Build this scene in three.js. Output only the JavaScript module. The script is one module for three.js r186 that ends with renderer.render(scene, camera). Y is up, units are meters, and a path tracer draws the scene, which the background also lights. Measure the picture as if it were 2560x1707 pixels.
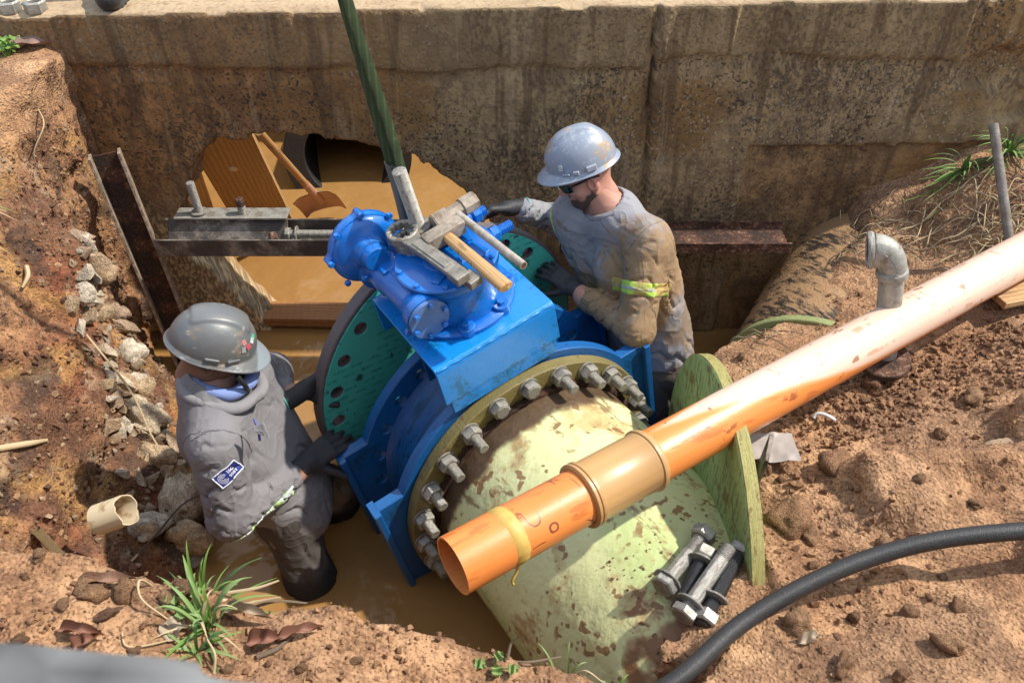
import * as THREE from 'three';
import { RoundedBoxGeometry } from 'three/addons/geometries/RoundedBoxGeometry.js';
import { mergeGeometries, mergeVertices, toCreasedNormals } from 'three/addons/utils/BufferGeometryUtils.js';
import { TextGeometry } from 'three/addons/geometries/TextGeometry.js';
import { ConvexGeometry } from 'three/addons/geometries/ConvexGeometry.js';
import { FontLoader } from 'three/addons/loaders/FontLoader.js';

// ---------------------------------------------------------------- camera, sky, sun, exposure
// metres; y = 0 is the muddy water, z = 0 is under the camera, the concrete wall stands at z = -3.25
const scene = new THREE.Scene();
const camera = new THREE.PerspectiveCamera(43.66, 1024 / 682, 0.02, 400);
camera.position.set(0, 2.66, 0);
camera.rotation.set(THREE.MathUtils.degToRad(-40), 0, 0);
camera.focus = 2.8; camera.userData.fStop = 9;
const renderer = new THREE.WebGLRenderer({ antialias: true });
renderer.toneMapping = THREE.LinearToneMapping;
renderer.toneMappingExposure = 1.42;
renderer.shadowMap.enabled = true;
const SUN = new THREE.Vector3(0.60, 0.80, -0.07).normalize();
const sun = new THREE.DirectionalLight(new THREE.Color(1.0, 0.94, 0.85), 4.0);
sun.position.copy(SUN).multiplyScalar(12).add(new THREE.Vector3(0, 0, -2.2));
sun.target.position.set(0, 0.3, -2.2);
sun.castShadow = true; sun.shadow.radius = 2.5;
sun.shadow.mapSize.set(4096, 4096);
Object.assign(sun.shadow.camera, { left: -5, right: 5, top: 5, bottom: -5, near: 1, far: 30 });
scene.add(sun, sun.target);

// ---------------------------------------------------------------- noise and small maths
function rng(seed) { let a = seed >>> 0; return () => { a = (a + 0x6D2B79F5) | 0; let t = Math.imul(a ^ (a >>> 15), 1 | a); t = (t + Math.imul(t ^ (t >>> 7), 61 | t)) ^ t; return ((t ^ (t >>> 14)) >>> 0) / 4294967296; }; }
const V = (x, y, z) => new THREE.Vector3(x, y, z);
const VA3 = a => new THREE.Vector3(a[0], a[1], a[2]);
const clamp = (x, a, b) => x < a ? a : x > b ? b : x;
const lerp = (a, b, t) => a + (b - a) * t;
const sstep = (a, b, x) => { const t = clamp((x - a) / (b - a), 0, 1); return t * t * (3 - 2 * t); };
const HT = new Float32Array(65536); { const r = rng(77); for (let i = 0; i < 65536; i++) HT[i] = r(); }
const PM = new Uint16Array(65536); { const r = rng(78); for (let i = 0; i < 65536; i++) PM[i] = (r() * 65536) | 0; }
const hsh = (i, j, k) => HT[(PM[(PM[i & 65535] + j) & 65535] + k) & 65535];
function vn(x, y, z) {                       // value noise 0..1
  const i = Math.floor(x), j = Math.floor(y), k = Math.floor(z);
  let a = x - i, b = y - j, c = z - k; a = a * a * (3 - 2 * a); b = b * b * (3 - 2 * b); c = c * c * (3 - 2 * c);
  const l0 = lerp(lerp(hsh(i, j, k), hsh(i + 1, j, k), a), lerp(hsh(i, j + 1, k), hsh(i + 1, j + 1, k), a), b);
  const l1 = lerp(lerp(hsh(i, j, k + 1), hsh(i + 1, j, k + 1), a), lerp(hsh(i, j + 1, k + 1), hsh(i + 1, j + 1, k + 1), a), b);
  return lerp(l0, l1, c);
}
function fbm(x, y, z, o = 4, g = 0.5) { let s = 0, a = 1, n = 0; for (let i = 0; i < o; i++) { s += a * vn(x, y, z); n += a; a *= g; x = x * 2.03 + 17.1; y = y * 2.03 + 5.7; z = z * 2.03 + 9.3; } return s / n; }
const ridge = (x, y, z) => 1 - Math.abs(2 * vn(x, y, z) - 1);
function tn(u, v, p, s = 0) {                // tileable 2D value noise, u v in 0..1, p cells
  const x = u * p, y = v * p; const i = Math.floor(x), j = Math.floor(y); let a = x - i, b = y - j; a = a * a * (3 - 2 * a); b = b * b * (3 - 2 * b);
  const I = (q) => ((q % p) + p) % p, i0 = I(i), i1 = I(i + 1), j0 = I(j), j1 = I(j + 1);
  return lerp(lerp(hsh(i0, j0, s), hsh(i1, j0, s), a), lerp(hsh(i0, j1, s), hsh(i1, j1, s), a), b);
}
function tfbm(u, v, p, o, s = 0, g = 0.55) { let r = 0, a = 1, n = 0; for (let i = 0; i < o; i++) { r += a * tn(u, v, p, s + i); n += a; a *= g; p *= 2; } return r / n; }
function tex(w, h, fn, { srgb = true, repeat = [1, 1] } = {}) {
  const d = new Uint8Array(w * h * 4);
  for (let y = 0; y < h; y++) for (let x = 0; x < w; x++) {
    const c = fn((x + 0.5) / w, (y + 0.5) / h), o = (y * w + x) * 4;
    if (typeof c === 'number') { d[o] = d[o + 1] = d[o + 2] = clamp(c, 0, 1) * 255; } else { d[o] = clamp(c[0], 0, 1) * 255; d[o + 1] = clamp(c[1], 0, 1) * 255; d[o + 2] = clamp(c[2], 0, 1) * 255; }
    d[o + 3] = 255;
  }
  const t = new THREE.DataTexture(d, w, h, THREE.RGBAFormat);
  t.wrapS = t.wrapT = THREE.RepeatWrapping; t.magFilter = THREE.LinearFilter; t.minFilter = THREE.LinearMipmapLinearFilter; t.generateMipmaps = true;
  t.colorSpace = srgb ? THREE.SRGBColorSpace : THREE.NoColorSpace; t.repeat.set(...repeat); t.needsUpdate = true;
  return t;
}
const mix3 = (a, b, t) => [lerp(a[0], b[0], t), lerp(a[1], b[1], t), lerp(a[2], b[2], t)];
function rep(t, x, y) { const c = t.clone(); c.repeat.set(x, y); c.needsUpdate = true; return c; }

// the sky: pale blue with broad thin white cloud, the same all round
{
  const w = 512, h = 256, d = new Float32Array(w * h * 4);
  for (let y = 0; y < h; y++) for (let x = 0; x < w; x++) {
    const el = (y + 0.5) / h * Math.PI - Math.PI / 2, az = (x + 0.5) / w * 2 * Math.PI;
    const px = Math.cos(el) * Math.cos(az), py = Math.sin(el), pz = Math.cos(el) * Math.sin(az);
    const up = Math.max(py, 0);
    let c = mix3([0.78, 0.86, 0.95], [0.30, 0.47, 0.80], Math.pow(up, 0.55));
    const cl = sstep(0.42, 0.72, fbm(px * 2.2 + 3, py * 3.4 + 1, pz * 2.2 + 7, 5)) * sstep(-0.02, 0.2, py);
    c = mix3(c, [1.15, 1.14, 1.12], cl * 0.8);
    if (py < 0) c = mix3(c, [0.30, 0.24, 0.18], sstep(0, -0.08, py));
    const o = (y * w + x) * 4; d[o] = c[0]; d[o + 1] = c[1]; d[o + 2] = c[2]; d[o + 3] = 1;
  }
  const t = new THREE.DataTexture(d, w, h, THREE.RGBAFormat, THREE.FloatType);
  t.mapping = THREE.EquirectangularReflectionMapping; t.magFilter = t.minFilter = THREE.LinearFilter; t.wrapS = THREE.RepeatWrapping; t.needsUpdate = true;
  scene.background = t; scene.environment = t; scene.backgroundIntensity = 0.86; scene.environmentIntensity = 0.86;
}

// ---------------------------------------------------------------- scene tree helpers
const used = new Map();
function numbered(n) { const k = used.get(n) || 0; used.set(n, k + 1); return k ? n + '_' + String(k).padStart(3, '0') : n; }
function shade(o) { o.castShadow = true; o.receiveShadow = true; return o; }
function obj(name, geo, mat, parent = scene) {           // one named Mesh from one geometry or several joined
  if (Array.isArray(geo)) geo = joined(geo);
  const m = shade(new THREE.Mesh(geo, mat)); m.name = parent === scene ? numbered(name) : name; parent.add(m); return m;
}
function tag(o, label, category, group, kind) { o.userData.label = label; if (category) o.userData.category = category; if (group) o.userData.group = group; if (kind) o.userData.kind = kind; return o; }
function thing(name, label, category, pos = [0, 0, 0], group) { const g = new THREE.Group(); g.name = numbered(name); g.position.set(...pos); scene.add(g); return tag(g, label, category, group); }
function copyOf(o, label) { const c = o.clone(); c.name = numbered(o.name.replace(/_\d{3}$/, '')); c.userData = { ...o.userData }; if (label) c.userData.label = label; scene.add(c); return c; }
function structure(name, geo, mat, label) { const m = obj(name, geo, mat); m.userData.kind = 'structure'; if (label) m.userData.label = label; return m; }
function joined(list) {
  list = list.map(g => { g = g.index ? g.toNonIndexed() : g; for (const k of Object.keys(g.attributes)) if (!['position', 'normal', 'uv'].includes(k)) g.deleteAttribute(k); if (!g.attributes.uv) boxUV(g); return g; });
  return mergeGeometries(list);
}
function boxUV(g, s = 1) {                               // uv in metres from the dominant axis of each face
  if (g.index) { const n = g.toNonIndexed(); g.index = null; g.attributes = n.attributes; }
  const p = g.attributes.position, n = new Float32Array(p.count * 2), a = V(), b = V(), c = V();
  for (let i = 0; i < p.count; i += 3) {
    a.fromBufferAttribute(p, i); b.fromBufferAttribute(p, i + 1).sub(a); c.fromBufferAttribute(p, i + 2).sub(a); b.cross(c);
    const ax = Math.abs(b.x), ay = Math.abs(b.y), az = Math.abs(b.z);
    for (let k = 0; k < 3; k++) { const x = p.getX(i + k), y = p.getY(i + k), z = p.getZ(i + k); let u, v; if (ax >= ay && ax >= az) { u = z; v = y; } else if (ay >= az) { u = x; v = z; } else { u = x; v = y; } n[(i + k) * 2] = u * s; n[(i + k) * 2 + 1] = v * s; }
  }
  g.setAttribute('uv', new THREE.BufferAttribute(n, 2)); return g;
}
const Q = (dir, from = V(0, 1, 0)) => new THREE.Quaternion().setFromUnitVectors(from, dir.clone().normalize());
function at(g, x = 0, y = 0, z = 0, rx = 0, ry = 0, rz = 0) { g.applyMatrix4(new THREE.Matrix4().compose(V(x, y, z), new THREE.Quaternion().setFromEuler(new THREE.Euler(rx, ry, rz, 'YXZ')), V(1, 1, 1))); return g; }
function rbox(w, h, d, r = 0.003, x = 0, y = 0, z = 0, rx = 0, ry = 0, rz = 0) { return at(boxUV(new RoundedBoxGeometry(w, h, d, 1, Math.min(r, w / 2.1, h / 2.1, d / 2.1))), x, y, z, rx, ry, rz); }
function bar(a, b, r0, r1 = r0, seg = 20, open = false) { a = VA3(a); b = VA3(b); const d = b.clone().sub(a), L = d.length(); const g = new THREE.CylinderGeometry(r1, r0, L, seg, 1, open); scaleUV(g, 2 * Math.PI * r0, L); g.applyQuaternion(Q(d)); g.translate((a.x + b.x) / 2, (a.y + b.y) / 2, (a.z + b.z) / 2); return g; }
function scaleUV(g, a, b) { const u = g.attributes.uv; for (let i = 0; i < u.count; i++) u.setXY(i, u.getX(i) * a, u.getY(i) * b); return g; }
function lathe(pts, seg = 40, a0 = 0, a1 = Math.PI * 2) { const g = new THREE.LatheGeometry(pts.map(p => new THREE.Vector2(p[0], p[1])), seg, a0, a1); const c = toCreasedNormals(g, 0.6); scaleUV(c, 0.5, 0.5); return c; }
function latheZ(pts, seg = 48) { const g = lathe(pts, seg); g.rotateX(Math.PI / 2); return g; }   // axis along +z
function latheX(pts, seg = 32) { const g = lathe(pts, seg); g.rotateZ(-Math.PI / 2); return g; }  // axis along +x
function tube(pts, r, seg = 40, rad = 8, closed = false) { const g = new THREE.TubeGeometry(new THREE.CatmullRomCurve3(pts.map(VA3), closed), seg, r, rad, closed); scaleUV(g, new THREE.CatmullRomCurve3(pts.map(VA3), closed).getLength(), 2 * Math.PI * r); return g; }
function taperTube(pts, rs, seg = 24, rad = 7) {         // a tube whose radius follows rs
  const cv = new THREE.CatmullRomCurve3(pts.map(VA3)), g = new THREE.TubeGeometry(cv, seg, 1, rad, false), p = g.attributes.position;
  for (let i = 0; i <= seg; i++) { const t = i / seg, c = cv.getPointAt(t), f = t * (rs.length - 1), k = Math.min(Math.floor(f), rs.length - 2), r = lerp(rs[k], rs[k + 1], f - k); for (let j = 0; j <= rad; j++) { const q = i * (rad + 1) + j; p.setXYZ(q, c.x + (p.getX(q) - c.x) * r, c.y + (p.getY(q) - c.y) * r, c.z + (p.getZ(q) - c.z) * r); } }
  g.computeVertexNormals(); return g;
}
function extr(shape, depth, bevel = 0.002, seg = 1, curve = 16) { const g = new THREE.ExtrudeGeometry(shape, { depth: depth - 2 * bevel, bevelEnabled: bevel > 0, bevelThickness: bevel, bevelSize: bevel, bevelOffset: -bevel, bevelSegments: seg, curveSegments: curve }); g.translate(0, 0, bevel); return toCreasedNormals(g, 0.5); }
function poly(pts) { const s = new THREE.Shape(); pts.forEach((p, i) => i ? s.lineTo(p[0], p[1]) : s.moveTo(p[0], p[1])); s.closePath(); return s; }
function hexShape(af, hole = 0) { const R = af / Math.sqrt(3), s = poly([...Array(6)].map((_, i) => [R * Math.cos(i * Math.PI / 3), R * Math.sin(i * Math.PI / 3)])); if (hole) { const h = new THREE.Path(); h.absarc(0, 0, hole, 0, Math.PI * 2, true); s.holes.push(h); } return s; }
function hexY(af, h, hole = 0) { const g = extr(hexShape(af, hole), h, Math.min(0.004, h * 0.15), 1, 10); g.rotateX(-Math.PI / 2); return boxUV(g); }       // from y 0 to h
function threadY(r, L, pitch = 0.006, seg = 18) { const p = [[0, 0]]; const n = Math.max(2, Math.round(L / pitch)); for (let i = 0; i < n; i++) { p.push([r * 0.9, i * L / n], [r, (i + 0.5) * L / n]); } p.push([r * 0.86, L - 0.001], [r * 0.8, L], [0, L]); return lathe(p, seg); }
function ringY(r0, r1, h, seg = 28) { const b = Math.min(0.002, h * 0.25); return lathe([[r0, 0], [r1 - b, 0], [r1, b], [r1, h - b], [r1 - b, h], [r0, h], [r0, 0]], seg); }
function pose(g, a, b) { const A = VA3(a), d = VA3(b).sub(A); g.applyQuaternion(Q(d)); g.translate(A.x, A.y, A.z); return g; }   // turn a thing built along +y so that it runs from a towards b

// mesh of the zero level of f (negative inside) on a grid
function nets(f, lo, hi, cell, { skip } = {}) {
  const n = [0, 1, 2].map(i => Math.ceil((hi[i] - lo[i]) / cell) + 1), [nx, ny, nz] = n, F = new Float32Array(nx * ny * nz);
  let o = 0; for (let k = 0; k < nz; k++) { const z = lo[2] + k * cell; for (let j = 0; j < ny; j++) { const y = lo[1] + j * cell; for (let i = 0; i < nx; i++) F[o++] = f(lo[0] + i * cell, y, z); } }
  const id = new Int32Array(nx * ny * nz).fill(-1), P = [], I = [], sx = 1, sy = nx, sz = nx * ny;
  const C = [0, sx, sy, sx + sy, sz, sx + sz, sy + sz, sx + sy + sz], E = [[0, 1], [2, 3], [4, 5], [6, 7], [0, 2], [1, 3], [4, 6], [5, 7], [0, 4], [1, 5], [2, 6], [3, 7]];
  let c = 0;
  for (let k = 0; k < nz - 1; k++) for (let j = 0; j < ny - 1; j++) for (let i = 0; i < nx - 1; i++) {
    const b = i + j * sy + k * sz; let m = 0; for (let q = 0; q < 8; q++) if (F[b + C[q]] < 0) m++;
    if (m === 0 || m === 8) continue;
    let x = 0, y = 0, z = 0, w = 0;
    for (const [p, q] of E) { const u = F[b + C[p]], v = F[b + C[q]]; if ((u < 0) === (v < 0)) continue; const t = u / (u - v); x += lerp(p & 1, q & 1, t); y += lerp((p >> 1) & 1, (q >> 1) & 1, t); z += lerp(p >> 2, q >> 2, t); w++; }
    P.push(lo[0] + (i + x / w) * cell, lo[1] + (j + y / w) * cell, lo[2] + (k + z / w) * cell); id[b] = c++;
  }
  const quad = (a, b, cc, d, flip) => { if (a < 0 || b < 0 || cc < 0 || d < 0) return; flip ? I.push(a, cc, b, a, d, cc) : I.push(a, b, cc, a, cc, d); };
  for (let k = 1; k < nz - 1; k++) for (let j = 1; j < ny - 1; j++) for (let i = 1; i < nx - 1; i++) {
    const b = i + j * sy + k * sz, s = F[b] < 0;
    if (s !== (F[b + sx] < 0)) quad(id[b - sy - sz], id[b - sz], id[b], id[b - sy], !s);
    if (s !== (F[b + sy] < 0)) quad(id[b - sz - sx], id[b - sx], id[b], id[b - sz], !s);
    if (s !== (F[b + sz] < 0)) quad(id[b - sx - sy], id[b - sy], id[b], id[b - sx], !s);
  }
  const g = new THREE.BufferGeometry(); g.setAttribute('position', new THREE.Float32BufferAttribute(P, 3)); g.setIndex(I); g.computeVertexNormals();
  const uv = new Float32Array(P.length / 3 * 2); for (let i = 0; i < P.length / 3; i++) { const x = P[i * 3], y = P[i * 3 + 1], z = P[i * 3 + 2]; uv[i * 2] = x + 0.62 * y - 0.31 * z; uv[i * 2 + 1] = z - 0.55 * y + 0.23 * x; }
  g.setAttribute('uv', new THREE.BufferAttribute(uv, 2));
  return g;
}
function paint(g, fn) { const p = g.attributes.position, nn = g.attributes.normal, c = new Float32Array(p.count * 3); for (let i = 0; i < p.count; i++) { const k = fn(p.getX(i), p.getY(i), p.getZ(i), nn.getX(i), nn.getY(i), nn.getZ(i)); c[i * 3] = k[0]; c[i * 3 + 1] = k[1]; c[i * 3 + 2] = k[2]; } g.setAttribute('color', new THREE.BufferAttribute(c, 3)); return g; }
const smin = (a, b, k) => { const h = clamp(0.5 + 0.5 * (b - a) / k, 0, 1); return lerp(b, a, h) - k * h * (1 - h); };
function cap(x, y, z, a, b, r0, r1) { const bx = b[0] - a[0], by = b[1] - a[1], bz = b[2] - a[2], px = x - a[0], py = y - a[1], pz = z - a[2]; const t = clamp((px * bx + py * by + pz * bz) / (bx * bx + by * by + bz * bz), 0, 1); const dx = px - bx * t, dy = py - by * t, dz = pz - bz * t; return Math.sqrt(dx * dx + dy * dy + dz * dz) - lerp(r0, r1, t); }

// ---------------------------------------------------------------- textures and materials
const T = {};
T.grain = tex(512, 512, (u, v) => 0.5 * tfbm(u, v, 8, 6, 1) + 0.5 * tfbm(u, v, 64, 3, 9), { srgb: false });
T.fine = tex(512, 512, (u, v) => tfbm(u, v, 90, 3, 21), { srgb: false });
T.soilB = tex(1024, 1024, (u, v) => { const c = tfbm(u, v, 24, 5, 31, 0.62), k = Math.pow(tn(u, v, 90, 41), 3), k2 = Math.pow(tn(u, v, 46, 43), 4); return clamp(0.55 * c + 0.35 * k + 0.4 * k2, 0, 1); }, { srgb: false });
T.soil = tex(1024, 1024, (u, v) => { const a = tfbm(u, v, 10, 6, 51, 0.6), b = tfbm(u, v, 110, 2, 57), k = sstep(0.78, 0.9, tn(u, v, 120, 61)), w = sstep(0.86, 0.95, tn(u, v, 75, 63)); let c = mix3([0.70, 0.66, 0.63], [1, 0.98, 0.95], sstep(0.28, 0.70, 0.6 * a + 0.4 * b)); c = mix3(c, [0.48, 0.42, 0.38], k * 0.7); return mix3(c, [1, 0.98, 0.92], w * 0.5); });
T.scuff = tex(1024, 1024, (u, v) => { const a = tfbm(u, v, 6, 6, 71), s = sstep(0.72, 0.8, tn(u * 1, v, 14, 73) * 0.5 + 0.5 * tfbm(u, v, 160, 2, 75)); const c = 0.86 + 0.14 * a - 0.25 * s * a; return [c, c * 0.985, c * 0.965]; });
T.rust = tex(512, 512, (u, v) => { const a = tfbm(u, v, 7, 6, 81), b = tfbm(u, v, 40, 3, 87); let c = mix3([0.20, 0.15, 0.13], [0.42, 0.30, 0.24], sstep(0.3, 0.7, a)); c = mix3(c, [0.56, 0.40, 0.29], sstep(0.55, 0.8, b) * 0.7); return mix3(c, [0.62, 0.57, 0.52], sstep(0.66, 0.82, a * b * 1.9) * 0.7); });
T.steel = tex(512, 512, (u, v) => { const a = tfbm(u, v, 7, 6, 91), b = tfbm(u, v, 50, 3, 97); let c = mix3([0.29, 0.275, 0.265], [0.52, 0.49, 0.46], sstep(0.32, 0.7, a)); c = mix3(c, [0.40, 0.30, 0.22], sstep(0.52, 0.75, b) * 0.6); return mix3(c, [0.70, 0.67, 0.63], sstep(0.6, 0.8, a * b * 2) * 0.5); });
T.zinc = tex(512, 512, (u, v) => { const a = tfbm(u, v, 9, 5, 101), b = tfbm(u, v, 60, 3, 107); const c = 0.60 + 0.26 * a + 0.12 * (b - 0.5); return mix3([c, c * 0.985, c * 0.95], [0.50, 0.42, 0.34], sstep(0.55, 0.8, tfbm(u, v, 5, 5, 111)) * 0.55); });
T.cloth = tex(512, 512, (u, v) => 0.5 + 0.22 * Math.sin(u * 512 * Math.PI / 2.5) * Math.sin(v * 512 * Math.PI / 2.5) + 0.5 * (tfbm(u, v, 6, 5, 121) - 0.5), { srgb: false });
T.crease = tex(1024, 1024, (u, v) => { const a = u + 0.06 * (tfbm(u, v, 4, 3, 161) - 0.5), b = v + 0.06 * (tfbm(u, v, 4, 3, 165) - 0.5); const r1 = Math.pow(1 - Math.abs(2 * tn(a, b * 1, 9, 171) - 1), 4), r2 = Math.pow(1 - Math.abs(2 * tn(a, b, 19, 173) - 1), 4), w = 0.5 + 0.5 * Math.sin(u * 1024 * Math.PI / 2) * Math.sin(v * 1024 * Math.PI / 2); return clamp(0.35 + 0.35 * r1 + 0.2 * r2 + 0.25 * (tfbm(u, v, 5, 4, 177) - 0.5) + 0.03 * w, 0, 1); }, { srgb: false });
T.wood = tex(512, 1024, (u, v) => {              // sawn board, grain along v with rough saw marks across
  const w = u + 0.03 * (tfbm(u, v, 3, 4, 131) - 0.5), g = 0.5 + 0.5 * Math.sin(w * 70 + 9 * tfbm(u, v, 2, 4, 133)), f = tn(u * 1, v * 0.06, 128, 135), s = 0.5 + 0.5 * Math.sin(v * 230 + 7 * tn(u, v, 5, 139)), s2 = tn(u * 0.12, v, 128, 140);
  let c = mix3([0.66, 0.47, 0.27], [0.87, 0.68, 0.43], 0.45 * g + 0.35 * f + 0.2 * s2); c = mix3(c, [0.46, 0.29, 0.15], 0.16 * sstep(0.6, 0.95, s * s2 * 1.5)); return mix3(c, [0.78, 0.56, 0.32], sstep(0.62, 0.9, f) * 0.5);
});
T.woodB = tex(256, 512, (u, v) => 0.6 * tn(u, v * 0.06, 96, 141) + 0.4 * tn(u * 0.12, v, 96, 143), { srgb: false });
const S = (c) => new THREE.Color(c[0], c[1], c[2]);
function mat(color, rough, o = {}) { const { phys, ...r } = o; const P = { color: Array.isArray(color) ? S(color) : new THREE.Color(color), roughness: rough, ...r }; return phys ? new THREE.MeshPhysicalMaterial(P) : new THREE.MeshStandardMaterial(P); }
const M = {};
M.soil = mat([1, 1, 1], 0.95, { vertexColors: true, map: rep(T.soil, 1.6, 1.6), bumpMap: rep(T.soilB, 2.2, 2.2), bumpScale: 0.0105 });
M.clod = mat([0.36, 0.21, 0.125], 0.95, { map: rep(T.soil, 6, 6), bumpMap: rep(T.soilB, 7, 7), bumpScale: 0.006 });
M.rock = mat([1, 1, 1], 0.9, { vertexColors: true, map: rep(T.soil, 3, 3), bumpMap: rep(T.soilB, 4, 4), bumpScale: 0.008 });
T.dirt = tex(1024, 1024, (u, v) => { const a = tfbm(u, v, 5, 6, 401, 0.6), b = tfbm(u, v, 40, 4, 407, 0.6), d = sstep(0.56, 0.66, a) * sstep(0.42, 0.6, b), sp = sstep(0.80, 0.88, tn(u, v, 150, 411)) * sstep(0.45, 0.6, a); let c = [0.93 + 0.07 * b, 0.93 + 0.07 * b, 0.93 + 0.07 * b]; c = mix3(c, [0.80, 0.66, 0.52], 0.55 * d); return mix3(c, [0.52, 0.45, 0.38], 0.6 * sp); });
const paintMat = (c, r = 0.28) => mat(c, r, { phys: 1, clearcoat: 0.6, clearcoatRoughness: 0.14, map: rep(T.dirt, 2.6, 2.6), bumpMap: rep(T.grain, 9, 9), bumpScale: 0.0012 });
M.blueGear = paintMat([0.002, 0.165, 0.62]);
M.blueBracket = paintMat([0.006, 0.26, 0.78]);
M.blueValve = mat([0.006, 0.115, 0.36], 0.38, { phys: 1, clearcoat: 0.35, clearcoatRoughness: 0.25, map: rep(T.dirt, 1.9, 1.9), bumpMap: rep(T.grain, 6, 6), bumpScale: 0.002 });
M.blueCap = mat([0.10, 0.22, 0.52], 0.4, { phys: 1, clearcoat: 0.25, clearcoatRoughness: 0.3, map: rep(T.scuff, 3, 3) });
M.zinc = mat([0.78, 0.77, 0.74], 0.46, { metalness: 0.55, map: rep(T.zinc, 6, 6), bumpMap: rep(T.grain, 14, 14), bumpScale: 0.0012 });
M.zincDull = mat([0.60, 0.585, 0.54], 0.6, { metalness: 0.35, map: rep(T.zinc, 5, 5), bumpMap: rep(T.grain, 14, 14), bumpScale: 0.0015 });
M.bright = mat([0.74, 0.74, 0.73], 0.34, { metalness: 0.55, map: rep(T.zinc, 8, 8), bumpMap: rep(T.fine, 10, 10), bumpScale: 0.0008 });
M.darkThread = mat([0.10, 0.10, 0.105], 0.42, { metalness: 0.8, bumpMap: rep(T.fine, 10, 10), bumpScale: 0.0008 });
M.toolSteel = mat([0.62, 0.59, 0.54], 0.48, { metalness: 0.4, map: rep(T.zinc, 7, 7), bumpMap: rep(T.grain, 14, 14), bumpScale: 0.0018 });
M.hammerSteel = mat([0.68, 0.58, 0.49], 0.6, { metalness: 0.15, map: rep(T.zinc, 7, 7), bumpMap: rep(T.grain, 14, 14), bumpScale: 0.002 });
M.steel = mat([0.95, 0.92, 0.88], 0.55, { metalness: 0.35, map: rep(T.steel, 2.2, 2.2), bumpMap: rep(T.grain, 6, 6), bumpScale: 0.003 });
M.rustSteel = mat([0.85, 0.72, 0.64], 0.75, { metalness: 0.1, map: rep(T.rust, 2.5, 2.5), bumpMap: rep(T.grain, 6, 6), bumpScale: 0.004 });
M.rustDark = mat([0.55, 0.38, 0.25], 0.8, { map: rep(T.rust, 3, 3), bumpMap: rep(T.grain, 6, 6), bumpScale: 0.004 });
M.paleRust = mat([0.44, 0.36, 0.28], 0.8, { map: rep(T.soil, 4, 4), bumpMap: rep(T.grain, 8, 8), bumpScale: 0.004 });
M.shovel = mat([0.62, 0.36, 0.25], 0.55, { metalness: 0.2, map: rep(T.scuff, 5, 5), bumpMap: rep(T.grain, 9, 9), bumpScale: 0.003 });
M.black = mat([0.018, 0.018, 0.019], 0.5, { bumpMap: rep(T.grain, 8, 8), bumpScale: 0.002 });
M.blackWet = mat([0.020, 0.019, 0.019], 0.55, { bumpMap: rep(T.grain, 8, 8), bumpScale: 0.003 });
T.woodP = tex(256, 512, (u, v) => { const w = u + 0.04 * (tfbm(u, v, 3, 4, 151) - 0.5), f = tn(u, v * 0.05, 64, 153), g = 0.5 + 0.5 * Math.sin(w * 60 + 6 * tfbm(u, v, 2, 3, 155)); let c = mix3([0.66, 0.52, 0.36], [0.86, 0.73, 0.53], 0.5 * f + 0.5 * g); return mix3(c, [0.42, 0.34, 0.27], 0.6 * sstep(0.62, 0.78, tfbm(u, v, 5, 5, 157))); });
M.wood = mat([0.78, 0.88, 1.0], 0.72, { map: rep(T.wood, 3.4, 1.8), bumpMap: rep(T.woodB, 3.4, 1.8), bumpScale: 0.003 });
M.woodRed = mat([0.58, 0.48, 0.44], 0.6, { map: rep(T.wood, 4, 0.8), bumpMap: rep(T.woodB, 4, 0.8), bumpScale: 0.003 });
M.woodPale = mat([0.85, 0.82, 0.76], 0.75, { map: rep(T.woodP, 5, 1.1), bumpMap: rep(T.woodB, 5, 1.1), bumpScale: 0.003 });
M.handle = mat([0.95, 0.88, 0.78], 0.55, { map: rep(T.woodP, 9, 2), bumpMap: rep(T.woodB, 9, 2), bumpScale: 0.0015 });
M.handlePale = mat([0.8, 0.66, 0.52], 0.6, { map: rep(T.woodP, 9, 2), bumpMap: rep(T.woodB, 9, 2), bumpScale: 0.0015 });
M.leafGreen = mat([0.16, 0.30, 0.045], 0.6, { phys: 1, transmission: 0.25, side: THREE.DoubleSide });
M.leafPale = mat([0.22, 0.34, 0.10], 0.6, { phys: 1, transmission: 0.25, side: THREE.DoubleSide });
M.leafDark = mat([0.06, 0.14, 0.03], 0.6, { phys: 1, transmission: 0.2, side: THREE.DoubleSide });
M.leafDead = mat([0.30, 0.17, 0.11], 0.75, { side: THREE.DoubleSide, map: rep(T.scuff, 6, 6), bumpMap: rep(T.grain, 10, 10), bumpScale: 0.003 });
M.straw = mat([0.50, 0.38, 0.22], 0.8, { side: THREE.DoubleSide });
M.strawDark = mat([0.22, 0.15, 0.085], 0.85, { side: THREE.DoubleSide });
M.twig = mat([0.34, 0.25, 0.17], 0.85, { bumpMap: rep(T.grain, 20, 20), bumpScale: 0.003 });
M.white = mat([0.78, 0.75, 0.68], 0.45, { map: rep(T.scuff, 6, 6) });
console.log('materials');

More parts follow.
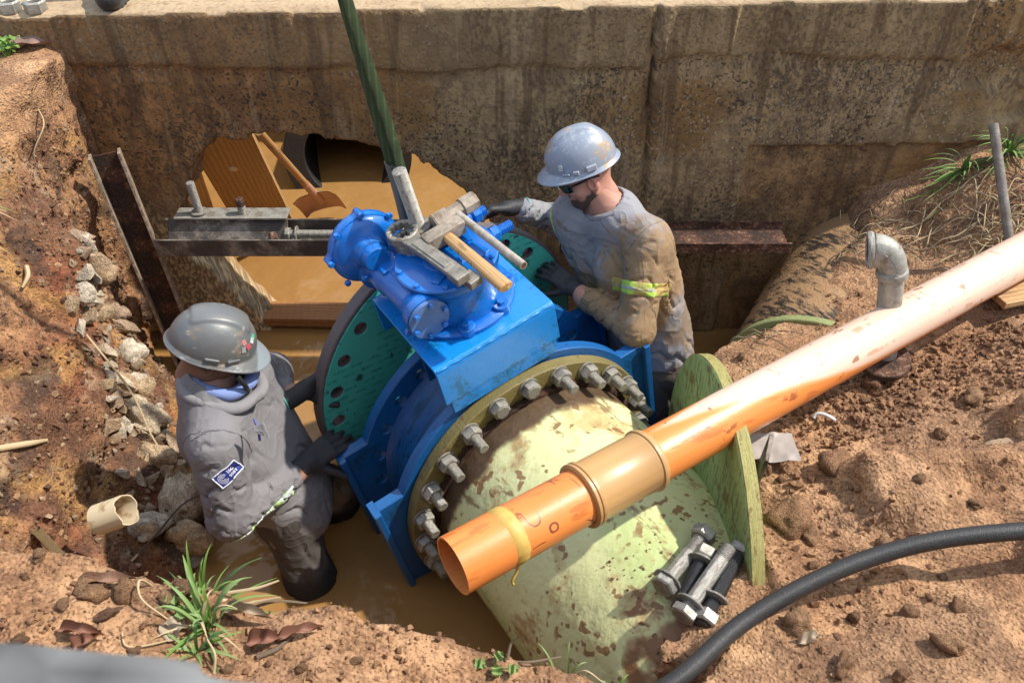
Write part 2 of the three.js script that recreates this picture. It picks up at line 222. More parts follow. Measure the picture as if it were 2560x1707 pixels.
// ---------------------------------------------------------------- the ground: soil with a steep-sided pit cut into it
const HG = [[-1.4, -0.95, 1.2], [-0.75, -1.0, 1.17], [-0.3, -0.95, 1.07], [0.1, -0.9, 0.95], [-0.8, -0.4, 1.2], [0.3, -0.4, 1.02], [0.5, -0.95, 0.83], [0.78, -1.25, 0.75], [0.76, -1.7, 0.76], [0.78, -2.2, 0.68], [0.88, -2.6, 0.6],
  [1.2, -2.3, 0.70], [1.15, -1.7, 0.80], [1.2, -1.1, 0.9], [0.9, -0.8, 0.9], [1.6, -1.2, 0.98], [1.7, -1.9, 0.86], [1.9, -2.4, 0.82], [1.5, -2.8, 0.70], [1.2, -3.1, 0.5], [1.55, -3.15, 0.80], [2.0, -3.1, 1.06], [2.4, -2.6, 1.02], [2.4, -1.5, 1.05], [2.4, -0.6, 1.1],
  [-1.8, -3.2, 1.42], [-2.0, -2.5, 1.38], [-1.95, -1.9, 1.28], [-1.8, -1.3, 1.22], [-2.5, -3.0, 1.45], [-2.5, -1.5, 1.3], [-2.2, -0.5, 1.25]];
function groundY(x, z) { let s = 0, w = 0; for (const [a, b, h] of HG) { const d = (x - a) ** 2 + (z - b) ** 2, k = Math.exp(-d / 0.115) + 1e-4 / (d + 0.02); s += k * h; w += k; } return s / w; }
const GH = { x0: -2.9, z0: -3.7, n: 300, m: 190, c: 0.02, a: null }; GH.a = new Float32Array(GH.n * GH.m);
for (let j = 0; j < GH.m; j++) for (let i = 0; i < GH.n; i++) GH.a[j * GH.n + i] = groundY(GH.x0 + i * GH.c, GH.z0 + j * GH.c);
function gy(x, z) { const u = clamp((x - GH.x0) / GH.c, 0, GH.n - 1.01), v = clamp((z - GH.z0) / GH.c, 0, GH.m - 1.01), i = Math.floor(u), j = Math.floor(v), a = u - i, b = v - j, o = j * GH.n + i; return lerp(lerp(GH.a[o], GH.a[o + 1], a), lerp(GH.a[o + GH.n], GH.a[o + GH.n + 1], a), b); }
const front = x => x < -0.75 ? -1.06 : x < 0.1 ? lerp(-1.06, -0.93, (x + 0.75) / 0.85) : -0.93;
const rightX = z => z > -1.3 ? lerp(0.42, 0.68, sstep(-0.95, -1.25, z)) : z > -2.3 ? 0.68 : lerp(0.68, 1.28, sstep(-2.25, -3.2, z));
function pit(x, y, z) {                                  // positive inside the pit
  let xl = -1.30 - 0.36 * y + 0.10 * sstep(0.40, 0.05, y) * sstep(-2.9, -2.5, z);
  if (y > 0.9) xl -= (y - 0.9) * 0.25;
  xl = lerp(xl, -1.72, sstep(-2.5, -3.05, z));
  const a = x - xl, b = (front(x) - 0.10 * (1.1 - y)) - z, c = rightX(z) + 0.45 * Math.max(0, y - 0.15) * sstep(-2.3, -2.6, z) - x, d = y + 0.5;
  return smin(smin(a, b, 0.06), smin(c, d, 0.05), 0.08);
}
// soil that has run down over the buried end of the pipe, and the heaps beside it
const HEAPS = [[0.625, 0.65, -1.32, 0.17, 0.085, 0.19], [0.62, 0.66, -1.12, 0.22, 0.16, 0.13], [1.12, 0.78, -1.52, 0.17, 0.11, 0.11], [0.98, 0.77, -1.28, 0.10, 0.085, 0.09], [1.34, 0.82, -1.62, 0.28, 0.09, 0.07], [1.02, 0.70, -1.95, 0.14, 0.09, 0.09], [1.45, 0.9, -1.3, 0.2, 0.07, 0.12], [1.75, 0.9, -1.75, 0.3, 0.08, 0.1]];
function solid(x, y, z) {
  let a = y - gy(x, z), b = pit(x, y, z), f = Math.max(a, b);
  for (const [hx, hy, hz, rx, ry, rz] of HEAPS) { const q = Math.sqrt(((x - hx) / rx) ** 2 + ((y - hy) / ry) ** 2 + ((z - hz) / rz) ** 2); if (q < 1.8) f = smin(f, (q - 1) * Math.min(rx, ry, rz), 0.05); }
  if (f > 0.16 || f < -0.16) return f;
  const face = sstep(-0.25, 0.1, b) * sstep(0.02, -0.12, a);      // how much this is pit wall rather than top
  const n1 = fbm(x * 3.1, y * 3.1, z * 3.1, 3) - 0.5, n2 = fbm(x * 11, y * 11, z * 11, 4, 0.6) - 0.5, n3 = fbm(x * 34, y * 34, z * 34, 2) - 0.5;
  let g = f + n1 * lerp(0.10, 0.20, face) + n2 * lerp(0.045, 0.11, face) + n3 * lerp(0.014, 0.028, face);
  const fur = ridge(x * 2.2 + 5, y * 4, z * 7.5 - 3 + 0.6 * x); g -= 0.02 * (fur - 0.6) * sstep(0.6, 1.0, x) * (1 - face);      // raked furrows in the spoil
  return g;
}
function soilColor(x, y, z, nx, ny) {
  const n = fbm(x * 4, y * 4, z * 4, 4), m = fbm(x * 13 + 7, y * 13, z * 13, 3), k = fbm(x * 1.7 + 3, y * 1.7, z * 1.7 + 8, 3);
  let c = mix3([0.375, 0.206, 0.108], [0.55, 0.338, 0.188], sstep(0.3, 0.68, 0.6 * n + 0.4 * m));
  if (x < -1.0) {                                        // cut face of the bank: red earth, ochre veins, dark humus
    const v = ridge(x * 2 + y * 1.2, y * 2.2, z * 5 + 2 * n), r = fbm(x * 6 + 1, y * 3, z * 7, 4);
    const bank = sstep(-0.95, -1.25, x) * sstep(1.35, 1.15, y) * sstep(-1.0, -1.25, z);
    let e = mix3([0.20, 0.098, 0.055], [0.40, 0.22, 0.11], sstep(0.32, 0.66, r)); e = mix3(e, [0.30, 0.075, 0.028], 0.6 * sstep(0.52, 0.72, k)); e = mix3(e, [0.50, 0.29, 0.10], 0.65 * sstep(0.80, 0.97, v)); e = mix3(e, [0.46, 0.36, 0.26], 0.5 * sstep(0.6, 0.74, m)); e = mix3(e, [0.06, 0.04, 0.03], 0.7 * sstep(0.58, 0.74, fbm(x * 9, y * 9 + 4, z * 9, 3)));
    c = mix3(c, e, bank);
  }
  if (x > 0.6) c = mix3(c, [0.27, 0.155, 0.092], 0.6 * sstep(0.54, 0.60, 0.6 * n + 0.4 * k));         // damp patches
  if (z > -1.6 && x < 0.45) c = mix3(c, [0.27, 0.155, 0.09], 0.55 * sstep(0.42, 0.62, n));
  return c;
}
{
  const g = nets(solid, [-2.75, -0.54, -3.42], [2.75, 1.66, -0.06], 0.015);
  paint(g, soilColor); boxUV(g);
  structure('ground', g, M.soil, 'brown dug soil round the open trench');
}
console.log('ground');
{ // the open pit goes on behind the wall
  const f = (x, y, z) => { const top = y - 1.47, p = Math.min(x + 2.3 - 0.1 * y, 1.25 + 0.1 * y - x, z + 5.7 - 0.2 * y, y + 0.5); return Math.max(top, p, z + 3.42) + 0.16 * (fbm(x * 4, y * 4, z * 4, 3) - 0.5); };
  const g = nets(f, [-3.0, -0.6, -6.6], [2.2, 1.6, -3.3], 0.04); paint(g, soilColor); boxUV(g);
  structure('ground', g, M.soil, 'earth bank of the flooded pit behind the wall');
  const far = mat([0.30, 0.22, 0.14], 0.95, { map: rep(T.soil, 0.8, 0.8), bumpMap: rep(T.soilB, 1, 1), bumpScale: 0.02 });
  const parts = [[-60, -2.74, -60, 60], [2.74, 60, -60, 60], [-2.74, 2.74, -0.07, 60], [-2.74, 2.74, -60, -6.55]].map(([a, b, c, d]) => at(boxUV(new THREE.BoxGeometry(b - a, 0.4, d - c)), (a + b) / 2, (a > 0 ? 1.0 : 1.12) - 0.2, (c + d) / 2));
  structure('ground', parts, far, 'bare earth around the works');
}
// ---------------------------------------------------------------- muddy water
{
  const map = tex(1024, 1024, (u, v) => { const a = tfbm(u, v, 4, 6, 201), b = tfbm(u, v, 26, 4, 207), s = sstep(0.60, 0.72, tfbm(u, v, 9, 6, 211, 0.62)); let c = mix3([0.60, 0.455, 0.265], [0.68, 0.54, 0.335], a); c = mix3(c, [0.72, 0.61, 0.45], 0.3 * s * b); return c; });
  const bmp = tex(512, 512, (u, v) => tfbm(u, v, 5, 4, 221, 0.45), { srgb: false });
  const g = new THREE.PlaneGeometry(3.8, 5.2, 1, 1); g.rotateX(-Math.PI / 2); g.translate(-0.45, 0, -3.3); boxUV(g);
  structure('water', g, mat([0.86, 0.79, 0.74], 0.13, { phys: 1, specularIntensity: 0.55, map: rep(map, 0.55, 0.55), bumpMap: rep(bmp, 1.6, 1.6), bumpScale: 0.012 }), 'still muddy brown water in the trench');
}

// ---------------------------------------------------------------- old concrete wall with a broken-out hole
const HOLE = [[-0.941, -0.350, -3.250], [-1.130, -0.070, -3.250], [-1.286, 0.176, -3.250], [-1.411, 0.362, -3.250], [-1.502, 0.445, -3.250], [-1.484, 0.649, -3.250], [-1.384, 0.824, -3.250], [-1.324, 0.944, -3.250], [-1.225, 1.018, -3.250], [-1.038, 1.048, -3.250], [-0.822, 1.044, -3.250], [-0.575, 0.996, -3.250], [-0.459, 0.964, -3.250], [-0.353, 0.912, -3.250], [-0.255, 0.828, -3.250], [-0.164, 0.734, -3.250], [-0.070, 0.581, -3.250], [-0.012, 0.317, -3.250], [-0.035, -0.113, -3.250], [-0.173, -0.413, -3.250]];
function polyD(x, y, P) { let d = 1e9, s = 1; for (let i = 0, j = P.length - 1; i < P.length; j = i++) { const ex = P[j][0] - P[i][0], ey = P[j][1] - P[i][1], wx = x - P[i][0], wy = y - P[i][1], t = clamp((wx * ex + wy * ey) / (ex * ex + ey * ey), 0, 1); d = Math.min(d, (wx - ex * t) ** 2 + (wy - ey * t) ** 2); if ((P[i][1] > y) !== (P[j][1] > y) && x < (P[j][0] - P[i][0]) * (y - P[i][1]) / (P[j][1] - P[i][1]) + P[i][0]) s = -s; } return s * Math.sqrt(d); }
const WZ = -3.25, WT = 0.21;
const wallTop = x => 1.573 + 0.0172 * x;
const capEdge = x => 1.562 - (x < 0.55 ? 0.19 + 0.03 * vn(x * 3, 1, 1) + 0.012 * vn(x * 12, 2, 1) : 0.135 + 0.05 * vn(x * 4, 3, 3) + 0.012 * vn(x * 15, 4, 1)) - 0.02 * sstep(-2, -1, x);
{
  const f = (x, y, z) => {
    let front = z - WZ, back = WZ - WT - z, top = y - wallTop(x);
    if (front > 0.15 || back > 0.1 || top > 0.1) return Math.max(front, back, top);
    const n = fbm(x * 9, y * 9, z * 9, 3) - 0.5, lo = fbm(x * 2.3, y * 2.3, 1, 2) - 0.5;
    front += 0.005 * n + 0.018 * lo;
    const ce = capEdge(x), broken = x > 0.86 && x < 1.04 && y > 1.40;          // a thicker render coat along the top, with a piece gone
    if (y > ce && !broken && x < 1.75) front -= 0.013 - 0.006 * sstep(ce + 0.02, ce, y); else if (y > ce - 0.05 && x < 1.75) front += 0.004;
    const jt = 0.545 + 0.035 * (1.45 - y) + 0.012 * (vn(y * 9, 3, 2) - 0.5); front += 0.03 * sstep(0.012, 0.004, Math.abs(x - jt)) - 0.014 * sstep(0.045, 0.02, Math.abs(x - jt - 0.03));      // open joint between pours
    const jl = -0.80 + 0.11 * (1.35 - y); front += 0.012 * sstep(0.01, 0.003, Math.abs(x - jl)) * sstep(0.98, 1.02, y);
    if (x > 0.99 && y < 0.985 + 0.02 * (x - 1) + 0.012 * vn(x * 22, 8, 1) && x < 2.2) front += 0.022 * sstep(0.99, 1.0, x) + 0.015 * (fbm(x * 7, y * 7, 4, 3) - 0.5);                       // recessed footing below the ragged edge
    front += 0.06 * sstep(0.62, 0.72, fbm(x * 5 + 3, y * 5, 9, 3)) * sstep(1.55, 1.75, x) * sstep(1.2, 1.05, y) + 0.03 * sstep(0.6, 0.7, fbm(x * 6 + 1, y * 6, 2, 3)) * sstep(1.75, 1.8, x);
    top += 0.012 * (fbm(x * 14, 2, z * 14, 3) - 0.5) + 0.012 * sstep(0.6, 0.75, vn(x * 9, 5, z * 4)) * sstep(-0.05, 0.01, front);
    let w = Math.max(front, back, top);
    let h = -polyD(x, y, HOLE); if (Math.abs(h) < 0.25) h += 0.07 * (fbm(x * 8, y * 8, z * 8, 4, 0.6) - 0.5) + 0.035 * (fbm(x * 26, y * 26, z * 26, 2) - 0.5); // jagged
    return Math.max(w, h);
  };
  const g = nets(f, [-2.75, -0.45, -3.56], [2.75, 1.67, -3.15], 0.0125);
  // weathered face: brown earth film, black mould, lime flecks, runs of white; planar uv in metres over the face
  const uv = g.attributes.uv, p = g.attributes.position, nn = g.attributes.normal;
  for (let i = 0; i < p.count; i++) { const t = nn.getY(i) > 0.6 && p.getY(i) > wallTop(p.getX(i)) - 0.03; const dz = WZ - p.getZ(i); uv.setXY(i, (p.getX(i) + 2.75 + (t ? 0 : 0.75 * dz)) / 5.5, t ? 0.93 - (p.getZ(i) + 3.25) * 0.25 : clamp((p.getY(i) + 0.45 - 0.7 * dz) / 2.3, 0, 0.905)); }
  const map = tex(2048, 820, (u, v) => {
    const x = u * 5.5 - 2.75, y = v * 2.3 - 0.45;
    if (v > 0.91) { const a = fbm(x * 6, v * 60, 3, 4), b = fbm(x * 40, v * 300, 7, 3); return mix3(mix3([0.60, 0.505, 0.39], [0.73, 0.64, 0.51], a), [0.48, 0.37, 0.27], 0.4 * sstep(0.55, 0.75, b)); }
    const a = fbm(x * 2.1, y * 2.1, 1, 5, 0.58), b = fbm(x * 7 + 3, y * 5, 5, 5, 0.6), s = fbm(x * 26, y * 26, 9, 3), f1 = fbm(x * 105 + y * 20, y * 60 - x * 34, 11, 3, 0.6), f2 = vn(x * 150 + y * 60, y * 105 - x * 70, 3);
    const left = sstep(-0.1, -1.1, x + 0.4 * (a - 0.5));
    let c = mix3([0.44, 0.37, 0.275], [0.58, 0.50, 0.37], sstep(0.3, 0.7, 0.5 * b + 0.5 * s));
    c = mix3(c, mix3([0.43, 0.31, 0.20], [0.60, 0.45, 0.29], sstep(0.3, 0.7, 0.5 * b + 0.5 * s)), left);
    c = mix3(c, [0.46, 0.33, 0.17], 0.55 * sstep(0.54, 0.7, fbm(x * 1.6 + 9, y * 2.6, 2, 4)));                     // ochre bands
    c = mix3(c, [0.175, 0.15, 0.12], 0.44 * sstep(0.46, 0.66, fbm(x * 2.4 + 2, y * 3.1 + 4, 6, 5, 0.62)) * sstep(0.40, 0.60, f1));   // mould
    c = mix3(c, [0.20, 0.135, 0.085], 0.28 * sstep(0.54, 0.66, f1));
    const lime = sstep(0.44, 0.62, fbm(x * 1.9 + 30, y * 1.9, 8, 4)); c = mix3(c, [0.66, 0.61, 0.52], 0.75 * lime * sstep(0.57, 0.68, f1) * sstep(0.5, 0.8, f2 + 0.15));   // lime flecks in scraped patches
    c = mix3(c, [0.60, 0.52, 0.40], 0.6 * sstep(0.66, 0.74, f1) * sstep(0.45, 0.6, b));
    c = mix3(c, [0.13, 0.105, 0.08], 0.6 * sstep(0.74, 0.82, vn(x * 120 + 4, y * 130, 5)) * sstep(0.4, 0.6, a));
    const run = sstep(0.83, 0.93, vn(x * 30, y * 1.3, 4)) * sstep(0.5, 0.8, vn(x * 6, y * 9, 14)) * sstep(0.9, 1.25, y); c = mix3(c, [0.68, 0.62, 0.52], 0.55 * run * sstep(0.0, 0.6, x));
    const ce = capEdge(x); if (y > ce && x < 1.75) { c = mix3(c, mix3([0.44, 0.36, 0.25], [0.56, 0.48, 0.35], b), 0.45); }
    if (x > 0.99 && y < 1.0) c = mix3(c, mix3([0.34, 0.23, 0.14], [0.58, 0.43, 0.26], sstep(0.35, 0.65, 0.6 * b + 0.4 * s)), 0.4);
    c = mix3(c, [0.30, 0.23, 0.16], 0.5 * sstep(0.56, 0.68, fbm(x * 17, y * 1.6, 33, 4, 0.6)));                     // drips and runs down the face
    c = mix3(c, [0.62, 0.55, 0.44], 0.35 * sstep(0.62, 0.72, fbm(x * 23 + 7, y * 1.9, 37, 4, 0.6)));
    const hd = polyD(x, y, HOLE); if (hd > -0.12) c = mix3(c, mix3([0.50, 0.44, 0.35], [0.80, 0.72, 0.56], sstep(0.35, 0.7, f1)), sstep(-0.12 + 0.12 * (s - 0.3), -0.01, hd) * sstep(0.85, 0.55, y) * sstep(-0.55, -0.75, x)); // freshly broken aggregate
    return [c[0] * 1.07, c[1] * 1.06, c[2] * 1.05];
  });
  const bm = tex(1024, 1024, (u, v) => 0.5 * tfbm(u, v, 30, 5, 231, 0.65) + 0.5 * sstep(0.3, 0.75, tn(u, v, 80, 237)), { srgb: false });
  const wall = thing('concrete_wall', 'old stained concrete retaining wall with a ragged hole broken through it', 'wall');
  const wm = mat([1, 1, 1], 0.92, { map, bumpMap: rep(bm, 6, 2.4), bumpScale: 0.0032 }); map.wrapT = THREE.ClampToEdgeWrapping;
  obj('wall_face', g, wm, wall);
}
console.log('wall');
{ // blurred parapet that the picture was taken over
  const g = []; const f = (x, y, z) => Math.max(Math.abs(y - 1.66) - 0.675, -z - 0.178 - 0.16 * (-0.06 - x), z - 0.12, Math.abs(x) - 1.6) + 0.018 * (fbm(x * 30, y * 30, z * 30, 3) - 0.5);
  const p = nets(f, [-1.7, 0.9, -0.45], [1.7, 2.4, 0.2], 0.02); paint(p, (x, y, z) => { const n = fbm(x * 17, y * 17, z * 17, 3, 0.6); return mix3([0.025, 0.025, 0.027], [0.21, 0.215, 0.21], sstep(0.44, 0.58, n)); });
  tag(obj('parapet', p, mat([1, 1, 1], 0.9, { vertexColors: true })), 'rough grey concrete parapet edge at the corner of the view, out of focus', 'parapet');
}

// ---------------------------------------------------------------- the large pipe, its flange and bolts
const AX = THREE.MathUtils.degToRad(32.7), FC = [0.0955, 0.308, -2.032];
function circleHoles(s, R, r, n, a0, extra) { for (let i = 0; i < n; i++) { const h = new THREE.Path(), a = a0 + i * 2 * Math.PI / n; h.absarc(R * Math.cos(a), R * Math.sin(a), r, 0, Math.PI * 2, true); s.holes.push(h); } if (extra) { const h = new THREE.Path(); h.absarc(0, 0, extra, 0, Math.PI * 2, true); s.holes.push(h); } return s; }
{
  const pipe = thing('water_pipe', 'large pale green painted steel pipe with a bolted flange and muddy scrapes', 'pipe', FC); pipe.rotation.y = AX;
  const map = tex(2048, 1024, (u, v) => {        // pale green paint, scraped and caked with mud
    const x = u * 2.55, y = v * 1.4, a = fbm(x * 4, y * 4, 1, 5, 0.6), b = fbm(x * 14, y * 10, 5, 4, 0.6), s = fbm(x * 46 + y * 30, y * 46 - x * 20, 7, 2);
    let c = mix3([0.80, 0.82, 0.60], [0.88, 0.88, 0.68], a); c = mix3(c, [0.66, 0.76, 0.50], 0.5 * sstep(0.5, 0.7, fbm(x * 3 + 9, y * 3, 3, 3)));
    const mud = sstep(0.53, 0.72, fbm(x * 6.1 + 2, y * 7.6 + 5, 9, 6, 0.72)); c = mix3(c, [0.66, 0.53, 0.37], 0.8 * mud * sstep(0.36, 0.52, b));
    c = mix3(c, [0.66, 0.55, 0.36], 0.5 * sstep(0.58, 0.66, b) * sstep(0.45, 0.65, a)); c = mix3(c, [0.50, 0.34, 0.22], 0.75 * sstep(0.66, 0.71, s) * sstep(0.42, 0.6, b));
    c = mix3(c, [0.47, 0.35, 0.245], 0.7 * sstep(0.64, 0.74, fbm(x * 16 + 40, y * 5.2 + x * 3.2, 12, 6, 0.72)));
    const ed = 0.075 + 0.09 * (a - 0.4) + 0.06 * (b - 0.5); c = mix3(c, mix3([0.20, 0.15, 0.11], [0.40, 0.30, 0.22], b), 0.93 * sstep(ed + 0.02, ed - 0.015, y));          // mud and rust packed behind the flange
    const e2 = 0.86 + 0.22 * (a - 0.5) + 0.14 * (b - 0.5); c = mix3(c, mix3([0.42, 0.28, 0.18], [0.58, 0.41, 0.26], b), 0.9 * sstep(e2 - 0.02, e2 + 0.03, y) * sstep(0.30, 0.5, b + 0.1));
    return c;
  });
  const pb = tex(512, 512, (u, v) => tfbm(u, v, 12, 5, 241, 0.6), { srgb: false });
  const outer = new THREE.CylinderGeometry(0.4065, 0.4065, 1.4, 96, 1, true); outer.rotateX(Math.PI / 2); outer.translate(0, 0, 0.68);
  obj('pipe_shell', outer, mat([1, 1, 0.94], 0.5, { map: rep(map, 1, 1), bumpMap: rep(pb, 4, 3), bumpScale: 0.005 }), pipe);
  const inner = latheZ([[0.395, -0.06], [0.395, 1.38], [0.4065, 1.38]], 64); obj('pipe_bore', inner, M.rustDark, pipe);
  const fs = new THREE.Shape(); fs.absarc(0, 0, 0.498, 0, Math.PI * 2); { const h = new THREE.Path(); h.absarc(0, 0, 0.400, 0, Math.PI * 2, true); fs.holes.push(h); }
  const fg = extr(fs, 0.045, 0.004, 1, 96); fg.translate(0, 0, -0.062); boxUV(fg);
  const fmap = tex(512, 512, (u, v) => { const a = tfbm(u, v, 5, 6, 251), b = tfbm(u, v, 30, 3, 257); return mix3(mix3([0.43, 0.39, 0.23], [0.55, 0.50, 0.31], a), [0.35, 0.27, 0.18], 0.7 * sstep(0.58, 0.7, a * 0.6 + b * 0.4)); });
  obj('flange', fg, mat([1, 0.98, 0.92], 0.5, { map: rep(fmap, 2.2, 2.2), bumpMap: rep(T.grain, 5, 5), bumpScale: 0.003 }), pipe);
  const weld = new THREE.TorusGeometry(0.412, 0.014, 8, 160); { const p = weld.attributes.position; for (let i = 0; i < p.count; i++) { const a = Math.atan2(p.getY(i), p.getX(i)), k = 1 + 0.012 * Math.sin(a * 90) + 0.016 * (vn(Math.cos(a) * 22, Math.sin(a) * 22, i % 9) - 0.4); p.setXY(i, p.getX(i) * k, p.getY(i) * k); } weld.computeVertexNormals(); }
  weld.translate(0, 0, -0.008); obj('weld_bead', weld, M.rustDark, pipe);
  const stud = joined([threadY(0.0185, 0.062, 0.0055), at(ringY(0.0, 0.019, 0.012), 0, 0, 0)]), nutG = hexY(0.058, 0.031), headG = hexY(0.058, 0.026), headTop = lathe([[0.0, 0.031], [0.022, 0.031], [0.027, 0.026], [0.027, 0.024]], 24), washG = ringY(0.012, 0.036, 0.006);
  for (let k = 0; k < 24; k++) {
    const a = (200 - 15 * k) * Math.PI / 180 + 0.0; const g = new THREE.Group(); g.name = 'flange_bolt';
    g.position.set(0.463 * Math.cos(a), 0.463 * Math.sin(a), -0.017); g.rotation.set(Math.PI / 2, 0, 0); pipe.add(g);
    const m = k < 4 ? M.zinc : M.zincDull; obj('washer', washG, m, g);
    const isHead = k === 6 || k === 7, nut = obj(isHead ? 'bolt_head' : 'nut', isHead ? joined([headG.clone(), headTop.clone()]) : nutG, m, g); nut.position.y = 0.006; nut.rotation.y = k * 1.37;
    if (!isHead) { const s = obj('stud_end', stud, m, g); s.position.y = 0.024 + 0.008 * hsh(k, 3, 9); }
  }
}
// ---------------------------------------------------------------- blue butterfly valve with its gearbox
const VALVE_Q = { y: AX, z: THREE.MathUtils.degToRad(11.5) };
function inValve(o) { o.position.set(...FC); o.rotation.set(0, VALVE_Q.y, VALVE_Q.z, 'YXZ'); o.rotation.order = 'YXZ'; return o; }
{
  const v = inValve(thing('butterfly_valve', 'big blue butterfly valve with worm gearbox on top, bolted to the green pipe', 'valve'));
  const outline = []; for (let i = 0; i < 240; i++) { const t = i / 240 * 2 * Math.PI, c = Math.abs(Math.cos(t)), s = Math.abs(Math.sin(t)), rb = Math.min(0.558 / Math.max(c, 1e-6), 0.262 / Math.max(s, 1e-6)); const r = Math.max(0.526, rb); outline.push([r * Math.cos(t), r * Math.sin(t)]); }
  const fsh = circleHoles(poly(outline), 0.463, 0.0205, 24, (5 - 11.5) * Math.PI / 180, 0.395);
  const fl = boxUV(extr(fsh, 0.042, 0.004, 1, 40));
  obj('flange', fl, M.blueValve, v).position.z = -0.106; obj('flange', fl, M.blueValve, v).position.z = -0.382;
  const foot = boxUV(extr(poly([[-0.262, -0.004], [0.262, -0.004], [0.262, 0.02], [-0.262, 0.02]]), 0.075, 0.003));
  for (const s of [-1, 1]) for (const z of [-0.118, -0.395]) { const f = obj('foot', foot, M.blueValve, v); f.rotation.set(0, 0, s > 0 ? -Math.PI / 2 : Math.PI / 2); f.position.set(s * 0.55, 0, z); }
  obj('body', latheZ([[0.395, -0.37], [0.455, -0.35], [0.43, -0.335], [0.415, -0.31], [0.412, -0.24], [0.412, -0.2], [0.415, -0.13], [0.43, -0.108], [0.455, -0.10], [0.395, -0.08], [0.395, -0.37]], 96), M.blueValve, v);
  obj('valve_disc', latheZ([[0, -0.27], [0.2, -0.265], [0.385, -0.235], [0.39, -0.22], [0.385, -0.205], [0.2, -0.18], [0, -0.175]], 64), M.blueValve, v);
  obj('neck', bar([0, 0.38, -0.245], [0, 0.66, -0.245], 0.12, 0.11, 32), M.blueValve, v);
  for (const z of [-0.33, -0.16]) obj('rib', rbox(0.34, 0.18, 0.018, 0.004, 0, 0.48, z), M.blueValve, v);
  { // bracket: a bent plate, open at both ends
    const s = new THREE.Shape(), r = 0.022, t = 0.013, z0 = -0.492, z1 = -0.046, y0 = 0.556, y1 = 0.71;
    s.moveTo(z0, y0); s.lineTo(z0, y1 - r); s.quadraticCurveTo(z0, y1, z0 + r, y1); s.lineTo(z1 - r, y1); s.quadraticCurveTo(z1, y1, z1, y1 - r); s.lineTo(z1, y0); s.lineTo(z1 - t, y0); s.lineTo(z1 - t, y1 - t - 0.008); s.lineTo(z1 - t - 0.008, y1 - t); s.lineTo(z0 + t + 0.008, y1 - t); s.lineTo(z0 + t, y1 - t - 0.008); s.lineTo(z0 + t, y0); s.closePath();
    const g = extr(s, 0.436, 0.002, 1, 8); g.rotateY(-Math.PI / 2); g.translate(0.218, 0, 0); boxUV(g); obj('bracket', g, M.blueBracket, v);
    const wl = []; for (let i = 0; i < 28; i++) wl.push([-0.21 + i * 0.0155, 0.7035 + 0.0012 * Math.sin(i * 2.3), -0.051 + 0.001 * Math.sin(i * 1.7)]); obj('weld_seam', tube(wl, 0.0048, 90, 6), M.blueBracket, v);
    obj('gusset', boxUV(extr(poly([[-0.2, 0.5], [0.2, 0.5], [0.2, 0.58], [-0.2, 0.58]]), 0.012, 0.002)), M.blueBracket, v).position.z = -0.06;
  }
  const gz = -0.275;
  const Yz = (g, x, y, z) => at(g, x, y, z);
  obj('gearbox_base', joined([Yz(lathe([[0, 0], [0.182, 0], [0.184, 0.004], [0.184, 0.014], [0.178, 0.019], [0.16, 0.021], [0, 0.021]], 72), 0, 0.711, gz), ...[20, 62, 110, 150, 200, 245, 290, 335].map(d => Yz(lathe([[0, 0], [0.028, 0], [0.028, 0.028], [0.025, 0.031], [0, 0.031]], 18), 0.163 * Math.cos(d * Math.PI / 180), 0.713, gz + 0.163 * Math.sin(d * Math.PI / 180)))]), M.blueGear, v);
  for (const d of [20, 62, 110, 150, 200, 245, 290, 335]) obj('bolt', Yz(hexY(0.022, 0.012), 0.166 * Math.cos(d * Math.PI / 180), 0.744, gz + 0.166 * Math.sin(d * Math.PI / 180)), M.blueGear, v);
  obj('gearbox_housing', Yz(lathe([[0.150, 0.0], [0.152, 0.05], [0.150, 0.11], [0.156, 0.125], [0.160, 0.132], [0.160, 0.15], [0, 0.15]], 72), 0, 0.73, gz), M.blueGear, v);
  const coverParts = [Yz(lathe([[0, 0.0], [0.163, 0.0], [0.165, 0.003], [0.165, 0.011], [0.160, 0.015], [0.075, 0.016], [0.072, 0.022], [0.05, 0.024], [0.048, 0.02], [0, 0.02]], 72), 0, 0.881, gz)];
  for (const [x, z, w, d, r] of [[0.075, -0.22, 0.06, 0.075, 0.3], [0.085, -0.32, 0.05, 0.08, -0.2], [-0.06, -0.2, 0.07, 0.03, 0.5]]) coverParts.push(rbox(w, 0.008, d, 0.003, x, 0.899, z, 0, r, 0));
  obj('gearbox_cover', coverParts, M.blueGear, v);
  for (let i = 0; i < 10; i++) { const d = (i * 36 + 12) * Math.PI / 180; obj('cover_bolt', Yz(hexY(0.017, 0.010), 0.15 * Math.cos(d), 0.894, gz + 0.15 * Math.sin(d)), M.blueGear, v); }
  // worm housing alongside, with a bolted end cap
  const wx = -0.152, wy = 0.818;
  obj('worm_housing', [at(latheZ([[0, -0.48], [0.08, -0.48], [0.08, -0.468], [0.075, -0.462], [0.064, -0.455], [0.058, -0.44], [0.060, -0.39], [0.052, -0.375], [0.051, -0.24], [0.056, -0.215], [0.066, -0.195], [0.069, -0.185], [0.069, -0.155], [0, -0.155]], 48), wx, wy, 0), rbox(0.11, 0.09, 0.21, 0.012, wx + 0.06, wy - 0.005, -0.30), rbox(0.07, 0.03, 0.08, 0.006, wx + 0.005, wy + 0.045, -0.405), rbox(0.04, 0.012, 0.15, 0.004, wx + 0.01, wy + 0.052, -0.30)], M.blueGear, v);
  const dots = []; { const r = rng(5); for (let i = 0; i < 16; i++) dots.push(rbox(0.0035, 0.003, 0.003 + 0.005 * r(), 0.001, wx + 0.0 + 0.02 * (r() - 0.2), wy + 0.0588, -0.235 - i * 0.0085, 0, r() * 2, 0)); } obj('cast_mark', dots, M.blueGear, v);
